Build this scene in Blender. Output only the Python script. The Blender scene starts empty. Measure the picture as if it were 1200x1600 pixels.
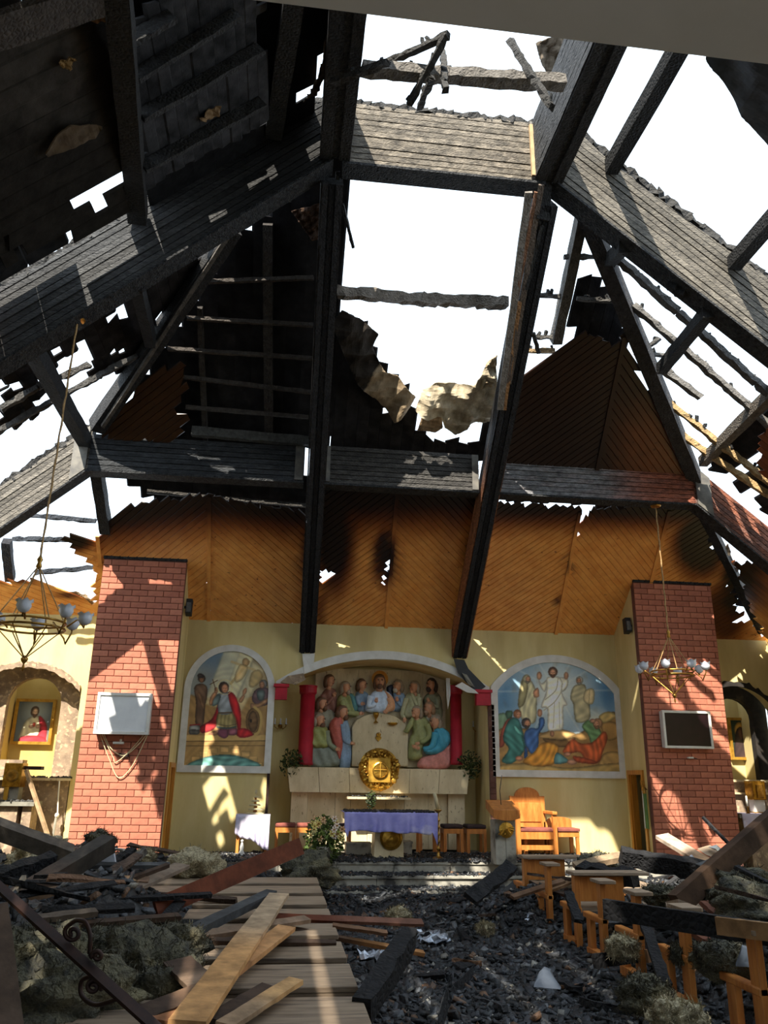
import bpy, bmesh, math, random
import numpy as np
from mathutils import Vector, Matrix

scene = bpy.context.scene
COL = scene.collection
random.seed(7)
RNG = np.random.RandomState(11)

# ------------------------------------------------------------------ camera
FPX, YAW, PITCH, ROLL, EYE = 1240.99, 0.1198, 0.3235, 0.015, 1.6
_cy, _sy = math.cos(YAW), math.sin(YAW)
FW = Vector((_sy*math.cos(PITCH), _cy*math.cos(PITCH), math.sin(PITCH)))
_r0 = Vector((_cy, -_sy, 0)); _u0 = _r0.cross(FW)
RT = _r0*math.cos(ROLL) + _u0*math.sin(ROLL)
UP = _u0*math.cos(ROLL) - _r0*math.sin(ROLL)
CAM = Vector((0, 0, EYE))
cam_data = bpy.data.cameras.new('camera')
cam = bpy.data.objects.new('camera', cam_data); COL.objects.link(cam)
cam_data.sensor_fit = 'VERTICAL'; cam_data.sensor_height = 36.0
cam_data.lens = FPX/1600.0*36.0
cam_data.clip_start = 0.05; cam_data.clip_end = 400
cam.matrix_world = Matrix(((RT.x, UP.x, -FW.x, CAM.x), (RT.y, UP.y, -FW.y, CAM.y),
                           (RT.z, UP.z, -FW.z, CAM.z), (0, 0, 0, 1)))
scene.camera = cam

# ------------------------------------------------------------------ sky, sun, exposure
world = bpy.data.worlds.new('sky'); scene.world = world; world.use_nodes = True
_nt = world.node_tree; _bg = _nt.nodes['Background']
_bg.inputs['Color'].default_value = (0.74, 0.87, 1.0, 1)
_bg.inputs['Strength'].default_value = 2.05
SUNV = Vector((-0.27, -0.60, 0.75)).normalized()        # towards the sun: behind the viewer, to the left
_sd = bpy.data.lights.new('sun', 'SUN'); _sd.energy = 11.0; _sd.angle = 0.009
_sd.color = (1.0, 0.93, 0.80)
sun = bpy.data.objects.new('sun', _sd); COL.objects.link(sun)
sun.rotation_euler = SUNV.to_track_quat('Z', 'Y').to_euler(); sun.location = SUNV*40
scene.view_settings.view_transform = 'Standard'
scene.view_settings.look = 'None'
scene.view_settings.gamma = 1.0
scene.view_settings.use_curve_mapping = False
scene.view_settings.exposure = 0.25

# ------------------------------------------------------------------ measuring helpers (photo pixel -> point in the place)
def ray(u, v): return FW + RT*((u-600)/FPX) + UP*((800-v)/FPX)
def atY(u, v, Y): d = ray(u, v); return CAM + d*(Y/d.y)
def atZ(u, v, Z): d = ray(u, v); return CAM + d*((Z-EYE)/d.z)
def atX(u, v, X): d = ray(u, v); return CAM + d*(X/d.x)
def at_plane(u, v, pl):
    n, k = pl; d = ray(u, v); return CAM + d*((k-n.dot(CAM))/n.dot(d))
def pix(P):
    q = Vector(P)-CAM; d = q.dot(FW)
    return 600+FPX*q.dot(RT)/d, 800-FPX*q.dot(UP)/d
def lin(r, g, b):
    f = lambda c: (c/255/12.92 if c/255 <= .04045 else ((c/255+.055)/1.055)**2.4)
    return (f(r), f(g), f(b))
# roof planes (inner ceiling face).  back: z = 4.17 + .8 (14-Y); sides fall ~42 degrees
def mkplane(p, q, r):
    n = (q-p).cross(r-p).normalized()
    if n.z < 0: n = -n
    return (n, n.dot(p))
V = Vector
P_BACK = mkplane(V((0, 14, 4.17)), V((1, 14, 4.17)), V((0, 10, 7.37)))
P_LEFT = mkplane(V((.17, 8, 9.19)), V((.17, 10, 9.19)), V((-4.83, 8, 4.69)))
P_RIGHT = mkplane(V((3.06, 8, 9.21)), V((3.06, 10, 9.21)), V((8.06, 8, 4.86)))
def off(pl, d): return (pl[0], pl[1]+d)

# ------------------------------------------------------------------ mesh building helpers
WLOC = {}
def tagit(o, label=None, cat=None, group=None, kind=None):
    if label: o['label'] = label
    if cat: o['category'] = cat
    if group: o['group'] = group
    if kind: o['kind'] = kind
    return o
def thing(name, label, cat, loc=(0, 0, 0), group=None, kind=None, rotz=0.0):
    o = bpy.data.objects.new(name, None); COL.objects.link(o)
    o.empty_display_size = .1
    o.location = loc; o.rotation_euler = (0, 0, rotz); WLOC[o.name] = V(loc)
    return tagit(o, label, cat, group, kind)
def wl(o): return WLOC.get(o.name, V((0, 0, 0)))

class MB:
    def __init__(s): s.v = []; s.f = []; s.c = None; s.m = []
    def add(s, vs, fs, col=None, mi=0):
        b = len(s.v); s.v += [tuple(p) for p in vs]
        s.f += [tuple(i+b for i in f) for f in fs]; s.m += [mi]*len(fs)
        if col is not None:
            if s.c is None: s.c = [(1, 1, 1)]*b
            if isinstance(col, list): s.c += col
            else: s.c += [col]*len(vs)
        elif s.c is not None: s.c += [(1, 1, 1)]*len(vs)
        return s
    def hexa(s, p, col=None, mi=0):      # 8 corners: bottom 0-3, top 4-7
        return s.add(p, [(3, 2, 1, 0), (4, 5, 6, 7), (0, 1, 5, 4), (1, 2, 6, 5), (2, 3, 7, 6), (3, 0, 4, 7)], col, mi)
    def box(s, x0, x1, y0, y1, z0, z1, col=None, mi=0):
        return s.hexa([(x0, y0, z0), (x1, y0, z0), (x1, y1, z0), (x0, y1, z0), (x0, y0, z1), (x1, y0, z1), (x1, y1, z1), (x0, y1, z1)], col, mi)
    def beam(s, p0, p1, w, h, up=(0, 0, 1), col=None, segs=1, jit=0.0, taper=1.0, rnd=random, mi=0):
        p0, p1 = V(p0), V(p1); d = (p1-p0).normalized(); u = V(up)
        if abs(d.dot(u)) > .97: u = V((0, 1, 0)) if abs(d.y) < .9 else V((1, 0, 0))
        sd = d.cross(u).normalized(); u = sd.cross(d).normalized()
        vs = []; fs = []
        for i in range(segs+1):
            t = i/segs; c = p0.lerp(p1, t); k = 1+(taper-1)*t
            for a, b in ((-1, -1), (1, -1), (1, 1), (-1, 1)):
                ja, jb = (rnd.uniform(-jit, jit), rnd.uniform(-jit, jit)) if jit else (0, 0)
                vs.append(c+sd*(a*w/2*k+ja)+u*(b*h/2*k+jb)+(d*rnd.uniform(-jit, jit)*1.5 if jit else V((0,0,0))))
        for i in range(segs):
            o = i*4
            for a in range(4): fs.append((o+a, o+(a+1) % 4, o+4+(a+1) % 4, o+4+a))
        fs.append((3, 2, 1, 0)); o = segs*4; fs.append((o, o+1, o+2, o+3))
        return s.add(vs, fs, col, mi)
    def tube(s, pts, r, n=8, col=None, cap=True, mi=0):
        pts = [V(p) for p in pts]; vs = []; fs = []; m = len(pts); ref = None
        for i, p in enumerate(pts):
            d = (pts[min(i+1, m-1)]-pts[max(i-1, 0)]).normalized()
            if ref is None:
                ref = V((0, 0, 1)) if abs(d.z) < .9 else V((1, 0, 0))
            a = d.cross(ref)
            if a.length < 1e-4: a = d.cross(V((0, 1, .3)))
            a.normalize(); b = d.cross(a).normalized(); ref = a.cross(d).normalized()
            rr = r[i] if isinstance(r, (list, tuple)) else r
            for k in range(n):
                t = 2*math.pi*k/n; vs.append(p+a*(rr*math.cos(t))+b*(rr*math.sin(t)))
        for i in range(m-1):
            for k in range(n):
                fs.append((i*n+k, i*n+(k+1) % n, (i+1)*n+(k+1) % n, (i+1)*n+k))
        if cap: fs.append(tuple(range(n-1, -1, -1))); fs.append(tuple((m-1)*n+k for k in range(n)))
        return s.add(vs, fs, col, mi)
    def lathe(s, prof, c=(0, 0, 0), n=16, axis='z', col=None, sy=1.0, mi=0):
        vs = []; fs = []
        for r, z in prof:
            for k in range(n):
                t = 2*math.pi*k/n; x, y = r*math.cos(t), r*math.sin(t)*sy
                vs.append((c[0]+x, c[1]+y, c[2]+z) if axis == 'z' else (c[0]+x, c[1]-z, c[2]+y))
        for i in range(len(prof)-1):
            for k in range(n): fs.append((i*n+k, i*n+(k+1) % n, (i+1)*n+(k+1) % n, (i+1)*n+k))
        fs.append(tuple(range(n-1, -1, -1))); fs.append(tuple((len(prof)-1)*n+k for k in range(n)))
        return s.add(vs, fs, col, mi)
    def prism(s, poly, vec, col=None, mi=0):
        n = len(poly); vec = V(vec); a = [V(p) for p in poly]; b = [p+vec for p in a]
        return s.add(a+b, [tuple(range(n)), tuple(range(2*n-1, n-1, -1))]+[(i, n+i, n+(i+1) % n, (i+1) % n) for i in range(n)], col, mi)
    def ball(s, c, rx, ry=None, rz=None, nu=12, nv=8, col=None, mi=0, jit=0):
        ry = ry or rx; rz = rz or rx; vs = [(c[0], c[1], c[2]-rz)]; fs = []
        for j in range(1, nv):
            p = math.pi*j/nv-math.pi/2
            for k in range(nu):
                t = 2*math.pi*k/nu; q = 1+random.uniform(-jit, jit)
                vs.append((c[0]+rx*q*math.cos(p)*math.cos(t), c[1]+ry*q*math.cos(p)*math.sin(t), c[2]+rz*q*math.sin(p)))
        vs.append((c[0], c[1], c[2]+rz)); L = len(vs)-1
        for k in range(nu):
            fs.append((0, 1+(k+1) % nu, 1+k)); fs.append((L, L-nu+k, L-nu+(k+1) % nu))
        for j in range(nv-2):
            for k in range(nu): fs.append((1+j*nu+k, 1+j*nu+(k+1) % nu, 1+(j+1)*nu+(k+1) % nu, 1+(j+1)*nu+k))
        return s.add(vs, fs, col, mi)
    def grid(s, P, nu, nv, col=None, keep=None):
        fs = []
        for j in range(nv-1):
            for i in range(nu-1):
                if keep is None or keep(i, j): fs.append((j*nu+i, j*nu+i+1, (j+1)*nu+i+1, (j+1)*nu+i))
        return s.add(P, fs, col)
    def bbox(s):
        a = np.array(s.v); return a.min(0), a.max(0)
    def build(s, name, mat, parent=None, label=None, cat=None, group=None, kind=None, smooth=False, bevel=0, local=False, origin=None, mods=()):
        if parent is not None: o0 = V((0, 0, 0)) if local else wl(parent)
        elif origin is not None: o0 = V(origin)
        else:
            a, b = s.bbox(); o0 = V(((a[0]+b[0])/2, (a[1]+b[1])/2, a[2]))
        me = bpy.data.meshes.new(name)
        me.from_pydata([(p[0]-o0.x, p[1]-o0.y, p[2]-o0.z) for p in s.v], [], s.f)
        mats = mat if isinstance(mat, (list, tuple)) else [mat]
        for m_ in mats: me.materials.append(m_)
        if len(mats) > 1: me.polygons.foreach_set('material_index', s.m)
        if s.c is not None:
            at = me.color_attributes.new('Col', 'FLOAT_COLOR', 'POINT')
            buf = np.ones((len(s.v), 4), 'f'); buf[:, :3] = np.array(s.c, 'f'); at.data.foreach_set('color', buf.ravel())
        if smooth: me.polygons.foreach_set('use_smooth', [True]*len(me.polygons))
        me.update()
        o = bpy.data.objects.new(name, me); COL.objects.link(o)
        if parent is not None:
            o.parent = parent; WLOC[o.name] = o0 if not local else V((0, 0, 0))
        else:
            o.location = o0; WLOC[o.name] = o0
        if bevel:
            b_ = o.modifiers.new('bevel', 'BEVEL'); b_.width = bevel; b_.segments = 2; b_.limit_method = 'ANGLE'
        return tagit(o, label, cat, group, kind)
def copy_obj(o, parent=None, loc=None, rot=None, label=None, group=None):
    c = o.copy(); COL.objects.link(c)
    if parent is not None: c.parent = parent
    if loc is not None: c.location = loc
    if rot is not None: c.rotation_euler = rot
    if label: c['label'] = label
    if group: c['group'] = group
    return c
def copy_tree(o, parent=None, loc=None, rot=None, label=None, group=None):
    kids = list(o.children)
    c = copy_obj(o, parent, loc, rot, label, group)
    for k in kids: copy_tree(k, c)
    return c
def smoothpoly(pts, n=6, closed=True):
    out = []; m = len(pts); pts = [np.array(p, float) for p in pts]
    for i in range(m if closed else m-1):
        p0 = pts[(i-1) % m] if closed else pts[max(i-1, 0)]; p1 = pts[i]
        p2 = pts[(i+1) % m] if closed else pts[min(i+1, m-1)]
        p3 = pts[(i+2) % m] if closed else pts[min(i+2, m-1)]
        for k in range(n):
            t = k/n; out.append(.5*((2*p1)+(-p0+p2)*t+(2*p0-5*p1+4*p2-p3)*t*t+(-p0+3*p1-3*p2+p3)*t**3))
    if not closed: out.append(pts[-1])
    return out
def inside(poly, x, y):
    r = np.zeros(np.shape(x), bool); n = len(poly)
    for i in range(n):
        x0, y0 = poly[i][0], poly[i][1]; x1, y1 = poly[(i+1) % n][0], poly[(i+1) % n][1]
        if y0 == y1: continue
        c = ((y0 > y) != (y1 > y)) & (x < (x1-x0)*(y-y0)/(y1-y0)+x0)
        r ^= c
    return r

# ------------------------------------------------------------------ procedural materials
MATS = {}
def mat(name, a, b=None, rough=.7, metal=0.0, scale=6.0, detail=6.0, bump=0.0, bscale=None, attr=False, stretch=None,
        lo=.35, hi=.65, spec=.4, third=None, tscale=1.5, tlo=.55, thi=.7, kind='noise', coat=0.0, coords='Object', emit=None, alpha=1.0, trans=0.0, bdist=.02):
    m = bpy.data.materials.new(name); m.use_nodes = True; nt = m.node_tree; N = nt.nodes; L = nt.links
    p = N['Principled BSDF']; p.inputs['Roughness'].default_value = rough; p.inputs['Metallic'].default_value = metal
    p.inputs['Specular IOR Level'].default_value = spec
    if coat: p.inputs['Coat Weight'].default_value = coat; p.inputs['Coat Roughness'].default_value = .25
    if trans: p.inputs['Transmission Weight'].default_value = trans
    b = b or a
    tc = N.new('ShaderNodeTexCoord'); src = tc.outputs[coords]
    if coords == 'World':
        pass
    if stretch:
        mp = N.new('ShaderNodeMapping'); mp.inputs['Scale'].default_value = stretch; L.new(src, mp.inputs['Vector']); src = mp.outputs['Vector']
    nz = N.new('ShaderNodeTexNoise'); nz.inputs['Scale'].default_value = scale; nz.inputs['Detail'].default_value = detail
    nz.inputs['Roughness'].default_value = .6
    L.new(src, nz.inputs['Vector'])
    rp = N.new('ShaderNodeValToRGB'); rp.color_ramp.elements[0].position = lo; rp.color_ramp.elements[1].position = hi
    rp.color_ramp.elements[0].color = (*a, 1); rp.color_ramp.elements[1].color = (*b, 1)
    L.new(nz.outputs['Fac'], rp.inputs['Fac']); out = rp.outputs['Color']
    if third:
        n2 = N.new('ShaderNodeTexNoise'); n2.inputs['Scale'].default_value = tscale; n2.inputs['Detail'].default_value = 5
        L.new(src, n2.inputs['Vector'])
        r2 = N.new('ShaderNodeValToRGB'); r2.color_ramp.elements[0].position = tlo; r2.color_ramp.elements[1].position = thi
        L.new(n2.outputs['Fac'], r2.inputs['Fac'])
        mx = N.new('ShaderNodeMix'); mx.data_type = 'RGBA'; L.new(r2.outputs['Color'], mx.inputs['Factor'])
        L.new(out, mx.inputs[6]); mx.inputs[7].default_value = (*third, 1); out = mx.outputs[2]
    if attr:
        at = N.new('ShaderNodeVertexColor'); at.layer_name = 'Col'
        mx = N.new('ShaderNodeMix'); mx.data_type = 'RGBA'; mx.blend_type = 'MULTIPLY'; mx.inputs['Factor'].default_value = 1
        L.new(out, mx.inputs[6]); L.new(at.outputs['Color'], mx.inputs[7]); out = mx.outputs[2]
    L.new(out, p.inputs['Base Color'])
    if bump:
        if kind == 'char':
            vz = N.new('ShaderNodeTexVoronoi'); vz.inputs['Scale'].default_value = bscale or 25; vz.feature = 'DISTANCE_TO_EDGE'
            L.new(src, vz.inputs['Vector']); h = vz.outputs['Distance']
        else:
            nb = N.new('ShaderNodeTexNoise'); nb.inputs['Scale'].default_value = bscale or scale*3; nb.inputs['Detail'].default_value = 8
            L.new(src, nb.inputs['Vector']); h = nb.outputs['Fac']
        bp = N.new('ShaderNodeBump'); bp.inputs['Strength'].default_value = bump; bp.inputs['Distance'].default_value = bdist
        L.new(h, bp.inputs['Height']); L.new(bp.outputs['Normal'], p.inputs['Normal'])
    MATS[name] = m
    return m

white3 = (1, 1, 1)
M_YEL = mat('yellow_plaster', lin(224, 206, 150), lin(212, 192, 132), rough=.85, scale=1.6, stretch=(1.8, 1.8, .45), third=lin(190, 168, 116), tscale=.9, tlo=.5, thi=.75, bump=.08, bscale=40)
M_OCH = mat('ochre_plaster', lin(212, 188, 118), lin(200, 174, 100), rough=.85, scale=3)
M_WHT = mat('white_trim', lin(226, 224, 218), lin(208, 205, 196), rough=.7, scale=5)
M_BRK = mat('brick_face', lin(188, 118, 92), lin(166, 100, 80), rough=.8, scale=9, attr=True, bump=.15, bscale=60, bdist=.006)
M_MOR = mat('brick_joint', lin(124, 82, 70), lin(104, 68, 60), rough=.9)
M_ORG = mat('varnished_pine', lin(242, 174, 94), lin(224, 148, 70), rough=.33, scale=5, stretch=(1, 1, 1), attr=True, spec=.5, third=lin(140, 76, 32), tscale=14, tlo=.66, thi=.74, bump=.05, bscale=30, bdist=.005)
M_CHAR = mat('charred_wood', (.012, .013, .015), (.045, .046, .048), rough=.85, spec=.2, scale=18, bump=.9, bscale=26, kind='char', bdist=.03)
M_CHARA = mat('charred_wood_tinted', (.55, .55, .55), (1, 1, 1), rough=.85, spec=.2, scale=14, attr=True, bump=.8, bscale=24, kind='char', bdist=.025)
M_BOARD = mat('scorched_cladding', (.45, .45, .46), (1.15, 1.13, 1.1), rough=.75, spec=.25, scale=9, stretch=(1.2, 1, 3.5), attr=True, bump=.8, bscale=15, kind='char', bdist=.02)
M_SOOT = mat('black_deck', (.010, .010, .011), (.026, .025, .025), rough=.95, spec=.1, scale=5, bump=.4, bscale=30)
M_DECKA = mat('sooty_boards', (.6, .6, .6), (1, 1, 1), rough=.95, spec=.08, scale=7, attr=True, bump=.5, bscale=22)
M_STEEL = mat('grey_gusset', lin(120, 116, 108), lin(88, 86, 84), rough=.6, metal=.3, scale=8)
M_TRAV = mat('travertine', lin(228, 210, 172), lin(204, 184, 144), rough=.45, scale=3.2, stretch=(1.6, 1.6, .7), third=lin(150, 126, 92), tscale=16, tlo=.62, thi=.72, bump=.05, bscale=40)
M_MARB = mat('grey_marble', lin(176, 172, 160), lin(140, 136, 126), rough=.5, scale=4, third=lin(64, 62, 60), tscale=5, tlo=.5, thi=.66)
M_STONE = mat('bare_plaster', lin(168, 146, 122), lin(126, 108, 92), rough=.95, scale=5, third=lin(196, 172, 140), tscale=13, tlo=.55, thi=.66, bump=.4, bscale=22)
M_GOLD = mat('gilded_metal', lin(206, 160, 66), lin(140, 98, 34), rough=.32, metal=.85, scale=9, bump=.3, bscale=25)
M_GOLDF = mat('gold_frame', lin(212, 168, 70), lin(170, 124, 44), rough=.4, metal=.5, scale=9)
M_BRASS = mat('brass', lin(190, 146, 70), lin(130, 96, 46), rough=.35, metal=.9, scale=12)
M_RED = mat('red_paint', lin(190, 34, 52), lin(160, 24, 42), rough=.55, scale=4)
M_WOOD = mat('orange_varnished_wood', lin(204, 134, 66), lin(170, 100, 44), rough=.4, scale=6, stretch=(3, 3, .6), bump=.04)
M_BENCH = mat('bench_wood', lin(160, 140, 118), lin(122, 104, 86), rough=.65, scale=5, stretch=(.6, 6, 6), third=lin(70, 60, 54), tscale=2.4, tlo=.56, thi=.74, bump=.08)
M_PLANK = mat('debris_plank', (.4, .4, .4), (.8, .8, .8), rough=.75, spec=.2, scale=7, stretch=(1, 1, 1), attr=True, bump=.15, bscale=25)
M_PAD = mat('stool_pad', lin(66, 48, 46), lin(46, 34, 34), rough=.9, scale=9)
M_PADR = mat('seat_pad_red', lin(140, 78, 66), lin(110, 58, 52), rough=.9, scale=9)
M_CLOTH = mat('lilac_cloth', lin(214, 208, 224), lin(190, 184, 214), rough=.9, scale=3, third=lin(150, 140, 160), tscale=7, tlo=.58, thi=.75)
M_LILAC = mat('altar_cloth', lin(172, 168, 226), lin(140, 138, 206), rough=.85, scale=4, third=lin(220, 214, 226), tscale=2.5, tlo=.6, thi=.75)
M_BEIGE = mat('balcony_soffit', lin(226, 212, 194), lin(218, 204, 184), rough=.9, scale=3)
M_RUB = mat('char_rubble', (.6, .6, .6), (1, 1, 1), rough=.55, scale=30, attr=True, spec=.5, bump=.5, bscale=60)
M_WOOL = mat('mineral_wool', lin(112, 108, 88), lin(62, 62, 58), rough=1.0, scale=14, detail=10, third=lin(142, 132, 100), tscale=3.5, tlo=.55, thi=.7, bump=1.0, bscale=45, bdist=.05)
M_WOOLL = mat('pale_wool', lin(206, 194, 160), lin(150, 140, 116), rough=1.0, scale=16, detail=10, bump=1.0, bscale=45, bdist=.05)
M_IRON = mat('rusty_iron', lin(62, 40, 32), lin(40, 28, 26), rough=.55, metal=.4, scale=14)
M_BLACK = mat('black_plastic', lin(28, 28, 30), lin(36, 36, 38), rough=.5)
M_PAPER = mat('paper', lin(206, 210, 222), lin(180, 186, 200), rough=.8, scale=6)
M_FOIL = mat('foil_sheet', lin(190, 196, 206), lin(100, 104, 114), rough=.3, metal=.6, scale=8, bump=.8, bscale=14)
M_FELT = mat('roof_felt', lin(206, 196, 178), lin(140, 128, 108), rough=.9, scale=5, attr=True, bump=.4, bscale=18)
M_LEAF = mat('leaves', lin(92, 104, 52), lin(60, 74, 40), rough=.6, scale=8, attr=True)
M_ROPE = mat('chain_rope', lin(196, 160, 108), lin(150, 116, 74), rough=.6, metal=.2, scale=30)
M_GLASS = mat('opal_glass', lin(222, 226, 236), lin(196, 202, 216), rough=.2, scale=6, spec=.6)
M_PAINT = mat('painted_picture', (.94, .94, .94), (1, 1, 1), rough=.55, scale=30, attr=True, bump=.04, bscale=60)
M_RELIEF = mat('painted_relief', (1.35, 1.35, 1.35), (1.7, 1.7, 1.7), rough=.5, scale=20, attr=True, bump=.1, bscale=40)
M_SCREEN = mat('screen_fabric', lin(228, 230, 232), lin(214, 216, 220), rough=.6, scale=3)
M_TV = mat('dark_screen', lin(34, 16, 22), lin(24, 12, 16), rough=.3, spec=.25)  # reddish tint in the base colour stands for a reflection
M_SOOTW = mat('sooted_plaster', lin(26, 24, 24), lin(52, 46, 42), rough=.9, scale=6, third=lin(90, 80, 66), tscale=4, tlo=.62, thi=.75)
M_DOOR = mat('door_wood', lin(206, 142, 52), lin(176, 112, 36), rough=.45, scale=5, stretch=(4, 4, .5))
M_DARK = mat('dark_passage', lin(60, 44, 30), lin(46, 34, 24), rough=.9)
M_GREEN = mat('green_cloth', lin(96, 130, 72), lin(76, 110, 58), rough=.9)
M_BROWNBRK = mat('brown_brick', lin(112, 78, 66), lin(88, 60, 52), rough=.85, scale=8, attr=True)
M_CANDLE = mat('candle_wax', lin(214, 200, 160), lin(190, 176, 140), rough=.5)
M_MEMB = mat('blue_grey_membrane', lin(70, 78, 90), lin(40, 46, 56), rough=.5, scale=6, bump=.3, bscale=10)
M_FLOOR = mat('sooty_floor', (.006, .0065, .0075), (.02, .021, .023), rough=.6, scale=9, bump=.8, bscale=30, third=(.04, .04, .042), tscale=14, tlo=.62, thi=.72)
M_CONC = mat('grey_slab', lin(150, 146, 134), lin(120, 116, 104), rough=.8, scale=5, third=lin(60, 56, 52), tscale=4, tlo=.6, thi=.75)
M_PLAS = mat('cloudy_plastic', lin(92, 98, 108), lin(70, 76, 86), rough=.3, spec=.5)

# ------------------------------------------------------------------ the shell of the church
def arc(x0, x1, zs, za, n=20):           # segmental arch from (x0,zs) over apex height za to (x1,zs)
    w = (x1-x0)/2; h = za-zs; R = (w*w+h*h)/(2*h); cx = (x0+x1)/2; cz = za-R; a = math.asin(min(1, w/R))
    if h > w: a = math.pi-a
    return [(cx+R*math.sin(-a+2*a*i/n), cz+R*math.cos(-a+2*a*i/n)) for i in range(n+1)]
XL, XR, YB, ZW = -5.4, 9.0, 14.0, 4.17
MB().box(XL-.3, XR+.3, -3.45, 15.6, -.2, 0).build('floor', M_FLOOR, label='soot blackened floor of the burnt church nave', kind='structure')
# altar platform and its two steps, in marble slabs
plat = thing('platform', 'low marble altar platform with steps, strewn with soot', None, (1.9, 12.5, 0), kind='structure')
MB().box(-1.62, 5.92, 12.54, 14.02, 0, .41).build('platform_core', M_CONC, plat)
MB().box(-.18, 3.58, 14.02, 15.02, 0, .41).build('niche_floor', M_CONC, plat)
def slabs(z0, z1, y0, y1, x0, x1, n, nm):
    w = (x1-x0)/n
    for i in range(n):
        MB().box(x0+i*w+.003, x0+(i+1)*w-.003, y0, y1, z0, z1).build(nm, M_MARB, plat, bevel=.004)
slabs(.41, .45, 12.49, 14.0, -1.62, 5.92, 9, 'top_slab')
slabs(0, .41, 12.51, 12.54, -1.62, 5.92, 9, 'riser_slab')
slabs(.26, .30, 12.13, 12.50, -1.0, 5.5, 8, 'tread_slab')
slabs(.0, .26, 12.16, 12.19, -1.0, 5.5, 8, 'riser_slab')
slabs(.11, .15, 11.77, 12.14, -1.0, 5.5, 8, 'tread_slab')
slabs(.0, .11, 11.80, 11.83, -1.0, 5.5, 8, 'riser_slab')
# back wall: one slab with three arched openings
NX0, NX1, NZS, NZA = -.16, 3.56, 3.10, 3.58
poly = [(XL, 0), (-5.12, 0)] + [(-5.12, 2.9)] + arc(-5.12, -3.34, 2.93, 3.36, 16)[1:] + [(-3.34, 0), (NX0, 0)]
poly += arc(NX0, NX1, NZS, NZA, 24) + [(NX1, 0), (7.46, 0)] + arc(7.46, 8.98, 2.90, 3.36, 16) + [(8.98, 0), (XR, 0), (XR, ZW), (XL, ZW)]
b = MB().prism([(x, YB, z) for x, z in poly], (0, .25, 0))
b.build('wall_back', M_YEL, kind='structure', label='yellow plastered back wall with murals and three arched recesses')
# lining of the central niche
b = MB(); a = arc(NX0, NX1, NZS, NZA, 24)
prof = [(NX0, .0)] + a + [(NX1, .0)]
n = len(prof); vs = [(x, YB+.25, z) for x, z in prof]+[(x, 15.0, z) for x, z in prof]
b.add(vs, [(i, i+1, n+i+1, n+i) for i in range(n-1)])
b.prism([(x, 15.0, z) for x, z in prof], (0, .1, 0))
b.build('wall_niche', M_YEL, kind='structure', label='plain ochre lining of the altar niche behind the relief')
MB().prism([(x, 14.26, z-.002) for x, z in a]+[(NX1, 14.26, NZS+.001), (NX0, 14.26, NZS+.001)], (0, .02, 0)) if False else None
# white arch band around the niche, springing from the red brackets
def band(name, outer, inner, y0, y1, m, **kw):
    b = MB(); n = len(outer)
    vs = [(x, y0, z) for x, z in outer]+[(x, y0, z) for x, z in inner]+[(x, y1, z) for x, z in outer]+[(x, y1, z) for x, z in inner]
    fs = []
    for i in range(n-1):
        fs += [(i, n+i, n+i+1, i+1), (2*n+i, 2*n+i+1, 3*n+i+1, 3*n+i), (i, i+1, 2*n+i+1, 2*n+i), (n+i, 3*n+i, 3*n+i+1, n+i+1)]
    fs += [(0, 2*n, 3*n, n), (n-1, 2*n-1, 4*n-1, 3*n-1)]
    return b.add(vs, fs).build(name, m, **kw)
band('trim_1', arc(-.14, 3.60, 3.15, 3.73, 28), arc(-.14, 3.60, 3.02, 3.585, 28), 13.94, 14.0, M_WHT, kind='structure', label='white moulded arch band above the altar niche')
# side walls, rear wall
MB().box(XL-.25, XL, -3.45, 14.25, 0, ZW-.02).build('wall_left', M_YEL, kind='structure', label='yellow side wall at far left of the nave')
MB().box(XR, XR+.25, -3.45, 14.25, 0, ZW-.02).build('wall_right', M_YEL, kind='structure', label='yellow side wall at far right of the nave')
MB().prism([(x, -3.2, z) for x, z in ((XL, 0), (-1.6, 0), (-1.6, 2.9), (1.6, 2.9), (1.6, 0), (XR, 0), (XR, 4.2), (4.0, 8.6), (1.6, 10.6), (-.8, 8.6), (XL, 4.2))], (0, -.25, 0)).build('wall_rear', M_YEL, kind='structure', label='rear wall behind the viewer with an opening added to let in light')  # opening added in the unseen wall to brighten the gallery underside
MB().box(XL+.01, XR-.01, -3.2, 1.5, 3.43, 3.75).build('ceiling', M_BEIGE, kind='structure', label='beige plastered underside of the gallery overhead')
# brown brick reveal strip right of the niche and dark one on the left
b = thing('trim_2', 'narrow brown brick strip at right edge of the niche', None, (3.62, 13.97, .45), kind='structure')
MB().box(3.57, 3.68, 13.975, 14.0, .45, 2.86).build('strip_backing', M_MOR, b)
bk = None
for i in range(26):
    t = random.uniform(.8, 1.15)
    m_ = MB().box(3.572, 3.678, 13.955, 13.978, .455+i*.0925, .455+i*.0925+.085, col=(t, t, t)); m_.build('brick', M_BROWNBRK, b)
MB().box(-.20, -.155, 13.96, 14.0, .45, 2.95).build('trim_3', M_IRON, kind='structure', label='dark narrow strip at left edge of the niche')

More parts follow.
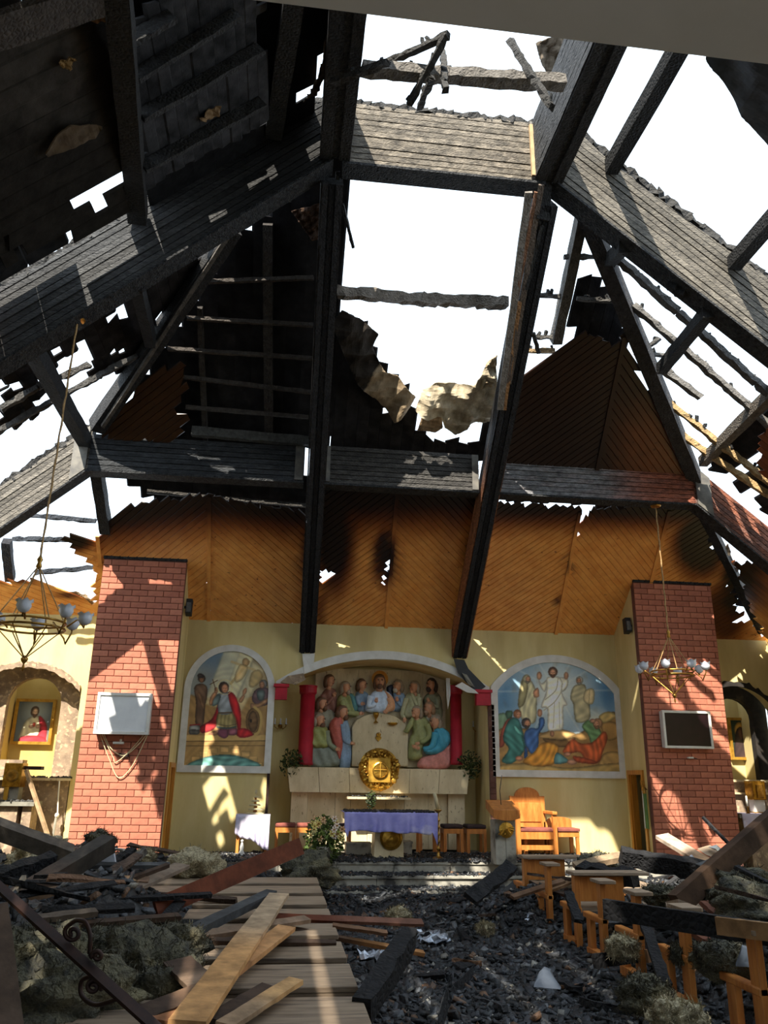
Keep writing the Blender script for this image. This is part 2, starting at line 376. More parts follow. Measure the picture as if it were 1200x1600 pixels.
# brick pillars -----------------------------------------------------
BMESH = {}
def brick_mesh(L, var):
    k = (round(L, 3), var)
    if k not in BMESH:
        t = [.86, .95, 1.03, 1.12][var]; g = [1.0, .97, 1.0, 1.04][var]
        b = MB(); h = .046; e = .004
        vs = [(-L/2, 0, -h), (L/2, 0, -h), (L/2, 0, h), (-L/2, 0, h), (-L/2+e, -.014, -h+e), (L/2-e, -.014, -h+e), (L/2-e, -.014, h-e), (-L/2+e, -.014, h-e)]
        b.add(vs, [(4, 5, 6, 7), (0, 1, 5, 4), (1, 2, 6, 5), (2, 3, 7, 6), (3, 0, 4, 7), (3, 2, 1, 0)], col=(t, t*g, t*g))
        me = bpy.data.meshes.new('brick'); me.from_pydata(b.v, [], b.f); me.materials.append(M_BRK)
        at = me.color_attributes.new('Col', 'FLOAT_COLOR', 'POINT')
        for i, c in enumerate(b.c): at.data[i].color = (*c, 1)
        BMESH[k] = me
    return BMESH[k]
def pillar(x0, x1, door_side, label):
    P = thing('brick_pillar', label, 'pillar', ((x0+x1)/2, 13.0, 0), kind='structure')
    cap = 4.97
    MB().prism([(x0, 13.014, 0), (x1, 13.014, 0), (x1, 13.014, cap), (x0, 13.014, cap)], (0, .11, 0)).build('brick_backing', M_MOR, P)
    # plain side (away from the altar) and door side (towards the altar)
    xs = x1 if door_side > 0 else x0; xo = x0 if door_side > 0 else x1
    MB().box(xo-.0 if xo == x0 else xo-.1, xo+.1 if xo == x0 else xo, 13.124, 14.0, 0, 4.9).build('outer_side', M_YEL, P)
    xa, xb = (xs-.1, xs) if door_side > 0 else (xs, xs+.1)
    # side wall with a door opening from Y 13.30 to 13.80, up to z 1.72
    pr = [(13.124, 0), (DY0, 0), (DY0, DZ), (DY1, DZ), (DY1, 0), (14.0, 0), (14.0, 4.17), (13.124, 4.87)]
    MB().prism([(xa, y, z) for y, z in pr], (xb-xa, 0, 0)).build('plaster_side', M_YEL, P)
    MB().box(x0+.1, x1-.1, 13.13, 14, 4.0, 4.05).build('inner_lid', M_DARK, P)
    z = .40; r = 0; L = .25; j = .005
    while z < cap-.06:
        x = x0-(L/2 if r % 2 else 0)
        while x < x1-.01:
            a, c = max(x, x0), min(x+L, x1)
            if c-a > .03:
                o = bpy.data.objects.new('brick', brick_mesh(c-a-j, random.choice((0, 1, 1, 2, 2, 3)))); COL.objects.link(o)
                o.parent = P; o.location = V(((a+c)/2, 13.014, z+.046))-wl(P)
            x += L
        z += .0985; r += 1
    MB().box(x0-.01, x1+.01, 12.985, 13.10, cap-.03, cap+.02).build('cap_strip', M_CHAR, P)
    # mortar plinth below the first visible course
    return P
DY0, DY1, DZ = 13.30, 13.78, 1.72
pl_l = pillar(-3.02, -1.70, 1, 'tall red brick pillar left of the altar, carrying a white projection screen')
pl_r = pillar(6.00, 7.44, -1, 'tall red brick pillar right of the altar, carrying a dark television')
# door frames in the plaster sides
def doorway(name, x, s, label):
    D = thing(name, label, None, (x, 13.54, .45), kind='structure')
    MB().box(min(x, x+s*.03), max(x, x+s*.03), DY0-.07, DY0+.0, .45, DZ+.07).build('jamb', M_DOOR, D)
    MB().box(min(x, x+s*.03), max(x, x+s*.03), DY1-.0, DY1+.07, .45, DZ+.07).build('jamb', M_DOOR, D)
    MB().box(min(x, x+s*.03), max(x, x+s*.03), DY0, DY1, DZ, DZ+.07).build('head', M_DOOR, D)
    MB().box(min(x-s*.1, x), max(x-s*.1, x), DY1-.02, DY1, .45, DZ).build('lining', M_DOOR, D)
    MB().box(min(x-s*.6, x-s*.04), max(x-s*.6, x-s*.04), DY0+.02, DY0+.055, .45, DZ-.01).build('door_leaf', M_DARK if s < 0 else M_DOOR, D)
doorway('door_1', -1.70, 1, 'narrow ochre framed doorway in the side of the left brick pillar')
doorway('door_2', 6.00, -1, 'narrow ochre framed doorway in the side of the right brick pillar')
# thin yellow pilaster edges
# ------------------------------------------------------------------ side chapels
def chapel(side):
    if side == 'left':
        x0, x1 = -5.3, -3.30; m1, m2 = M_STONE, M_OCH
        ix0, ix1, izs, iza = -4.60, -3.72, 2.70, 3.14
        lab1, lab2 = 'flaking plaster inner wall of the left side chapel', 'ochre back of the left chapel niche behind the picture'
    else:
        x0, x1 = 7.40, 9.0; m1, m2 = M_SOOTW, M_YEL
        ix0, ix1, izs, iza = 7.95, 8.72, 2.62, 3.12
        lab1, lab2 = 'soot blackened inner wall of the right side chapel', 'pale back of the right chapel niche behind the icon'
    a = arc(ix0, ix1, izs, iza, 14)
    poly = [(x0, 0), (ix0, 0)] + a + [(ix1, 0), (x1, 0), (x1, 3.6), (x0, 3.6)]
    MB().prism([(x, 14.32, z) for x, z in poly], (0, .14, 0)).build('wall_chapel_'+side, m1, kind='structure', label=lab1)
    MB().box(ix0-.1, ix1+.1, 14.78, 14.85, 0, 3.5).build('wall_recess_'+side, m2, kind='structure', label=lab2)
    MB().box(ix0-.14, ix0, 14.46, 14.80, 0, 3.4).build('wall_recess_'+side, m2, kind='structure', label='left reveal of the '+side+' chapel niche')
    MB().box(ix1, ix1+.14, 14.46, 14.80, 0, 3.4).build('wall_recess_'+side, m2, kind='structure', label='right reveal of the '+side+' chapel niche')
chapel('left'); chapel('right')
# exposed stone patches where plaster fell off, left chapel arch band
b = MB(); a = arc(-5.10, -3.36, 2.95, 3.33, 40); vs = []
for i, (x, z) in enumerate(a):
    r = random.uniform(.02, .09); vs.append((x, z+r*.6))
bot = [(x*.985-.06, z-.2-random.uniform(0, .05)) for x, z in a]
band('plaster_edge', vs, [(x, z-.05-random.uniform(0, .03)) for x, z in a], 13.955, 14.0, M_STONE, kind='structure', label='broken plaster rim around the left chapel arch')
b = MB(); a = arc(7.46, 8.99, 2.93, 3.36, 30)
band('soot_rim', [(x, z+random.uniform(.0, .07)) for x, z in a], [(x, z-.06) for x, z in a], 13.96, 14.0, M_SOOTW, kind='structure', label='soot blackened rim around the right chapel arch')

# ------------------------------------------------------------------ burnt roof
def frame_of(pl):
    n = pl[0]; e1 = V((n.y, -n.x, 0)) if (abs(n.x) > .3) else V((1, 0, 0))
    if abs(n.x) > .3: e1 = V((0, 1, 0))
    e1 = (e1-n*e1.dot(n)).normalized(); e2 = n.cross(e1).normalized()
    if e2.z < 0: e2 = -e2
    o = n*pl[1]
    return o, e1, e2, n
def planks(parent, pl, px, ang, pitch, thick, m, colfn, holes=(), jit=.0, gap=.016, segs=9, name='plank', seed=1, proud=.004, side=1, skip=0.0, wide=None, ext=None):
    """boards laid on a roof plane inside an outline; each board a part of its own"""
    rnd = random.Random(seed); o, e1, e2, nn = frame_of(pl); wide = gap*.8 if wide is None else wide
    if name == 'deck_board': wide = .03
    ext = (.03+jit*.8 if name == 'plank' else 0) if ext is None else ext
    def to2(u, v):
        q = at_plane(u, v, pl)-o; return (q.dot(e1), q.dot(e2))
    P = [to2(*p) for p in px]; H = [[to2(*p) for p in h] for h in holes]
    a = math.radians(ang); d = (math.cos(a), math.sin(a)); w = (-d[1], d[0])
    S = [p[0]*w[0]+p[1]*w[1] for p in P]; s0, s1 = min(S), max(S); k = math.floor(s0/pitch)
    cnt = 0
    while k*pitch < s1:
        sc = (k+.5)*pitch; k += 1
        ts = []
        for pol in [P]+H:
            n = len(pol)
            for i in range(n):
                A, B = pol[i], pol[(i+1) % n]
                sa, sb = A[0]*w[0]+A[1]*w[1]-sc, B[0]*w[0]+B[1]*w[1]-sc
                if (sa > 0) != (sb > 0):
                    f = sa/(sa-sb); q = (A[0]+(B[0]-A[0])*f, A[1]+(B[1]-A[1])*f); ts.append(q[0]*d[0]+q[1]*d[1])
        ts.sort()
        for i in range(0, len(ts)-1, 2):
            t0, t1 = ts[i], ts[i+1]
            if t1-t0 < .04 or rnd.random() < skip: continue
            t0 -= rnd.uniform(-jit, jit)+ext; t1 += rnd.uniform(-jit, jit)+ext
            if t1-t0 < .04: continue
            rg = min(.12, jit*1.6)*(1 if t1-t0 > .3 else .3); rag = [[rnd.uniform(-rg, rg) for _ in range(2)] for _ in range(2)]
            lift = rnd.uniform(0, proud); hw = (pitch-gap)/2
            vs = []; fs = []; cols = []; ng = max(1, min(segs, int((t1-t0)/.12)+1))
            for g in range(ng+1):
                t = t0+(t1-t0)*g/ng
                for (sx, nz) in ((-hw, 0), (hw, 0), (hw+wide, thick), (-hw-wide, thick)):
                    tt = t+(rag[0 if g == 0 else 1][0 if sx < 0 else 1] if g in (0, ng) else 0); xx = tt*d[0]+(sc+sx)*w[0]; yy = tt*d[1]+(sc+sx)*w[1]
                    p = o+e1*xx+e2*yy+nn*(nz*side-lift); vs.append(p)
                    cols.append(tuple(colfn(p, rnd)))
            for g in range(ng):
                for q in range(4): fs.append((g*4+q, g*4+(q+1) % 4, g*4+4+(q+1) % 4, g*4+4+q))
            fs += [(3, 2, 1, 0), (ng*4, ng*4+1, ng*4+2, ng*4+3)]
            b = MB(); b.add(vs, fs, cols); b.build(name, m, parent); cnt += 1
    return cnt
def sstep(a, b, x): t = max(0, min(1, (x-a)/(b-a))); return t*t*(3-2*t)
def charmap(blobs, ylines=()):
    """burn pattern on the pine: list of scorched spots (u, v, ru, rv, amount) read off the photograph"""
    def f(p, rnd):
        u, v = pix(p); c = 0
        for (bu, bv, ru, rv, s) in blobs:
            q = math.hypot((u-bu)/ru, (v-bv)/rv); c = max(c, s*(1-sstep(.55, 1.25, q)))
        for (x0, y0, x1, y1, soft) in ylines:
            yy = y0+(y1-y0)*(u-x0)/(x1-x0); c = max(c, 1-sstep(yy-soft, yy+soft, v))
        k = (1-c); t = rnd.uniform(.9, 1.08)
        r = .018+k**1.3*.98*t; return (r, .018+k**1.75*.98*t, .02+k**2.1*.98*t)
    return f
def flat(c, v=.25):
    def f(p, rnd):
        t = 1+rnd.uniform(-v, v); return (c[0]*t, c[1]*t, c[2]*t)
    return f

def ceil_thing(label):
    return thing('ceiling', label, None, (0, 0, 0), kind='structure')
PITCH = .094
c = ceil_thing('pine plank ceiling left of the left rafter, charred along its top')
cm = charmap([(150, 800, 60, 50, 1), (490, 850, 22, 90, .7)], [(150, 852, 327, 826, 36)])
cm2 = charmap([(484, 850, 18, 140, .75)], [(327, 826, 480, 840, 36)])
planks(c, P_BACK, [(152, 842), (190, 797), (250, 782), (327, 776), (326, 972), (150, 968)], 45, PITCH, .018, M_ORG, cm, jit=.05, seed=2)
planks(c, P_BACK, [(327, 776), (390, 792), (478, 802), (482, 978), (326, 972)], -45, PITCH, .018, M_ORG, cm2, jit=.05, seed=3)
planks(c, P_BACK, [(100, 842), (118, 838), (153, 852), (155, 893)], -20, PITCH, .018, M_ORG, charmap([(115, 842, 40, 22, 1)]), jit=.03, seed=4)
c = ceil_thing('pine plank ceiling between the two rafters, scorched black at top left')
cmC = cm = charmap([(520, 830, 40, 110, 1), (602, 868, 22, 52, 1), (500, 960, 10, 40, .6), (735, 850, 12, 120, .6)], [(500, 832, 750, 822, 42)])
planks(c, P_BACK, [(498, 752), (622, 752), (603, 985), (490, 980)], 45, PITCH, .018, M_ORG, cm, jit=.01, seed=5,
       holes=[[(497, 889), (534, 894), (498, 913)], [(594, 900), (600, 898), (602, 880), (610, 878), (609, 892), (603, 904), (602, 920), (596, 922)]])
planks(c, P_BACK, [(622, 752), (760, 760), (716, 992), (603, 985)], -45, PITCH, .018, M_ORG, cm, jit=.01, seed=6)
c = ceil_thing('pine plank ceiling right of the right rafter, darkened along the beam')
cmR = cm = charmap([(884, 882, 6, 14, .9), (871, 938, 4, 10, .8), (1095, 850, 50, 60, 1), (1130, 960, 40, 50, .8), (1150, 920, 30, 60, 1), (1072, 880, 14, 14, .6)], [(770, 822, 1100, 826, 26)])
planks(c, P_BACK, [(776, 788), (906, 795), (868, 995), (730, 990)], 45, PITCH, .018, M_ORG, cm, jit=.03, seed=7)
planks(c, P_BACK, [(906, 818), (930, 800), (1000, 792), (1046, 796), (1010, 940), (1005, 1002), (868, 995)], -45, PITCH, .018, M_ORG, cm, jit=.04, seed=8)
planks(c, P_BACK, [(1046, 790), (1092, 795), (1108, 862), (1128, 900), (1150, 955), (1180, 985), (1199, 1004), (1005, 1002), (1010, 940)], 45, PITCH, .018, M_ORG, cm, jit=.05, seed=9,
       holes=[[(1066, 786), (1082, 786), (1080, 793), (1068, 793)], [(1118, 878), (1140, 885), (1150, 900), (1145, 915), (1122, 900)], [(1145, 975), (1160, 965), (1163, 972), (1150, 985)]])
c = ceil_thing('low remnant of orange ceiling boards over the left chapel')
planks(c, P_BACK, [(-60, 900), (0, 912), (40, 905), (70, 915), (105, 925), (152, 948), (152, 962), (-60, 958)], -25, PITCH, .018, M_ORG, charmap([(20, 905, 60, 8, .8), (120, 930, 40, 6, .8)]), jit=.1, seed=10)
c = ceil_thing('blackened brown plank ceiling above the cross beam at right')
def cm(p, rnd):
    u, v = pix(p); k = sstep(935, 1010, u)*sstep(600, 700, v)*.75+.10+.05*sstep(680, 560, v); t = rnd.uniform(.75, 1.2)
    k = k*.8 if u < 940 else k; return (k*.20*t+.006, k*.115*t+.006, k*.10*t+.008)
planks(c, P_BACK, [(785, 738), (796, 640), (822, 580), (850, 560), (905, 525), (938, 532), (956, 545), (976, 527), (932, 740)], 45, PITCH, .018, M_ORG, cm, jit=.03, seed=11)
planks(c, P_BACK, [(932, 740), (976, 527), (990, 560), (1000, 600), (1020, 612), (1040, 660), (1062, 700), (1092, 745)], -45, PITCH, .018, M_ORG, cm, jit=.03, seed=12)
cmU = cm
c = ceil_thing('black charred plank ceiling above the cross beam at left')
planks(c, P_BACK, [(160, 676), (200, 630), (242, 575), (275, 575), (280, 625), (262, 640), (285, 655), (278, 690), (200, 690)], 42, PITCH, .018, M_ORG, flat((.045, .036, .03)), jit=.06, seed=13)

def seam(label, a, b_, col, w=.06):
    b = MB(); p, q = at_plane(*a, off(P_BACK, -.012)), at_plane(*b_, off(P_BACK, -.012)); b.beam(p, q, w, .03, up=P_BACK[0], segs=10, col=(1, 1, 1))
    for i, v in enumerate(b.v): b.c[i] = tuple(col(V(v), random))
    b.build('seam_strip', M_ORG, label=label, cat='trim', kind='structure')
seam('thin ridge strip between the chevron boards left of the left rafter', (327, 776), (326, 970), cm2)
seam('thin ridge strip between the chevron boards above the altar', (622, 752), (603, 983), cmC)
seam('thin ridge strip between the chevron boards right of the right rafter', (906, 800), (868, 993), cmR)
seam('second ridge strip in the boards right of the right rafter', (1046, 798), (1012, 930), cmR)
seam('dark ridge strip between the brown boards above the cross beam', (976, 527), (932, 738), cmU)
seam('strip along the left end of the chevron ceiling', (152, 838), (158, 895), cm2)

# ---- boxed timber frames --------------------------------------------------------
def box_beam(label, p0, p1, h, thick, n, colfn, top_rag=0.0, segs=16, soffit=True, seed=1, gus=()):
    """beam clad with n long boards: p0-p1 is the front bottom edge, boards face the viewer"""
    rnd = random.Random(seed); p0, p1 = V(p0), V(p1)
    T = thing('roof_beam', label, 'beam', ((p0+p1)/2))
    hv = V((0, 0, h)); yv = V((0, 1, 0))
    e = .02
    def pt(s, t, y): return p0+(p1-p0)*s+hv*t+yv*y
    MB().hexa([pt(0, 0.01, e), pt(1, 0.01, e), pt(1, 0.01, thick), pt(0, 0.01, thick), pt(0, .985, e), pt(1, .985, e), pt(1, .985, thick), pt(0, .985, thick)]).build('beam_core', M_CHAR, T)
    for i in range(n):
        t0, t1 = i/n, (i+1)/n-.16/n*.9; bt_ = rnd.uniform(.72, 1.25); up_ = rnd.uniform(0, .012); vs = []; cols = []; fs = []
        for g in range(segs+1):
            s = g/segs; rag = 0
            if i == n-1 and top_rag: rag = -rnd.uniform(0, top_rag)*(2 if rnd.random() < .2 else 1)
            for (t, y) in ((t0, -up_), (t1+rag, -up_), (t1+rag, e-.004), (t0, e-.004)):
                p = pt(s, t, y); vs.append(p); cols.append(tuple(bt_*q_ for q_ in colfn(p, rnd, s, (i+.5)/n)))
        for g in range(segs):
            for q in range(4): fs.append((g*4+q, g*4+(q+1) % 4, g*4+4+(q+1) % 4, g*4+4+q))
        fs += [(3, 2, 1, 0), (segs*4, segs*4+1, segs*4+2, segs*4+3)]
        b = MB(); b.add(vs, fs, cols); b.build('cladding_board', M_BOARD, T)
    if top_rag:
        b = MB(); b.beam(pt(0, 1.0, thick*.5), pt(1, 1.0, thick*.5), thick, .09, segs=int((p1-p0).length/.05), jit=.028, col=(.05, .048, .046), rnd=rnd); b.build('charred_edge', M_CHARA, T)
    if soffit:
        b = MB(); b.hexa([pt(0, -.03/h, -.03), pt(1, -.03/h, -.03), pt(1, -.03/h, thick+.01), pt(0, -.03/h, thick+.01), pt(0, .005, -.03), pt(1, .005, -.03), pt(1, .005, thick+.01), pt(0, .005, thick+.01)])
        b.build('soffit_board', M_CHAR, T)
    for (s0, s1) in gus:
        b = MB(); b.hexa([pt(s0, .03, -.032), pt(s1, .03, -.032), pt(s1, .03, -.014), pt(s0, .03, -.014), pt(s0, .97, -.032), pt(s1, .97, -.032), pt(s1, .97, -.014), pt(s0, .97, -.014)]).build('gusset_plate', M_STEEL, T)
    return T
YBF, YAF = 11.3, 7.85
ZB0, ZB1, ZA0, ZA1 = 5.83, 6.41, 8.72, 9.68
KBL, KBR = -3.03, 6.38
XRL, XRR = .26, 2.98
def slate(base, var=.35, tan=.0):
    def f(p, rnd, s, t):
        k = 1+rnd.uniform(-var, var); return (base[0]*k, base[1]*k, base[2]*k)
    return f
def redboard(p, rnd, s, t):
    k = 1+rnd.uniform(-.4, .4); m = sstep(.45, .85, s)+rnd.uniform(-.15, .15); m = max(0, min(1, m))
    a = (.20, .205, .22); r = (.30, .10, .06); return tuple((a[i]*(1-m)+r[i]*m)*k for i in range(3))
def redslope(p, rnd, s, t):
    k = 1+rnd.uniform(-.3, .3); m = .3+.6*t if rnd.random() < .7 else .9
    a = (.11, .095, .095); r = (.24, .075, .035); return tuple((a[i]*(1-m)+r[i]*m)*k for i in range(3))
def leftA(p, rnd, s, t):
    k = 1+rnd.uniform(-.35, .35); m = sstep(.5, .8, s)*(.8 if t < .75 else .25); w = sstep(.28, .12, s)
    a = (.055, .056, .058); r = (.22, .085, .04)  # dark grey base stands for the shade over most of this beam
    return tuple((a[i]*(1-m)+r[i]*m)*k*(1-.75*w) for i in range(3))
SL = .905; SR = .845
box_beam('slate grey boarded cross beam between the left knee joint and the left rafter', (KBL, YBF, ZB0), (XRL-.13, YBF, ZB0), .58, .22, 7, slate((.04, .044, .05)), seed=21, gus=((.955, .995),))
box_beam('dark boarded cross beam between the two rafters above the altar', (XRL+.14, YBF, ZB0), (XRR-.14, YBF, ZB0), .62, .22, 8, slate((.06, .057, .054)), seed=22, gus=((.005, .05), (.955, .995)))
box_beam('flaking red and grey boarded cross beam right of the right rafter', (XRR+.13, YBF, ZB0), (KBR, YBF, ZB0), .56, .22, 7, redboard, seed=23)
box_beam('weathered grey boarded brace sloping down from the left knee joint', (KBL, YBF, ZB0), (-5.6, YBF, ZB0-SL*2.57), .74, .22, 8, slate((.16, .145, .125)), top_rag=.06, seed=24, gus=((.01, .09),))
box_beam('red and grey boarded brace sloping down from the right knee joint', (KBR, YBF, ZB0), (9.1, YBF, ZB0-SR*2.72), .70, .22, 7, redslope, seed=25, gus=((.01, .10),))
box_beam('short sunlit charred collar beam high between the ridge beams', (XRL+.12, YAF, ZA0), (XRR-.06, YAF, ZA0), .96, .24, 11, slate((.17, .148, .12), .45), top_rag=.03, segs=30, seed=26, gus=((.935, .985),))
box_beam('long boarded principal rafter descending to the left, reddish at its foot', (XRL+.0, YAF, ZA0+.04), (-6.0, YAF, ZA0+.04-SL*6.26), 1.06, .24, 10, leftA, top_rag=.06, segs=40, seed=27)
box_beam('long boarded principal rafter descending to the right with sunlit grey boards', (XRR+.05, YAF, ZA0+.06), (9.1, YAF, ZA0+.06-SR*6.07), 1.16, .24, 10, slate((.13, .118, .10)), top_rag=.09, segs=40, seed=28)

# ---- main rafters rising from the altar wall (seen from below) and ridge beams -----------------
def rafter(label, x0, x1, side_orange):
    T = thing('rafter', label, 'rafter', (x0, 13.9, 3.62)); w = .125; s = .8
    A, B = V((x0, 13.97, 3.65)), V((x1, YAF+.1, 3.65+s*(13.97-YAF-.1)))
    d = (B-A).normalized(); side = V((1, 0, 0)); nrm = side.cross(d); nrm = nrm if nrm.z > 0 else -nrm   # up/back normal
    dep = .40
    b = MB(); b.beam(A+nrm*(dep/2+.02), B+nrm*(dep/2+.02), w*2-.02, dep, up=nrm, segs=24, jit=.004); b.build('beam_core', M_CHAR, T)
    for k in range(3):
        xo = (k-1)*.082; col = (.03, .03, .033) if k != 1 else (.014, .014, .016)
        b = MB(); b.beam(A+side*xo+nrm*(.0 if k != 1 else .012), B+side*xo+nrm*(.0 if k != 1 else .012), .07, .02, up=nrm, segs=30, jit=.0025, col=col); b.build('soffit_board', M_CHARA, T)
    for sg in (-1, 1):
        for k in range(4):
            A2 = A+side*(sg*(w+.004))+nrm*(.06+k*.095); B2 = B+side*(sg*(w+.004))+nrm*(.06+k*.095)
            n = 24; col = []
            b = MB(); b.beam(A2, B2, .018, .088, up=nrm, segs=n, jit=.002, col=(1, 1, 1))
            for i, p in enumerate(b.v):
                u, v = pix(p); o = sstep(700, 830, v) if side_orange else 0; t = random.uniform(.7, 1.2)
                b.c[i] = (.035*t+o*.34*t, .033*t+o*.115*t, .034*t+o*.03*t)
            b.build('side_board', M_BOARD, T)
    return T
rafter('charred rafter rising from the wall left of the altar arch', .37, XRL, False)
rafter('charred rafter with orange side boards rising from the wall right of the altar arch', 3.08, XRR, True)
# light chinks / burnt foot of rafters are left to the geometry
def ridge(label, x0, x1, face):
    T = thing('ridge_beam', label, 'beam', ((x0+x1)/2, 4.5, ZA0)); z0, z1 = ZA0+.02, ZA1
    MB().box(x0+.015, x1-.015, 1.2, YAF-.01, z0+.02, z1-.02).build('beam_core', M_CHAR, T)
    w = (x1-x0)
    for k, (a, c_) in enumerate(((0, .36), (.64, 1.0))):
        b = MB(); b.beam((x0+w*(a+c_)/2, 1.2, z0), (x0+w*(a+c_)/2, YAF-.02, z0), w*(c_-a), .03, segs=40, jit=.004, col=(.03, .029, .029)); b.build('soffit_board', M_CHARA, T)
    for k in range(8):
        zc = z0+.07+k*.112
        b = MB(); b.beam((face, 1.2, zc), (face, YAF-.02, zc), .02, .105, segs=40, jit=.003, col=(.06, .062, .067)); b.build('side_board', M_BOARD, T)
    return T
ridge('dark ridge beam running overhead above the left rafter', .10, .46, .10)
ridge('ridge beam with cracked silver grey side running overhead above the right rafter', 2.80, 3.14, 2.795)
for (x0, x1, lab) in ((2.76, 2.86, 'bare pale wood block where the collar beam meets the right ridge beam'),):
    MB().box(x0-.02, x1-.02, YAF-.06, YAF-.02, ZA0+.06, ZA1-.1).build('joint_block', mat('pale_block', lin(190, 160, 120), lin(160, 130, 96), rough=.7), label=lab, cat='block')

# ---- struts, purlins, battens -----------------------------------------------------
def strut(label, p, q, w=.16, h=.16, name='purlin', m=None, segs=10, jit=.006, col=None, cat='purlin'):
    b = MB(); b.beam(p, q, w, h, segs=segs, jit=jit, col=col); return b.build(name, m or (M_CHARA if col else M_CHAR), label=label, cat=cat)
G = (.022, .022, .023)
strut('charred strut from the left knee joint up to the long left rafter', atY(133, 690, 11.3), atY(38, 522, 7.95), .16, .2, col=G)
strut('charred strut under the left rafter meeting the hip timber', at_plane(236, 535, P_LEFT), atY(213, 442, 8.0), .13, .17, col=G)
strut('thick charred purlin crossing the roof at upper left', atY(216, 340, 7.8), at_plane(180, -60, off(P_LEFT, -.15)), .2, .2, col=(.035, .034, .034))
strut('charred purlin near the ridge at upper left', atY(428, 205, 7.8), at_plane(462, -20, off(P_LEFT, -.1)), .2, .24, col=(.03, .03, .03))
strut('charred strut between right principal rafter and hip timber', at_plane(1033, 577, P_RIGHT), atY(1107, 486, 7.95), .14, .16, col=G)
strut('short charred strut close to the top of the right hip timber', at_plane(952, 408, P_RIGHT), atY(976, 384, 7.95), .14, .16, col=G)
strut('charred purlin rising to the right from the collar joint', atY(955, 262, 7.82), V((atY(955, 262, 7.82).x, 1.7, atX(1062, 92, atY(955, 262, 7.82).x).z+.0)), .17, .2, col=G)
strut('charred purlin at the right edge of the view', atY(1146, 412, 7.82), V((atY(1146, 412, 7.82).x, 1.7, atY(1146, 412, 7.82).z)), .16, .18, col=G)
strut('paired charred strut hanging below the right principal rafter', atY(1048, 452, 8.0), atY(1058, 436, 7.95), .1, .12, col=G)
strut('second of the paired struts below the right principal rafter', atY(1060, 462, 8.0), atY(1070, 446, 7.95), .1, .12, col=G)
# hip timbers
strut('burnt hip timber rising from the left knee joint', at_plane(150, 668, off(P_BACK, .02)), at_plane(365, 355, off(P_BACK, .02)), .2, .26, 'hip_rafter', col=(.035, .034, .034), cat='rafter')
strut('pale scorched edge board along the left hip timber', at_plane(160, 664, off(P_BACK, -.1)), at_plane(354, 368, off(P_BACK, -.1)), .05, .12, 'hip_board', col=(.12, .105, .09), cat='board')
strut('burnt hip timber rising from the right knee joint', at_plane(1086, 748, off(P_BACK, .0)), at_plane(912, 325, off(P_BACK, .0)), .2, .24, 'hip_rafter', col=(.06, .055, .055), cat='rafter')
strut('charred vertical rafter beside the right bay opening', at_plane(868, 535, off(P_BACK, .12)), at_plane(912, 325, off(P_BACK, .12)), .14, .2, 'jack_rafter', col=(.12, .11, .10), cat='rafter')
strut('burnt rafter running down below the left knee joint', at_plane(152, 738, off(P_BACK, .05)), at_plane(166, 830, off(P_BACK, .05)), .16, .2, 'jack_rafter', col=(.03, .03, .03), cat='rafter')
strut('charred hip timber below the right knee joint', at_plane(1090, 785, off(P_BACK, .05)), at_plane(1190, 985, off(P_BACK, .05)), .14, .18, 'hip_rafter', col=(.03, .03, .03), cat='rafter')
# thin slats left beside the left rafter and split boards beside the right rafter
strut('thin burnt slat standing beside the left rafter', at_plane(528, 268, off(P_BACK, -.1)), at_plane(513, 560, off(P_BACK, -.1)), .05, .06, 'slat', col=(.05, .05, .05), cat='slat')
strut('broken slat hanging askew beside the left rafter', at_plane(535, 318, off(P_BACK, -.05)), at_plane(552, 388, off(P_BACK, -.05)), .035, .05, 'slat', col=(.04, .04, .04), cat='slat')
for (a, c_, w, col, lab) in (((846, 288), (795, 600), .07, (.14, .11, .09), 'split reddish board beside the right rafter'),
                             ((838, 300), (806, 470), .05, (.24, .12, .07), 'thin red brown splinter beside the right rafter'),
                             ((826, 300), (781, 640), .09, (.26, .235, .21), 'pale scorched facing board on the right rafter'),
                             ((846, 352), (822, 452), .05, (.04, .04, .04), 'black detached splinter right of the right rafter'),
                             ((812, 470), (788, 640), .05, (.42, .22, .10), 'bare orange board on the right rafter'),
                             ((833, 520), (842, 552), .05, (.05, .05, .05), 'short broken slat at the foot of the right rafter splinters')):
    strut(lab, at_plane(*a, off(P_BACK, -.43)), at_plane(*c_, off(P_BACK, -.43)), w, .05, 'splinter', col=col, cat='board')
strut('short charred stump under the collar and right ridge joint', atY(852, 280, 7.9), atY(846, 345, 8.1), .16, .12, 'stump', col=(.03, .03, .03), cat='timber')
# batten across the open middle bay, purlin between the ridge beams
def batten(label, pts, w, h, col, bits=0, seed=0, name='batten', jit=.012, group=None):
    rnd = random.Random(seed); b = MB()
    for p, q in zip(pts[:-1], pts[1:]):
        n = max(4, int((V(q)-V(p)).length/.08)); b.beam(p, q, w, h, segs=n, jit=jit, col=col, rnd=rnd)
    d = V(pts[-1])-V(pts[0])
    for i in range(bits):
        c_ = V(pts[0])+d*rnd.random()+V((0, 0, h*.5)); s = rnd.uniform(.02, .045)
        b.beam(c_, c_+V((rnd.uniform(-.02, .02), rnd.uniform(-.03, .03), rnd.uniform(.03, .09))), s, s, jit=.006, col=(.03, .03, .03), rnd=rnd)
    return b.build(name, M_CHARA, label=label, cat='batten', group=group)
PB = off(P_BACK, .12)
batten('scorched batten spanning the open middle bay', [at_plane(527, 456, PB), at_plane(660, 468, PB), at_plane(792, 474, PB)], .10, .16, (.22, .19, .16), 0, 1, jit=.02)
yq = 6.4
batten('charred purlin with nailed stubs spanning between the ridge beams', [atY(566, 108, yq), atY(700, 118, yq), atY(880, 130, yq)], .14, .12, (.17, .155, .14), 10, 2)
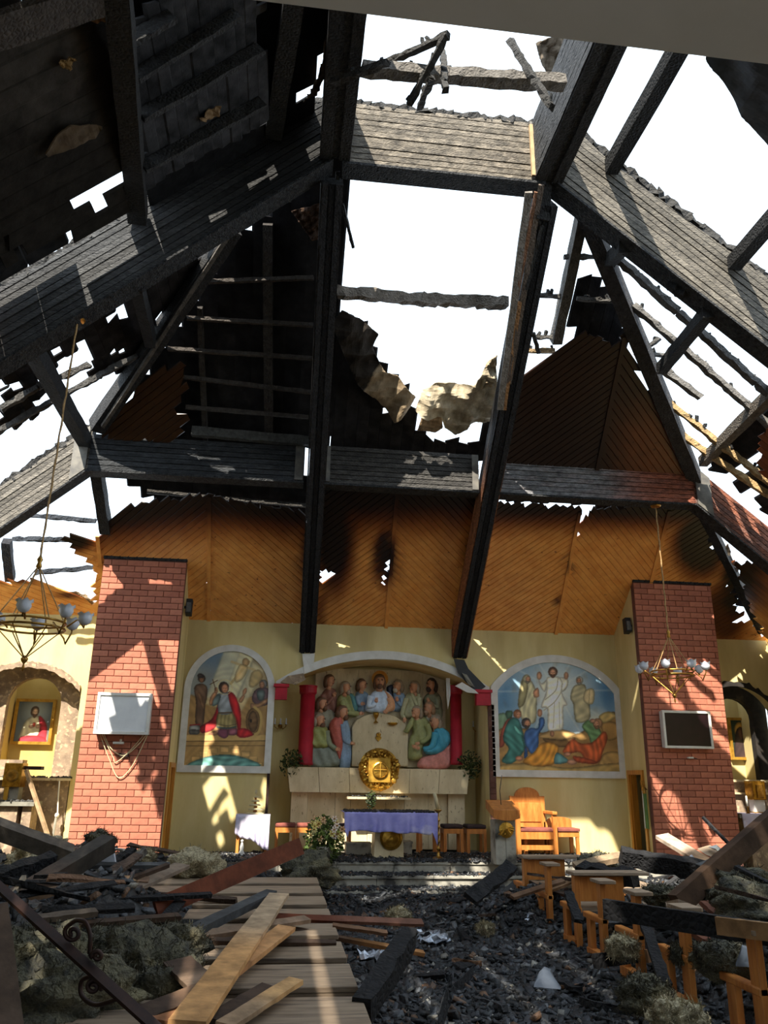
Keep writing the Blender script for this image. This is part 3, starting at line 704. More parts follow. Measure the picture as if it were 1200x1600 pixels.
for i, (a, c_, lab) in enumerate((((600, 100), (700, 55), 'thin charred lath slanting across the sky at upper left of the purlin'),
                                  ((638, 165), (697, 55), 'charred lath crossing behind the ridge purlin'),
                                  ((655, 168), (674, 122), 'short charred lath hanging from the ridge purlin'),
                                  ((797, 62), (862, 168), 'charred lath slanting down to the right of the ridge opening'),
                                  ((520, 128), (606, 98), 'charred lath end beside the left ridge beam'),
                                  ((692, 80), (696, 140), 'upright charred stub on the ridge purlin'))):
    batten(lab, [atY(*a, 6.6), atY(*c_, 6.0)], .06, .06, (.05, .048, .046), 2, 10+i, 'lath')
PR = off(P_RIGHT, .1)
for i, (pts, w, col, bits, lab) in enumerate((
    ([(958, 398), (1060, 488), (1182, 598), (1330, 730)], .09, (.14, .135, .13), 26, 'uppermost spiky charred batten on the open right slope'),
    ([(990, 478), (1080, 555), (1180, 645), (1330, 778)], .08, (.16, .15, .14), 24, 'second spiky charred batten on the open right slope'),
    ([(1038, 578), (1095, 622)], .09, (.17, .16, .15), 3, 'short broken batten end on the open right slope'),
    ([(1038, 622), (1120, 690), (1195, 748), (1330, 852)], .06, (.40, .27, .13), 14, 'half burnt yellow batten on the open right slope'),
    ([(1064, 678), (1110, 712), (1200, 772), (1330, 860)], .07, (.45, .30, .14), 0, 'lower yellow batten ending above the right knee joint'))):
    batten(lab, [at_plane(*p, PR) for p in pts], w, .09, col, bits, 30+i)
for i, (a, c_, lab) in enumerate((((880, 401), (932, 402), 'small charred cross stub on the jack rafter'), ((835, 460), (880, 465), 'thin charred batten right of the right rafter'),
                                  ((836, 526), (872, 528), 'lower thin charred batten right of the right rafter'), ((820, 548), (868, 548), 'pale batten at the top of the brown plank ceiling'),
                                  ((990, 551), (1037, 555), 'charred stub sticking out of the right hip timber'), ((1015, 540), (1030, 528), 'small black stub on the right hip timber'))):
    batten(lab, [at_plane(*a, PB), at_plane(*c_, PB)], .05, .06, (.10, .095, .09) if i != 3 else (.35, .24, .13), 2, 50+i)
# heavy timber at lower right and sooty boards there
strut('pale edged rafter crossing at the lower right slope', at_plane(1098, 722, PR), at_plane(1290, 530, PR), .14, .16, 'jack_rafter', col=(.14, .12, .10), cat='rafter')
d = thing('roof_deck', 'sooty board remnants of the right slope beside the knee joint', 'roof deck', (0, 0, 0))
planks(d, off(P_RIGHT, .22), [(1110, 715), (1140, 690), (1320, 540), (1320, 880), (1150, 760)], 0, .2, .02, M_DECKA, flat((.03, .03, .032), .4), jit=.12, seed=61, name='deck_board', skip=.25)
d = thing('roof_deck', 'brown charred boards on the right slope below the sloping brace', 'roof deck', (0, 0, 0))
planks(d, off(P_RIGHT, .02), [(1148, 880), (1320, 850), (1320, 1080), (1198, 1000), (1172, 950)], 90, .12, .02, M_ORG, charmap([(1160, 900, 40, 60, 1), (1200, 900, 30, 60, .6)]), jit=.05, seed=62, name='deck_board')
planks(d, off(P_RIGHT, .02), [(1184, 690), (1320, 560), (1320, 850), (1192, 745)], 90, .12, .02, M_ORG, flat((.20, .10, .06)), jit=.03, seed=63, name='deck_board')

# ---- surviving roof decks -------------------------------------------------------
OUT = .26
d = thing('roof_deck', 'black burnt roof deck behind the battens in the left bay', 'roof deck', (0, 0, 0))
planks(d, off(P_BACK, OUT), [(170, 690), (238, 560), (300, 470), (362, 372), (470, 290), (520, 215), (540, 240), (520, 460), (505, 700)], 90, .24, .02, M_DECKA, flat((.018, .017, .018), .5), jit=.02, gap=.004, seed=64, name='deck_board',
       holes=[[(395, 366), (402, 362), (400, 370), (394, 374)], [(507, 300), (513, 296), (512, 340), (506, 350)]])
for i, (a, c_) in enumerate((((302, 441), (490, 434)), ((292, 497), (489, 508)), ((262, 545), (488, 560)), ((276, 588), (487, 613)), ((290, 636), (482, 652)))):
    batten('charred batten crossing the black left bay, number %s from the top' % ('one two three four five'.split()[i]), [at_plane(*a, off(P_BACK, .14)), at_plane(*c_, off(P_BACK, .14))], .05, .055, (.075, .065, .058), 0, 70+i, jit=.004)
for i, (a, c_) in enumerate((((312, 480), (321, 690)), ((418, 350), (420, 690)))):
    strut(('left' if i == 0 else 'right')+' charred jack rafter behind the battens of the left bay', at_plane(*a, off(P_BACK, .2)), at_plane(*c_, off(P_BACK, .2)), .07 if i == 0 else .13, .1, 'jack_rafter', col=(.05, .044, .04), cat='rafter')
strut('broad charred rail just above the left cross beam', at_plane(300, 674, off(P_BACK, .05)), at_plane(484, 690, off(P_BACK, .05)), .1, .14, 'rail', col=(.08, .08, .075), cat='batten')
d = thing('roof_deck', 'black deck fragment high behind the brown planks at right', 'roof deck', (0, 0, 0))
planks(d, off(P_BACK, OUT), [(893, 545), (900, 436), (915, 432), (940, 440), (946, 455), (962, 445), (985, 545)], 90, .16, .02, M_DECKA, flat((.02, .019, .02), .5), jit=.03, seed=65, name='deck_board')
batten('ragged batten across the black deck fragment at right', [at_plane(900, 466, PB), at_plane(972, 472, PB)], .04, .05, (.09, .085, .08), 3, 80)
d = thing('roof_deck', 'black burnt deck and felt at lower left of the open middle bay', 'roof deck', (0, 0, 0))
planks(d, off(P_BACK, OUT), [(508, 720), (520, 500), (534, 488), (572, 505), (580, 545), (600, 580), (622, 605), (650, 640), (662, 690), (745, 690), (770, 640), (775, 720)], 90, .18, .02, M_DECKA, flat((.022, .02, .02), .5), jit=.06, seed=66, name='deck_board',
       holes=[[(583, 640), (602, 630), (622, 650), (600, 652)], [(518, 580), (526, 580), (524, 592)]])
d = thing('roof_deck', 'sooty roof boards left between the cross beam and the plank ceiling at left', 'roof deck', (0, 0, 0))
planks(d, off(P_BACK, .2), [(180, 735), (485, 745), (485, 815), (400, 800), (330, 780), (250, 790), (210, 760)], 90, .2, .02, M_DECKA, flat((.018, .018, .02), .4), jit=.02, seed=67, name='deck_board')
for i, (a, c_) in enumerate((((230, 768), (480, 790)), )):
    batten('charred batten visible under the left cross beam', [at_plane(*a, off(P_BACK, .12)), at_plane(*c_, off(P_BACK, .12))], .05, .06, (.06, .055, .05), 0, 85, jit=.004)
d = thing('roof_deck', 'black charred fringe of deck under the right cross beam', 'roof deck', (0, 0, 0))
planks(d, off(P_BACK, .2), [(790, 745), (895, 745), (898, 790), (860, 788), (820, 782), (800, 792)], 90, .14, .02, M_DECKA, flat((.018, .018, .02), .4), jit=.02, seed=68, name='deck_board', holes=[[(852, 781), (905, 781), (905, 788), (852, 788)]])
planks(d, off(P_BACK, .2), [(935, 745), (1085, 745), (1130, 860), (1180, 960), (1150, 940), (1118, 880), (1082, 800), (1000, 800), (938, 815)], 90, .14, .02, M_DECKA, flat((.018, .018, .02), .4), jit=.05, seed=69, name='deck_board',
       holes=[[(1058, 783), (1084, 785), (1082, 795), (1060, 793)], [(1100, 850), (1122, 842), (1124, 852), (1100, 862)]])
# left slope between the two frames: ragged remnants
PLO = off(P_LEFT, .22)
d = thing('roof_deck', 'ragged black deck hanging under the long left rafter', 'roof deck', (0, 0, 0))
planks(d, PLO, [(2, 612), (4, 548), (60, 520), (240, 430), (330, 380), (510, 255), (490, 330), (380, 360), (345, 385), (320, 410), (290, 460), (262, 490), (240, 500), (225, 560), (190, 545), (160, 560), (130, 530), (100, 560), (60, 600), (20, 604)], 0, .16, .02, M_DECKA, flat((.022, .02, .02), .5), jit=.05, seed=70, name='deck_board',
       holes=[[(312, 398), (320, 375), (342, 362), (336, 385), (318, 402)], [(173, 500), (178, 478), (203, 474), (206, 498), (188, 503)], [(75, 555), (100, 532), (105, 545), (85, 562)], [(66, 525), (78, 518), (76, 530)]])
for i, pg in enumerate(([(2, 668), (4, 612), (22, 604), (45, 632), (58, 652), (24, 664)], [(40, 612), (70, 590), (78, 612), (50, 625)], [(140, 590), (150, 560), (200, 545), (232, 530), (228, 560), (190, 580)])):
    d = thing('roof_deck', ['torn dark deck patch at the left edge below the long rafter', 'small hanging deck scrap left of the knee strut', 'torn deck scrap above the left knee joint'][i], 'roof deck', (0, 0, 0))
    planks(d, PLO, pg, 0, .12, .02, M_DECKA, flat((.022, .02, .02), .5), jit=.05, seed=71+i, name='deck_board')
for i, (pts, lab) in enumerate((([(-10, 678), (90, 622), (215, 555)], 'long charred lath crossing the sky left of the knee joint'), ([(0, 640), (60, 605), (140, 570)], 'upper charred lath crossing the sky left of the knee joint'),
                                ([(45, 805), (150, 814)], 'thin dark lath below the left brace'), ([(20, 842), (110, 843)], 'second thin dark lath below the left brace'), ([(55, 895), (152, 886)], 'dark blue lath above the left chapel boards'))):
    batten(lab, [at_plane(*p, off(P_LEFT, .12) if i < 2 else off(P_BACK, .15)) for p in pts], .07 if i < 2 else .045, .07, (.09, .085, .08) if i < 2 else (.04, .045, .055), 4 if i < 2 else 0, 90+i)
strut('burnt post stump at the left edge above the chapel boards', at_plane(10, 845, off(P_BACK, .2)), at_plane(16, 905, off(P_BACK, .2)), .14, .14, 'post', col=(.035, .035, .04), cat='post')
# nearer left slope: tiers of charred boards
tiers = [[(205, 60), (225, 22), (262, -30), (360, -30), (420, 18), (330, 55), (215, 118)],
         [(212, 122), (370, 22), (405, 30), (405, 70), (220, 175)],
         [(218, 190), (410, 78), (412, 165), (420, 190), (365, 222), (330, 232), (300, 250), (228, 300)]]
def dcol(p, rnd): 
    t = rnd.uniform(.5, 1.5); return (.042*t, .042*t, .045*t)
for i, pg in enumerate(tiers):
    d = thing('roof_deck', '%s tier of upright charred boards on the left slope' % ('upper', 'middle', 'lower')[i], 'roof deck', (0, 0, 0))
    planks(d, off(P_LEFT, .14+.0*i), pg, 0, .13, .025, M_DECKA, dcol, jit=.02, gap=.008, seed=100+i, name='deck_board', proud=.02)
for i, (a, c_) in enumerate((((205, 62), (270, 25)), ((212, 120), (372, 22)), ((220, 182), (408, 76)), ((224, 262), (410, 160)))):
    strut('charred purlin edge under the %s board tier of the left slope' % ('first', 'second', 'third', 'lowest')[i], at_plane(*a, off(P_LEFT, .05)), at_plane(*c_, off(P_LEFT, .05)), .05, .14, 'purlin', col=(.045, .045, .046))
d = thing('roof_deck', 'wide sooty brown sheathing boards at the upper left corner', 'roof deck', (0, 0, 0))
def scol(p, rnd):
    u, v = pix(p); t = rnd.uniform(.8, 1.2); k = .045 if v < 200 and u < 130 else .022; return (k*1.1*t, k*.95*t, k*.8*t)
planks(d, off(P_LEFT, .16), [(-120, 60), (0, 45), (170, -10), (182, 60), (195, 250), (208, 330), (160, 350), (110, 372), (60, 395), (0, 425), (-60, 470), (-140, 500)], 90, .21, .025, M_DECKA, scol, jit=.03, seed=110, name='deck_board', proud=.03, segs=14,
       holes=[[(108, 328), (120, 312), (150, 296), (193, 270), (197, 292), (165, 318), (128, 336)], [(25, 400), (40, 372), (66, 358), (64, 372), (45, 384)], [(-10, 410), (8, 378), (12, 390), (4, 412)]])
strut('weathered eaves plank at the top left corner', at_plane(-40, 60, off(P_LEFT, -.1)), at_plane(175, -8, off(P_LEFT, -.1)), .3, .06, 'purlin', col=(.07, .058, .05))
d = thing('roof_deck', 'black deck around the ridge beside the left ridge beam', 'roof deck', (0, 0, 0))
planks(d, off(P_LEFT, .3), [(186, -60), (560, -60), (535, 20), (505, 140), (500, 190), (470, 230), (420, 250), (360, 280), (290, 310), (225, 345), (205, 240)], 0, .3, .02, M_DECKA, flat((.014, .014, .015), .4), jit=.02, gap=.0, segs=4, seed=111, name='deck_board',
       holes=[[(500, 110), (518, 60), (514, 100), (508, 130)], [(450, 165), (505, 115), (508, 128), (458, 170)], [(366, 208), (385, 196), (412, 178), (419, 182), (416, 192), (395, 202), (372, 211)], [(222, 252), (250, 238), (276, 226), (270, 238), (240, 254), (224, 264)], [(310, 232), (318, 228), (316, 234)], [(340, 218), (348, 214), (346, 222)]])

def snap_out(pts, X, Y, IN):
    """pull grid points that lie just outside an outline back onto it"""
    A = np.array([tuple(p)[:2] for p in pts]); BX, BY = X.copy(), Y.copy(); D = np.full(X.shape, 9e9)
    for i in range(len(A)):
        a, e = A[i], A[(i+1) % len(A)]-A[i]; t = np.clip(((X-a[0])*e[0]+(Y-a[1])*e[1])/max(1e-12, e@e), 0, 1); qx, qy = a[0]+t*e[0], a[1]+t*e[1]; d = np.hypot(X-qx, Y-qy)
        k = d < D; D = np.where(k, d, D); BX = np.where(k, qx, BX); BY = np.where(k, qy, BY)
    return np.where(IN, X, BX), np.where(IN, Y, BY)
# unseen boards added on the slopes to hold back sun and sky light
def slope_boards(label, pts, n, m=M_SOOT, vec=(0, 0, .04)):
    """pts: four corners; split into n long boards"""
    T = thing('roof_deck', label, 'roof deck', pts[0]); A, B, C, D = [V(p) for p in pts]
    for i in range(n):
        s0, s1 = i/n, (i+1)/n-.004
        MB().prism([A.lerp(D, s0), B.lerp(C, s0), B.lerp(C, s1), A.lerp(D, s1)], vec).build('deck_board', m, T)
zl = lambda x: 9.5-.9*(.17-x)
zr = lambda x: 9.5-.87*(x-3.06)
slope_boards('unseen boards added on the left slope beyond the view to block light', [(-2.6, 1.2, zl(-2.6)+.1), (-2.6, 7.7, zl(-2.6)+.1), (-6.0, 7.7, zl(-6.0)+.1), (-6.0, 1.2, zl(-6.0)+.1)], 9)
slope_boards('unseen boards added on the upper left slope to shade the aisle', [(.4, 1.5, zl(.4)), (.4, 5.0, zl(.4)), (-2.7, 5.0, zl(-2.7)), (-2.7, 1.5, zl(-2.7))], 8)
slope_boards('unseen boards added on the left slope above the gallery to block light', [(1.6, -3.5, zl(1.6)), (1.6, 1.6, zl(1.6)), (-6.0, 1.6, zl(-6.0)), (-6.0, -3.5, zl(-6.0))], 14)
slope_boards('unseen boards added on the right slope above the gallery to block light', [(1.6, -3.5, zr(1.6)), (1.6, 1.6, zr(1.6)), (9.4, 1.6, zr(9.4)), (9.4, -3.5, zr(9.4))], 14)
# dark sheet hanging at the upper right corner and roof felt beside the right ridge beam
def crumple(name, label, pl, px, m, amp, col, n=40, seed=1, cat='roof felt', lift=0.0, colfn=None, parent=None):
    rs = np.random.RandomState(seed); o, e1, e2, nn = frame_of(pl)
    pts = []
    for (u, v) in px:
        q = at_plane(u, v, pl)-o; pts.append((q.dot(e1), q.dot(e2)))
    pts = [tuple(p) for p in pts]; A = np.array(pts); lo, hi = A.min(0), A.max(0)
    xs = np.linspace(lo[0], hi[0], n); ys = np.linspace(lo[1], hi[1], n)
    X, Y = np.meshgrid(xs, ys); H = np.zeros_like(X); S = (hi-lo).max()
    for k in range(14):
        th = rs.uniform(0, 6.28); f = rs.uniform(3, 20)/S; ph = rs.uniform(0, 6.28)
        H += np.abs(np.sin(f*(X*np.cos(th)+Y*np.sin(th))+ph))*amp/ (1+f*S/9)
    H = (H-H.mean())/max(1e-6, np.abs(H-H.mean()).max())*amp*.55
    IN = inside(pts, X, Y); X, Y = snap_out(pts, X, Y, IN)
    P = []; C = []
    for j in range(n):
        for i in range(n):
            p = o+e1*float(X[j, i])+e2*float(Y[j, i])+nn*float(H[j, i]+lift); P.append(p)
            t = rs.uniform(.92, 1.06); c = colfn(p) if colfn else col; C.append((c[0]*t, c[1]*t, c[2]*t))
    b = MB(); b.grid(P, n, n, C, keep=lambda i, j: IN[j, i] or IN[j, i+1] or IN[j+1, i] or IN[j+1, i+1])
    used = sorted({i for f in b.f for i in f}); mp = {k: i for i, k in enumerate(used)}
    b.v = [b.v[k] for k in used]; b.c = [b.c[k] for k in used]; b.f = [tuple(mp[i] for i in f) for f in b.f]
    ob = b.build(name, m, parent, label=label, cat=cat)
    so = ob.modifiers.new('thickness', 'SOLIDIFY'); so.thickness = .012; so.offset = 0
    return ob
crumple('roof_membrane', 'dark blue grey membrane hanging at the upper right corner', off(P_RIGHT, .1), [(1095, 40), (1108, 95), (1130, 130), (1160, 180), (1200, 232), (1290, 260), (1290, 40)], M_MEMB, .12, (1, 1, 1), seed=3)
crumple('roof_felt', 'brown torn felt scrap left of the right ridge beam', off(P_BACK, .6), [(838, 68), (846, 100), (860, 122), (884, 122), (892, 80), (880, 50)], M_FELT, .15, (.25, .22, .2), n=18, seed=4)
FB = off(P_BACK, .12)
crumple('roof_felt', 'crumpled pale roofing felt hanging at the lower right of the middle bay', FB, [(648, 640), (662, 612), (680, 602), (700, 598), (720, 606), (742, 600), (760, 570), (776, 560), (774, 640), (768, 660), (740, 664), (700, 664), (690, 650), (668, 652)], M_FELT, .3, (1.1, 1.05, .95), n=46, seed=5)
crumple('roof_felt', 'smooth pale insulation sheet below the crumpled felt', off(P_BACK, .16), [(690, 652), (702, 640), (735, 628), (742, 650), (730, 672), (712, 680), (695, 668)], M_FELT, .05, (1.0, .95, .85), n=20, seed=6)
crumple('roof_felt', 'brown scorched insulation sheet below the crumpled felt', off(P_BACK, .18), [(652, 672), (660, 650), (690, 648), (692, 668), (680, 676)], M_FELT, .05, (.55, .42, .32), n=16, seed=7)
crumple('roof_felt', 'curled burnt felt along the left edge of the middle opening', FB, [(520, 510), (534, 484), (562, 498), (592, 525), (582, 545), (600, 580), (622, 590), (650, 622), (640, 640), (615, 655), (585, 620), (560, 600), (540, 560)], M_FELT, .3, None, n=46, seed=8,
        colfn=lambda p: (.045, .036, .03) if pix(p)[0]+.55*pix(p)[1] < 905 else (.5, .42, .33))
crumple('roof_felt', 'long curled strip of pale felt along the right edge of the middle opening', FB, [(742, 606), (752, 590), (768, 560), (776, 552), (774, 600), (760, 606)], M_FELT, .2, (.8, .72, .6), n=18, seed=9)
crumple('roof_felt', 'flapping burnt felt beside the left ridge beam', off(P_LEFT, .2), [(470, 160), (500, 110), (512, 62), (524, 36), (520, 90), (508, 120), (490, 150)], M_FELT, .15, (.35, .26, .2), n=20, seed=10)
crumple('roof_felt', 'scorched felt patch curling on the lower boards of the left slope', off(P_LEFT, .08), [(312, 186), (325, 176), (345, 165), (340, 180), (322, 190)], M_FELT, .06, (.45, .32, .2), n=12, seed=11)
crumple('roof_felt', 'small mustard coloured felt curl on the upper left sheathing', off(P_LEFT, .08), [(92, 98), (105, 90), (118, 92), (110, 106), (98, 106)], M_FELT, .06, (.5, .34, .15), n=12, seed=12)
crumple('roof_felt', 'brown torn sheet hanging at the top of the thick purlin', off(P_LEFT, -.02), [(124, 18), (160, 8), (166, 30), (140, 36)], M_FELT, .1, (.4, .22, .12), n=14, seed=13)
crumple('roof_felt', 'pale checkered sheathing scrap low on the upper left slope', off(P_LEFT, .08), [(70, 240), (90, 212), (110, 196), (158, 196), (150, 215), (110, 230), (75, 245)], M_FELT, .05, (.16, .12, .08), n=20, seed=14)
crumple('roof_felt', 'ragged insulation clinging to the hip below the right knee joint', off(P_BACK, .05), [(1128, 860), (1138, 850), (1146, 880), (1144, 900), (1130, 895)], M_FELT, .15, (.25, .2, .16), n=14, seed=15)
crumple('roof_felt', 'ragged felt on the eaves above the left chapel', off(P_BACK, .1), [(105, 922), (120, 925), (152, 940), (150, 948), (120, 938)], M_FELT, .15, (.5, .42, .34), n=14, seed=16)
crumple('roof_felt', 'brown scorched felt hanging in the dark left bay near the rafter', off(P_BACK, .2), [(455, 330), (500, 318), (500, 372), (488, 376), (470, 350)], M_FELT, .12, (.10, .055, .035), n=18, seed=17)

# ------------------------------------------------------------------ altar wall: relief, columns, retable
def inflate(poly, depth, y0, res=.011, folds=(), edge=.09, col=(1, 1, 1), seed=0, cvar=.06):
    """raised relief shape: outline in (x,z), swelling towards the viewer from the plane y0"""
    rs = np.random.RandomState(seed); A = np.array(poly); lo, hi = A.min(0)-res, A.max(0)+res
    nx, nz = int((hi[0]-lo[0])/res)+2, int((hi[1]-lo[1])/res)+2
    X, Z = np.meshgrid(lo[0]+np.arange(nx)*res, lo[1]+np.arange(nz)*res)
    IN = inside(poly, X, Z); D = np.full(X.shape, 9.0)
    for i in range(len(A)):
        a, b_ = A[i], A[(i+1) % len(A)]; e = b_-a; L2 = max(1e-9, (e**2).sum())
        t = np.clip(((X-a[0])*e[0]+(Z-a[1])*e[1])/L2, 0, 1)
        D = np.minimum(D, np.hypot(X-a[0]-t*e[0], Z-a[1]-t*e[1]))
    q = np.clip(D/edge, 0, 1); H = depth*np.sqrt(np.clip(1-(1-q)**2, 0, 1)); sh = np.ones_like(H)
    for (ang, freq, amp) in folds:
        c_, s_ = math.cos(math.radians(ang)), math.sin(math.radians(ang)); ph = rs.uniform(0, 6)
        w = np.sin(freq*(X*c_+Z*s_)+ph+1.2*np.sin(5*(X*s_-Z*c_)+ph)); H += amp*w*np.clip(q*1.5, 0, 1)
    H = np.where(IN, H, -.012); X, Z = snap_out(poly, X, Z, IN)
    b = MB(); P = [(float(X[j, i]), y0-float(H[j, i]), float(Z[j, i])) for j in range(nz) for i in range(nx)]
    C = [tuple(np.array(col)*(1+rs.uniform(-cvar, cvar))) for _ in range(nx*nz)]
    b.grid(P, nx, nz, C, keep=lambda i, j: IN[j, i] or IN[j, i+1] or IN[j+1, i] or IN[j+1, i+1])
    used = sorted({i for f in b.f for i in f}); mp = {k: i for i, k in enumerate(used)}
    b.v = [b.v[k] for k in used]; b.c = [b.c[k] for k in used]; b.f = [tuple(mp[i] for i in f) for f in b.f]
    return b
YR = 14.86
def z5(x, y, Y=YR):
    p = atY(430+x/3.75, 1030+y/3.75, Y); return (p.x, p.z)
REL = thing('last_supper_relief', 'painted relief of robed figures around a table, behind the altar', 'relief', tuple(atY(592, 1198, 14.8)))
# stone backing panels
xs = [215, 345, 475, 605, 735, 865, 1000]
for a, c_ in zip(xs[:-1], xs[1:]):
    p0 = z5(a, 632, 14.9); p1 = z5(c_, 632, 14.9); zt = z5(600, 62, 14.9)[1]
    MB().box(p0[0]+.002, p1[0]-.002, 14.88, 14.93, p0[1], zt).build('back_slab', M_TRAV, REL)
def zp(pts, Y=YR, sm=4): return [tuple(p) for p in smoothpoly([z5(x, y, Y) for x, y in pts], sm)]
# table slab
tb = [(443, 632), (443, 400), (470, 355), (520, 328), (600, 312), (690, 328), (750, 365), (775, 400), (775, 632)]
b = inflate([z5(*p) for p in tb], .13, YR, edge=.02, col=(1, 1, 1), res=.014); b.build('table_slab', M_TRAV, REL, smooth=False)
SKIN = lin(176, 128, 98)
def ballp(parent, name, c, r, col, m=M_RELIEF, nu=12, nv=8, jit=0):
    b = MB(); b.ball(c, *r, nu=nu, nv=nv, col=col, jit=jit); return b.build(name, m, parent, smooth=True)
def head(parent, x, y, r, Y, turn, hair, beard=None, skin=SKIN, hairlen=1.0):
    cx, cz = z5(x, y, Y); s = r
    b = MB(); n = len(b.v)
    b.ball((cx, Y, cz), s*.78, s*.85, s*1.05, nu=14, nv=10, col=skin)
    vs = []
    for (px_, py_, pz_) in b.v:                       # chin narrower, brow and cheeks shaped
        t = (pz_-cz)/s
        k = 1-.28*max(0, -t-.1); vs.append((cx+(px_-cx)*k, py_, pz_))
    b.v = vs
    fx = turn*.45*s; fy = -s*.85*(1-.25*abs(turn))
    b.beam((cx+fx, Y+fy*1.0, cz+.18*s), (cx+fx*1.35, Y+fy*1.2, cz-.18*s), .16*s, .2*s, col=skin)          # nose
    for e in (-1, 1):                                  # brow ridges, eyes, ears
        ex = cx+fx+e*.3*s
        b.ball((ex, Y+fy*.93, cz+.16*s), .13*s, .08*s, .07*s, nu=6, nv=4, col=lin(60, 44, 36))
        b.ball((ex, Y+fy*.93, cz+.3*s), .18*s, .1*s, .05*s, nu=6, nv=4, col=tuple(c*.6 for c in hair))
        b.ball((cx+e*.78*s-fx*.3, Y, cz+.02*s), .1*s, .16*s, .2*s, nu=6, nv=5, col=skin)
    b.ball((cx+fx*1.1, Y+fy*.97, cz-.42*s), .22*s, .1*s, .06*s, nu=6, nv=4, col=lin(140, 74, 66))       # mouth
    b.tube([(cx-fx*.3, Y+.1*s, cz-.7*s), (cx-fx*.4, Y+.15*s, cz-1.5*s)], [.42*s, .5*s], 8, col=skin)    # neck
    h = b.build('head', M_RELIEF, parent, smooth=True)
    b = MB()
    hx = cx-fx*.35
    b.ball((hx, Y+.14*s, cz+.28*s), s*.92, s*.95, s*.95, nu=12, nv=8, col=hair, jit=.05)
    for e in (-1, 1):
        if turn and e*turn > 0: continue
        b.ball((hx+e*.72*s, Y+.1*s, cz-.35*s*hairlen), s*.34, s*.5, s*.85*hairlen, nu=8, nv=6, col=hair, jit=.06)
    if not turn:
        pass
    else: b.ball((hx-turn*.55*s, Y, cz-.2*s), s*.5, s*.7, s*.9*hairlen, nu=8, nv=6, col=hair, jit=.06)
    o = b.build('hair', M_RELIEF, parent, smooth=True)
    # clear the face: push the hair that would cover it behind the brow
    me = o.data
    for v in me.vertices:
        w = v.co+wl(parent)
        if w.y < Y-.25*s and w.z < cz+.42*s and abs(w.x-(cx+fx)) < .66*s: v.co.y = (Y-.1*s)-wl(parent).y
    if beard:
        ballp(parent, 'beard', (cx+fx*.9, Y+fy*.55, cz-.72*s), (.46*s, .4*s, .5*s), beard, nu=9, nv=6, jit=.08)
def hand(parent, x, y, Y, dx, dz, s=.05):
    cx, cz = z5(x, y, Y); b = MB(); L = math.hypot(dx, dz); dx, dz = dx/L, dz/L; nx_, nz_ = -dz, dx
    b.ball((cx, Y, cz), s*.75, s*.4, s*.75, nu=8, nv=6, col=SKIN)
    for k, ln in enumerate((.95, 1.1, 1.05, .85)):
        o = (k-1.5)*.3*s; p0 = (cx+nx_*o+dx*.4*s, Y-.05*s, cz+nz_*o+dz*.4*s); p1 = (cx+nx_*o*1.15+dx*ln*s, Y-.3*s, cz+nz_*o*1.15+dz*ln*s); p2 = (cx+nx_*o*1.2+dx*(ln+.45)*s, Y-.05*s, cz+nz_*o*1.2+dz*(ln+.45)*s)
        b.tube([p0, p1, p2], [.16*s, .15*s, .11*s], 5, col=SKIN)
    b.tube([(cx+nx_*.6*s, Y, cz+nz_*.6*s), (cx+nx_*.95*s+dx*.5*s, Y-.2*s, cz+nz_*.95*s+dz*.5*s)], [.18*s, .13*s], 5, col=SKIN)
    b.build('hand', M_RELIEF, parent, smooth=True)
def arm(parent, pts, rr, Y, col):
    P = [(*z5(x, y, Y),) for x, y in pts]; b = MB()
    pts3 = [(p[0], Y-.02*i*0, p[1]) for i, p in enumerate(P)]
    sm = smoothpoly([np.array(p) for p in pts3], 4, closed=False)
    n = len(sm); rad = [rr[0]+(rr[1]-rr[0])*i/(n-1)+.004*math.sin(i*2.1) for i in range(n)]
    b.tube(sm, rad, 8, col=col); b.build('sleeve', M_RELIEF, parent, smooth=True)
def figure(label, robe, rc, lv, hd, extra=(), arms=(), hands=(), folds=((15, 38, .012), (60, 22, .008)), depth=.10, seed=0):
    y0 = YR+.015-.045*lv
    b = inflate(zp(robe), depth, y0, col=rc, folds=folds, seed=seed)
    F = b.build('figure', M_RELIEF, REL, label=label, smooth=True)
    for k, (pg, c_, dd) in enumerate(extra):
        inflate(zp(pg), dd, y0-.03, col=c_, folds=((25, 42, .012), (80, 20, .008)), seed=seed+5+k).build('mantle', M_RELIEF, F, smooth=True)
    for pts, rr, c_ in arms: arm(F, pts, rr, y0-.11, c_)
    for h in hands: hand(F, h[0], h[1], y0-.14, h[2], h[3], .042)
    x, y, r, turn, hair, beard = hd
    head(F, x, y, r/3.75/86, y0-.07, turn, hair, beard)
    return F
BR, GR, DK, WG = lin(92, 66, 48), lin(132, 118, 100), lin(58, 46, 40), lin(168, 158, 142)
R1 = lin(124, 84, 72); OL = lin(132, 134, 88); TE = lin(74, 118, 120); BL = lin(118, 138, 158); PB_ = lin(176, 190, 206); PE = lin(190, 140, 104)
figure('standing figure in russet robe at far left', [(290, 178), (345, 172), (362, 220), (362, 300), (330, 318), (285, 318), (264, 240)], R1, 0, (322, 128, 34, 1, BR, None), arms=[(((280, 205), (300, 262), (345, 215)), (.05, .03), R1)], hands=[(345, 212, .4, 1)], seed=1)
figure('bearded figure in green with a teal mantle', [(372, 215), (430, 200), (470, 215), (480, 300), (470, 340), (400, 330), (360, 280)], OL, 1, (415, 168, 34, 1, GR, GR), extra=[([(425, 205), (462, 215), (482, 295), (455, 312), (432, 260)], TE, .10)], arms=[(((390, 240), (420, 310), (490, 318)), (.06, .04), OL)], hands=[(500, 318, 1, 0)], seed=2)
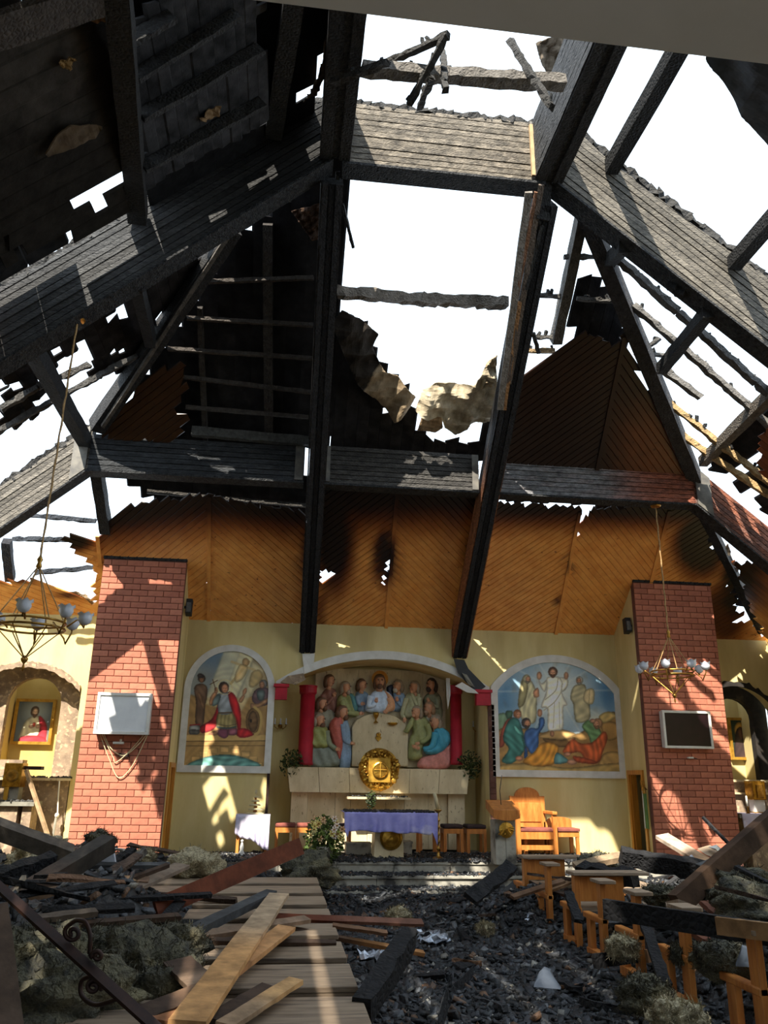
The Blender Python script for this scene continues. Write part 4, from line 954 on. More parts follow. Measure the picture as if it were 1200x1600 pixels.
figure('figure in grey blue turning to the centre', [(474, 195), (530, 190), (552, 230), (535, 300), (490, 312), (470, 260)], BL, 0, (510, 152, 33, 1, BR, None), arms=[(((480, 215), (490, 260), (515, 265)), (.05, .035), BL)], hands=[(508, 262, 1, .2)], seed=3)
F = figure('central haloed figure in pale blue with peach mantle', [(575, 190), (650, 190), (690, 235), (694, 305), (600, 318), (526, 302), (545, 235)], PB_, 2, (612, 132, 38, 0, BR, BR), extra=[([(635, 188), (690, 235), (692, 303), (628, 308), (650, 250)], PE, .11)], arms=[(((560, 215), (550, 275), (590, 262)), (.055, .035), PB_), (((670, 225), (680, 280), (655, 300)), (.055, .035), PE)], hands=[(593, 245, 0, 1), (652, 306, -1, -.3)], seed=4)
cx, cz = z5(614, 116, 14.84)
b = MB(); b.lathe([(.145, 0), (.155, .012), (.155, .02), (.0, .03)], (cx, 14.87, cz), 28, axis='y'); b.build('halo', mat('halo_gold', lin(214, 150, 60), lin(190, 120, 40), rough=.4, metal=.4), F)
figure('grey bearded figure leaning in beside the centre', [(688, 205), (752, 198), (765, 255), (735, 305), (690, 295)], BL, 0, (716, 158, 34, -1, GR, WG), extra=[([(652, 165), (690, 150), (690, 205), (684, 240), (664, 215)], lin(40, 44, 58), .05)], arms=[(((745, 225), (740, 270), (715, 245)), (.05, .03), BL)], hands=[(715, 238, -.3, 1)], seed=5)
figure('figure in sage robe touching his face', [(762, 215), (800, 195), (850, 205), (862, 330), (800, 350), (745, 345), (740, 300)], lin(152, 150, 118), 1, (812, 165, 34, -1, GR, None), arms=[(((845, 225), (840, 290), (800, 200)), (.055, .03), lin(152, 150, 118)), (((770, 230), (745, 320), (760, 345)), (.05, .035), lin(152, 150, 118))], hands=[(800, 190, 0, 1), (758, 350, 0, -1)], seed=6)
figure('dark haired figure in grey green at far right', [(878, 215), (910, 195), (955, 198), (980, 260), (978, 345), (930, 345), (890, 290), (866, 255)], lin(120, 122, 100), 0, (912, 152, 36, -1, DK, DK), arms=[(((955, 220), (950, 280), (905, 250)), (.05, .035), lin(120, 122, 100))], hands=[(900, 244, -.6, .8)], seed=7)
figure('brown haired figure seated behind at left', [(235, 312), (300, 292), (345, 315), (350, 400), (240, 410), (222, 350)], lin(126, 122, 104), 1, (277, 262, 36, 1, BR, BR), seed=8)
figure('figure with a red cloak leaning towards the table at left', [(385, 345), (425, 365), (442, 470), (438, 628), (372, 628), (372, 420)], BL, 2, (398, 312, 38, 1, BR, BR), extra=[([(335, 350), (385, 338), (400, 420), (388, 560), (366, 585), (330, 480), (312, 400)], lin(164, 84, 72), .12)], arms=[(((395, 380), (410, 470), (440, 490)), (.055, .04), BL)], hands=[(448, 492, 1, -.2)], seed=9)
figure('seated figure in moss green shirt and grey skirt at lower left', [(192, 520), (250, 505), (330, 505), (368, 560), (362, 628), (188, 628)], lin(112, 118, 108), 3, (262, 358, 38, 1, GR, BR), extra=[([(210, 405), (295, 400), (310, 460), (305, 520), (215, 522), (190, 470)], lin(128, 132, 78), .14)], arms=[(((215, 420), (205, 520), (200, 590)), (.06, .04), lin(112, 118, 96)), (((300, 420), (315, 490), (355, 525)), (.06, .04), lin(112, 118, 96))], hands=[(202, 608, 0, -1), (362, 528, 1, -.1)], seed=10)
figure('bald figure in olive robe covering his mouth at right', [(790, 365), (840, 335), (890, 355), (914, 420), (905, 480), (862, 510), (852, 585), (776, 585), (782, 470), (800, 430)], OL, 2, (826, 312, 36, -1, GR, None), arms=[(((800, 370), (765, 430), (808, 345)), (.055, .035), OL), (((890, 380), (905, 450), (850, 490)), (.06, .04), OL)], hands=[(812, 330, .2, 1), (838, 494, -1, -.2)], seed=11)
figure('grey figure half hidden behind the right group', [(868, 325), (920, 312), (968, 330), (965, 400), (890, 410)], lin(134, 130, 112), 1, (898, 288, 36, -1, lin(140, 110, 84), lin(140, 110, 84)), seed=12)
figure('seated figure in turquoise and rose mantle at lower right', [(842, 585), (900, 560), (990, 505), (1024, 500), (1026, 575), (1000, 640), (838, 640)], lin(184, 120, 110), 3, (935, 372, 38, -1, GR, None), extra=[([(915, 415), (960, 402), (1002, 425), (1016, 480), (985, 530), (930, 562), (872, 556), (870, 528), (918, 505), (925, 460)], lin(64, 138, 160), .14)], arms=[(((940, 430), (920, 510), (868, 530)), (.065, .045), lin(64, 138, 160))], hands=[(840, 520, -1, .1), (820, 512, -1, .1)], seed=13)
# gilded chalice, dish and heart fixed to the slab
def gl(prof, x, y, Y, nm, n=14):
    cx, cz = z5(x, y, Y); b = MB(); b.lathe(prof, (cx, Y, cz), n); b.build(nm, M_GOLD, REL, smooth=True)
gl([(.045, 0), (.04, .01), (.012, .03), (.012, .07), (.03, .09), (.05, .13), (.055, .18), (.05, .18), (.03, .12)], 590, 372, 14.70, 'chalice')
gl([(.02, 0), (.08, .02), (.10, .05), (.085, .055), (.02, .03)], 688, 390, 14.70, 'dish')
cx, cz = z5(605, 465, 14.71)
b = MB()
b.prism([(cx+.052*math.sin(t)**3*1.0, 14.70, cz+.052*(.8125*math.cos(t)-.3125*math.cos(2*t)-.125*math.cos(3*t)-.06*math.cos(4*t))) for t in [i*2*math.pi/24 for i in range(24)]], (0, .03, 0))
for k in (-1, 0, 1): b.tube([(cx+k*.015, 14.705, cz+.03), (cx+k*.03, 14.70, cz+.075), (cx+k*.012, 14.705, cz+.11)], [.014, .016, .003], 6)
b.build('flaming_heart', M_GOLD, REL)

# red columns and brackets
def column(u0, u1, label):
    p0 = atY(u0, 1195, 14.62); p1 = atY(u1, 1195, 14.62); cx = (p0.x+p1.x)/2; r = (p1.x-p0.x)/2; zt = atY(u0, 1071, 14.62).z
    T = thing('red_column', label, 'column', (cx, 14.62, p0.z))
    MB().lathe([(r*1.0, 0), (r*1.0, .04), (r*.93, .05), (r*.93, zt-p0.z-.16)], (cx, 14.62, p0.z), 20).build('shaft', M_RED, T, smooth=True)
    MB().lathe([(r*.95, 0), (r*1.12, .03), (r*1.12, .13), (r*1.18, .135), (r*1.18, .16)], (cx, 14.62, zt-.16), 20).build('capital', M_RED, T)
column(464, 489, 'red column at the left end of the relief'); column(704, 723, 'red column at the right end of the relief')
def bracket(u0, u1, v0, v1, label):
    a = atY(u0, v0, 13.86); c_ = atY(u1, v1, 13.86); T = thing('red_bracket', label, 'bracket', ((a.x+c_.x)/2, 13.95, c_.z))
    MB().box(a.x+.02, c_.x-.02, 13.88, 13.998, c_.z, a.z-.05).build('body', M_RED, T); MB().box(a.x-.01, c_.x+.01, 13.85, 13.998, a.z-.05, a.z).build('cap', M_RED, T)
bracket(429, 450, 1068, 1093, 'red wall bracket at the left foot of the white arch'); bracket(743, 769, 1077, 1102, 'red wall bracket at the right foot of the white arch')
def shard(label, px, Y, th, m, cat='rubble', name='plaster_shard'):
    pts = [atY(u, v, Y+random.uniform(-.03, .03)) for u, v in px]; return MB().prism(pts, (0, th, .01)).build(name, m, label=label, cat=cat)
shard('broken plaster piece lodged above the left bracket', [(438, 1066), (450, 1056), (474, 1052), (478, 1062), (462, 1070)], 13.84, .1, M_STONE)
shard('white plaster sliver under the left rafter foot', [(472, 1022), (492, 1021), (489, 1048), (476, 1052)], 13.93, .05, M_WHT)
shard('black torn sheet under the right rafter foot', [(709, 1030), (726, 1032), (732, 1045), (748, 1062), (759, 1073), (745, 1082), (728, 1066), (716, 1052)], 13.88, .02, M_BLACK, name='torn_sheet', cat='sheet')
shard('white broken plaster lump above the right bracket', [(712, 1072), (722, 1066), (742, 1078), (748, 1084), (730, 1082)], 13.84, .08, M_WHT)
shard('grey plaster flake on the torn sheet', [(722, 1052), (730, 1055), (742, 1074), (732, 1070)], 13.83, .02, M_CONC)
shard('white strip of plaster dangling beside the right column', [(697, 1060), (703, 1060), (704, 1085), (700, 1108), (698, 1090)], 14.25, .02, M_WHT)

# retable ledge (heavy trapezoid) and stone panels under it
def z8(x, y): return (420+x/3.53, 1160+y/3.53)
LED = thing('stone_ledge', 'heavy travertine ledge carrying the relief and tabernacle', 'ledge', tuple(atY(592, 1243, 14.5)))
Ln = 6; TL, TR, BLc, BRc = atY(*z8(100, 135), 14.42), atY(*z8(1108, 150), 14.42), atY(*z8(115, 270), 14.42), atY(*z8(1095, 290), 14.42)
zt = (TL.z+TR.z)/2; zb_ = (BLc.z+BRc.z)/2
for i in range(Ln):
    f0, f1 = i/Ln+.001, (i+1)/Ln-.001
    pts = [(BLc.x+(BRc.x-BLc.x)*f0, 14.42, zb_), (BLc.x+(BRc.x-BLc.x)*f1, 14.42, zb_), (TL.x+(TR.x-TL.x)*f1, 14.42, zt), (TL.x+(TR.x-TL.x)*f0, 14.42, zt)]
    MB().prism(pts, (0, .555, 0)).build('ledge_slab', M_TRAV, LED, bevel=.004)
PAN = thing('retable_base', 'travertine panelled base wall under the ledge', 'stone panel', tuple(atY(592, 1330, 14.7)))
ux = [455, 481, 524, 548, 575, 603, 632, 669, 699, 725]
for i in range(len(ux)-1):
    a, c_ = atY(ux[i], 1243, 14.62), atY(ux[i+1], 1243, 14.62); yy = 14.56 if i in (0, 8) else 14.62+.01*(i % 2)
    MB().box(a.x+.003, c_.x-.003, yy, 14.97, .45, zb_-.002).build('panel', M_TRAV, PAN)
a, c_ = atY(543, 1243, 14.2), atY(641, 1246, 14.2)
SH = thing('stone_shelf', 'thin stone shelf below the round tabernacle, strewn with cinders', 'shelf', (a.x, 14.3, c_.z-.03))
MB().box(a.x, c_.x, 14.16, 14.62, c_.z-.035, c_.z).build('shelf_slab', M_TRAV, SH)
b = MB()
for i in range(70):
    x = random.uniform(a.x, c_.x); y = random.uniform(14.17, 14.4); s = random.uniform(.01, .03); b.ball((x, y, c_.z+s*.4), s, s, s*.7, 5, 4, col=(.02, .02, .022))
b.build('cinders', M_RUB, SH, kind='stuff')
# tabernacle
p = atY(*z8(608, 148), 14.36); R = (atY(*z8(725, 148), 14.36)-p).length
TAB = thing('tabernacle', 'round gilded tabernacle with square door and leafy wreath', 'tabernacle', (p.x, 14.4, p.z-R))
MB().lathe([(R*.93, -.05), (R*.95, .0), (R*.8, .03), (R*.3, .035)], (p.x, 14.37, p.z), 36, axis='y').build('backplate', M_GOLD, TAB)
for k in range(30):
    t = 2*math.pi*k/30; q = R*random.uniform(.74, .88); c_ = (p.x+q*math.cos(t), 14.335, p.z+q*math.sin(t))
    b = MB(); b.ball(c_, R*.14, .035, R*.12, 7, 5, jit=.15); b.ball((p.x+q*.82*math.cos(t+.1), 14.335, p.z+q*.82*math.sin(t+.1)), R*.09, .03, R*.1, 6, 4, jit=.2); b.build('wreath_leaf', M_GOLD, TAB)
s = R*.52
MB().box(p.x-s, p.x+s*.98, 14.27, 14.35, p.z-s*1.12, p.z+s*.95).build('door', M_GOLDF, TAB, bevel=.006)
MB().lathe([(s*.70, 0), (s*.72, .02), (s*.62, .03), (s*.6, .015), (.001, .02)], (p.x+.01, 14.27, p.z-.02), 28, axis='y').build('medallion', M_GOLD, TAB)
b = MB(); b.box(p.x+.003, p.x+.017, 14.235, 14.262, p.z-.02-s*.6, p.z-.02+s*.62); b.box(p.x+.01-s*.55, p.x+.01+s*.55, 14.236, 14.261, p.z-.015, p.z-.003); b.build('cross', M_GOLDF, TAB)
# sooty evergreen sprig hanging off the shelf
def foliage(name, label, c, r, n, m, cols, leaf=.05, cat='plant', parts=(), squash=1.0, seed=0, stems=5, base=None):
    rnd = random.Random(seed); T = thing(name, label, cat, base or c)
    b = MB()
    for i in range(n):
        while True:
            d = V((rnd.uniform(-1, 1), rnd.uniform(-1, 1), rnd.uniform(-1, 1)))
            if d.length < 1: break
        q = V((c[0]+d.x*r[0], c[1]+d.y*r[1], c[2]+d.z*r[2])); a = V((rnd.uniform(-1, 1), rnd.uniform(-1, 1), rnd.uniform(-.6, .9))).normalized()
        w = a.cross(V((rnd.uniform(-1, 1), rnd.uniform(-1, 1), .2))).normalized(); l = leaf*rnd.uniform(.6, 1.3); k = rnd.choice(cols); t = rnd.uniform(.7, 1.3)
        nrm = a.cross(w)*l*.08
        b.add([q-a*l*.5, q+w*l*.28+nrm, q+a*l*.6, q-w*l*.28+nrm], [(0, 1, 2, 3)], (k[0]*t, k[1]*t, k[2]*t))
    b.build('leaves', M_LEAF, T, kind='stuff')
    for i in range(stems):
        q = (c[0]+rnd.uniform(-.7, .7)*r[0], c[1]+rnd.uniform(-.5, .5)*r[1], c[2]+rnd.uniform(.1, .8)*r[2])
        MB().tube([T.location, ((q[0]+T.location.x)/2+.01, (q[1]+T.location.y)/2, (q[2]+T.location.z)/2+.03), q], [.008, .006, .004], 5).build('stem', M_IRON, T)
    return T
pp = atY(580, 1248, 14.12)
foliage('sprig', 'dark scorched sprig hanging from the shelf under the tabernacle', (pp.x, 14.13, pp.z-.02), (.09, .05, .16), 160, M_LEAF, [(.5, .6, .6), (.25, .3, .35)], .045, seed=3)
for (u, v, lab, sd) in ((455, 1192, 'wilted green plant on the left end of the stone ledge', 4), (733, 1196, 'wilted green plant on the right end of the stone ledge', 5)):
    pp = atY(u, v, 14.5)
    foliage('potted_plant', lab, (pp.x, 14.45, pp.z), (.22, .12, .26), 260, M_LEAF, [(.8, .9, .8), (.45, .55, .5), (.3, .35, .3)], .06, seed=sd, stems=8, base=(pp.x, 14.5, zt))

# ------------------------------------------------------------------ altar table
ALT = thing('altar_table', 'stone altar table with gilded medallion on its single pedestal', 'altar', (1.72, 13.1, .45))
a, c_ = atY(541, 1270, 12.82), atY(680, 1272, 12.82); za = c_.z
MB().box(a.x, c_.x, 12.82, 13.55, za-.10, za).build('table_top', M_TRAV, ALT, bevel=.008)
q0, q1 = atY(586, 1341, 13.0), atY(629, 1341, 13.0)
MB().prism([(q0.x-.02, 13.0, .45), (q1.x+.02, 13.0, .45), (q1.x-.0, 13.0, za-.1), (q0.x+.0, 13.0, za-.1)], (0, .4, 0)).build('pedestal', M_TRAV, ALT, bevel=.006)
mc = ((q0.x+q1.x)/2+.03, 12.995, atY(610, 1309, 13.0).z)
MB().lathe([(.17, 0), (.175, .015), (.14, .03), (.13, .018), (.03, .03), (.001, .028)], mc, 24, axis='y').build('medallion', M_GOLD, ALT)
# cloth over it: drops in folds at the front, longer at both ends
x0, x1 = a.x-.03, c_.x+.03; n = 90; P = []; rows = 14
def drop(f):
    if f < .06: return .36-.12*abs(f-.03)/.03
    if f > .93: return .26+.2*(f-.93)/.07
    return .25+.05*f+.01*math.sin(f*23)
for i in range(n+1):
    f = i/n; x = x0+(x1-x0)*f; L = drop(f)
    P.append((x, 13.57, za+.008))
    P.append((x, 13.2, za+.010))
    for j in range(rows):
        t = j/(rows-1)
        P.append((x+.01*math.sin(40*f+t), 12.805-.02*t*(1+math.sin(f*70+1.3*math.sin(f*17)))-.004, za+.010-L*t))
m_ = rows+2; b = MB(); b.add(P, [(i*m_+j, i*m_+j+1, (i+1)*m_+j+1, (i+1)*m_+j) for i in range(n) for j in range(m_-1)])
cl = b.build('altar_cloth', M_LILAC, label='lilac cloth draped over the altar table', cat='tablecloth', smooth=True)
sd_ = cl.modifiers.new('thickness', 'SOLIDIFY'); sd_.thickness = .006; sd_.offset = 1
b = MB()
for i in range(420):
    x = random.uniform(a.x, c_.x); y = random.uniform(12.82, 13.5); s = random.uniform(.008, .028); g = random.choice((.02, .03, .05, .3)) if i % 9 == 0 else .02
    b.ball((x, y, za+.018+s*.4), s*1.3, s, s*.7, 5, 4, col=(g, g, g*1.05), jit=.2)
b.build('ash_layer', M_RUB, label='layer of black ash lying on the altar cloth', cat='ash', kind='stuff')
for (u0, u1, v0, v1, Y, lab) in ((541, 580, 1317, 1331, 13.5, 'low marble plinth left of the altar pedestal'), (630, 644, 1315, 1328, 13.6, 'low marble plinth right of the altar pedestal')):
    p0 = atY(u0, v0, Y); p1 = atY(u1, v1, Y)
    T = thing('marble_plinth', lab, 'plinth', ((p0.x+p1.x)/2, Y, .45)); MB().box(p0.x, p1.x, Y, Y+.3, .45, p0.z-.03).build('block', M_MARB, T); MB().box(p0.x-.01, p1.x+.01, Y-.01, Y+.31, p0.z-.03, p0.z).build('top', M_MARB, T)
# tall brass candlestick with leaning candle
p = atZ(685, 1343, .45); zt_ = atY(684, 1265, p.y).z; H = zt_-.45
CS = thing('candlestick', 'tall brass candlestick with a leaning wax candle right of the altar', 'candlestick', tuple(p))
prof = [(.10, 0), (.10, .015), (.06, .03), (.025, .05), (.018, .1)]
for k in range(5): z = .12+k*(H-.2)/5; prof += [(.014, z), (.03, z+.02), (.032, z+.04), (.014, z+.06)]
prof += [(.014, H-.05), (.05, H-.02), (.065, H), (.05, H)]
MB().lathe(prof, tuple(p), 14).build('stand', M_BRASS, CS, smooth=True)
MB().tube([(p.x, p.y, zt_), (p.x-.03, p.y, zt_+.14), (p.x-.055, p.y, zt_+.24)], [.032, .03, .027], 10).build('candle', M_CANDLE, CS, smooth=True)
# flowers in front of the altar
pf = atZ(505, 1346, .45); zc_ = atY(507, 1300, pf.y).z
FL = foliage('flower_arrangement', 'large arrangement of yellow and pink flowers left of the altar', (pf.x, pf.y, zc_-.1), (.30, .2, .34), 950, M_LEAF, [(1.2, 1.35, 1.0), (.8, .95, .7), (1.9, 1.8, 1.2)], .07, seed=8, stems=12, base=(pf.x, pf.y, .46))
rnd = random.Random(4)
for i in range(34):
    q = atY(rnd.choice((rnd.uniform(488, 512), rnd.uniform(518, 534), rnd.uniform(484, 535))), rnd.uniform(1276, 1312), pf.y-rnd.uniform(0, .2)); b = MB()
    col = rnd.choice((lin(226, 214, 130), lin(236, 222, 160), lin(232, 190, 150), lin(240, 224, 214)))
    for k in range(6):
        t = k*1.05; b.add([(q.x, q.y, q.z), (q.x+.035*math.cos(t-.4), q.y-.012, q.z+.035*math.sin(t-.4)), (q.x+.05*math.cos(t), q.y-.004, q.z+.05*math.sin(t)), (q.x+.035*math.cos(t+.4), q.y-.012, q.z+.035*math.sin(t+.4))], [(0, 1, 2, 3)], tuple(c*2.2 for c in col))
    b.ball((q.x, q.y-.01, q.z), .014, .014, .014, 6, 4, col=lin(210, 150, 60)); b.build('blossom', mat('petals', (.5, .5, .5), (.5, .5, .5), attr=True) if i == 0 else MATS['petals'], FL)
MB().lathe([(.10, 0), (.12, .02), (.14, .16), (.15, .2), (.13, .2), (.1, .04)], (pf.x, pf.y, .455), 14).build('vase', M_MARB, FL, smooth=True)

# ------------------------------------------------------------------ stools, throne, lectern, small table
def make_stool(loc, label, pad, w=.33, h=.44, rot=0):
    T = thing('stool', label, 'stool', loc, 'wooden stools around the altar', rotz=rot); l = w/2
    MB().box(-l, l, -l, l, h-.06, h).build('seat_pad', pad, T, local=True, bevel=.02)
    MB().box(-l+.01, l-.01, -l+.01, l-.01, h-.14, h-.065).build('apron', M_WOOD, T, local=True)
    for sx in (-1, 1):
        for sy in (-1, 1):
            MB().box(sx*(l-.025)-.024, sx*(l-.025)+.024, sy*(l-.025)-.024, sy*(l-.025)+.024, 0, h-.065).build('leg', M_WOOD, T, local=True)
    return T
for (u, v, lab, pad) in ((444, 1334, 'stool with red pad standing between small table and flowers', M_PADR), (477, 1333, 'red padded stool half hidden behind the flowers', M_PADR),
                         (531, 1331, 'dark stool just behind the flowers', M_PAD), (668, 1333, 'dark padded stool partly behind the altar cloth', M_PAD), (706, 1333, 'dark padded stool right of the candlestick', M_PAD), (742, 1334, 'dark padded stool nearest the lectern', M_PAD)):
    q = atY(u, v, 14.0); make_stool((q.x, 14.0, .45), lab, pad)
def make_throne():
    q = atY(833, 1336, 13.55); T = thing('armchair', 'tall wooden presider armchair with arched back', 'chair', (q.x, 13.55, .45)); w = .30
    zt = atY(832, 1230, 13.75).z-.45; zs = .42
    arch = arc(-w, w, zt-.12, zt-.12+.0001+.03, 8)
    poly = [(-w, .1), (w, .1), (w, zt-.14), (w*.72, zt-.14)]+[(w*.72*math.cos(t), zt-.14+.14*math.sin(t)) for t in [i*math.pi/10 for i in range(1, 10)]]+[(-w*.72, zt-.14), (-w, zt-.14)]
    MB().prism([(x, .20, z) for x, z in poly], (0, .05, 0)).build('backrest', M_WOOD, T, local=True, bevel=.006)
    MB().prism([(x*.72, .185, .5+(z-.5)*.86) for x, z in [(-w, .5), (w, .5), (w, zt-.2), (-w, zt-.2)]], (0, .014, 0)).build('back_panel', M_WOOD, T, local=True, bevel=.004)
    MB().box(-w, w, -.25, .2, zs-.05, zs).build('seat', M_PADR, T, local=True, bevel=.015)
    MB().box(-w, w, -.25, -.21, zs-.16, zs-.055).build('apron', M_WOOD, T, local=True)
    MB().box(-w, w, -.24, -.20, .10, .17).build('stretcher', M_WOOD, T, local=True)
    for s in (-1, 1):
        MB().box(s*w-.035 if s < 0 else s*w-.03, s*w+.03 if s < 0 else s*w+.035, -.27, -.20, 0, .64).build('leg', M_WOOD, T, local=True)
        MB().box(s*w-.03, s*w+.03, .20, .27, 0, .5).build('leg', M_WOOD, T, local=True)
        MB().box(s*w-.04, s*w+.04, -.30, .21, .63, .68).build('armrest', M_WOOD, T, local=True, bevel=.01)
make_throne()
for (u, lab) in ((882, 'side chair right of the tall armchair'), (801, 'side chair between lectern and tall armchair')):
    q = atY(u, 1336, 13.6); T = thing('side_chair', lab+' with low rounded back', 'chair', (q.x, 13.6, .45), 'low wooden side chairs')
    w = .21; poly = [(-w, .36), (w, .36), (w, .52)]+[(w*math.cos(t), .52+.06*math.sin(t)) for t in [i*math.pi/8 for i in range(1, 8)]]+[(-w, .52)]
    MB().prism([(x, .17, z) for x, z in poly], (0, .03, 0)).build('backrest', M_WOOD, T, local=True)
    MB().box(-w-.01, w+.01, -.2, .17, .37, .42).build('seat', M_PADR, T, local=True, bevel=.012)
    MB().box(-w, w, -.18, .16, .29, .365).build('apron', M_WOOD, T, local=True)
    for sx in (-1, 1):
        for sy in (-1, 1): MB().box(sx*(w-.03)-.025, sx*(w-.03)+.025, sy*.15-.025, sy*.15+.025, 0, .365).build('leg', M_WOOD, T, local=True)
# lectern
q = atZ(788, 1350, .45); zl_ = atY(788, 1281, q.y).z; zu = atY(790, 1257, q.y).z
LEC = thing('lectern', 'marble lectern with slanted wooden top and gilded emblem', 'lectern', tuple(q))
wl_ = (atY(804, 1340, q.y)-atY(772, 1340, q.y)).length/2
for k in range(2): MB().box(q.x-wl_+k*wl_+.002, q.x+k*wl_-.002, q.y-.12, q.y+.18, .45, zl_).build('shaft_slab', M_MARB, LEC, bevel=.004)
bot = [(q.x-.2+.4*i/10, zl_-.0-.035*math.sin(math.pi*i/10)+.03) for i in range(11)]
MB().prism([(x, q.y-.22, z) for x, z in bot]+[(q.x+.2, q.y-.22, zl_+.15), (q.x-.2, q.y-.22, zl_+.15)], (0, .45, .12)).build('book_rest', M_WOOD, LEC, bevel=.006)
b = MB(); b.lathe([(.03, -.02), (.10, .0), (.11, .03), (.02, .05)], (q.x, q.y-.14, zl_-.13), 12, axis='y')
for t in range(9): b.tube([(q.x, q.y-.17, zl_-.1), (q.x+.12*math.cos(t*.7-.3), q.y-.18, zl_-.1+.1*math.sin(-abs(t*.4)))], [.014, .01], 5)
b.build('emblem', M_GOLD, LEC)
MB().tube([(q.x-.02, q.y, zl_+.2), (q.x-.03, q.y+.02, zl_+.4), (q.x+.03, q.y+.1, zl_+.62)], .006, 6).build('microphone_stem', M_BLACK, LEC)
# small table with cloth
qa, qb = atY(367, 1333, 13.6), atY(417, 1333, 13.6); ztb = atY(392, 1274, 13.6).z; xm = (qa.x+qb.x)/2; hw = (qb.x-qa.x)/2
ST = thing('side_table', 'small wooden table below the left mural', 'table', (xm, 13.75, .45))
MB().box(xm-hw, xm+hw, 13.55, 13.95, ztb-.04, ztb).build('table_top', M_WOOD, ST)
for sx in (-1, 1):
    for y in (13.58, 13.92): MB().box(xm+sx*(hw-.03)-.022, xm+sx*(hw-.03)+.022, y-.022, y+.022, .45, ztb-.04).build('leg', M_WOOD, ST)
n = 50; P = []; rows = 10
for i in range(n+1):
    f = i/n; x = xm-hw-.02+(2*hw+.04)*f; L = .27+.24*f+.02*math.sin(f*9)
    P += [(x, 13.97, ztb+.008), (x, 13.75, ztb+.010)]
    for j in range(rows):
        t = j/(rows-1); P.append((x, 13.535-.02*t*(1+math.sin(f*38+math.sin(f*9)))-.003, ztb+.01-L*t))
m_ = rows+2; b = MB(); b.add(P, [(i*m_+j, i*m_+j+1, (i+1)*m_+j+1, (i+1)*m_+j) for i in range(n) for j in range(m_-1)])
cl = b.build('tablecloth', M_CLOTH, label='pale striped cloth hanging askew over the small table', cat='tablecloth', smooth=True)
sd_ = cl.modifiers.new('thickness', 'SOLIDIFY'); sd_.thickness = .005; sd_.offset = 1
T = thing('crib_ornament', 'tiered cream ornament standing on the small table', 'ornament', (xm+.02, 13.7, ztb+.012))
for k in range(5): MB().lathe([(.14-.026*k, 0), (.15-.026*k, .012), (.12-.026*k, .03)], (xm+.02+.01*math.sin(k*2), 13.7, ztb+.014+k*.062), 14).build('tier', M_CANDLE, T)
for k in range(4): MB().tube([(xm+.02, 13.7, ztb+.03+k*.062), (xm+.02+.01*math.sin(k*2), 13.7, ztb+.014+(k+1)*.062)], .03-.004*k, 8).build('spindle', M_WOOD, T)
MB().ball((xm+.02, 13.7, ztb+.35), .02, .02, .04).build('finial', M_CANDLE, T)
qz = atY(377, 1331, 13.2); T = thing('altar_bell', 'small white figurine standing on the floor before the small table', 'figurine', (qz.x, 13.3, .45))
MB().lathe([(.06, 0), (.05, .03), (.025, .08), (.03, .12), (.01, .2)], (qz.x, 13.3, .45), 10).build('body', M_WHT, T, smooth=True); MB().ball((qz.x, 13.3, .66), .022).build('head', M_WHT, T, smooth=True)

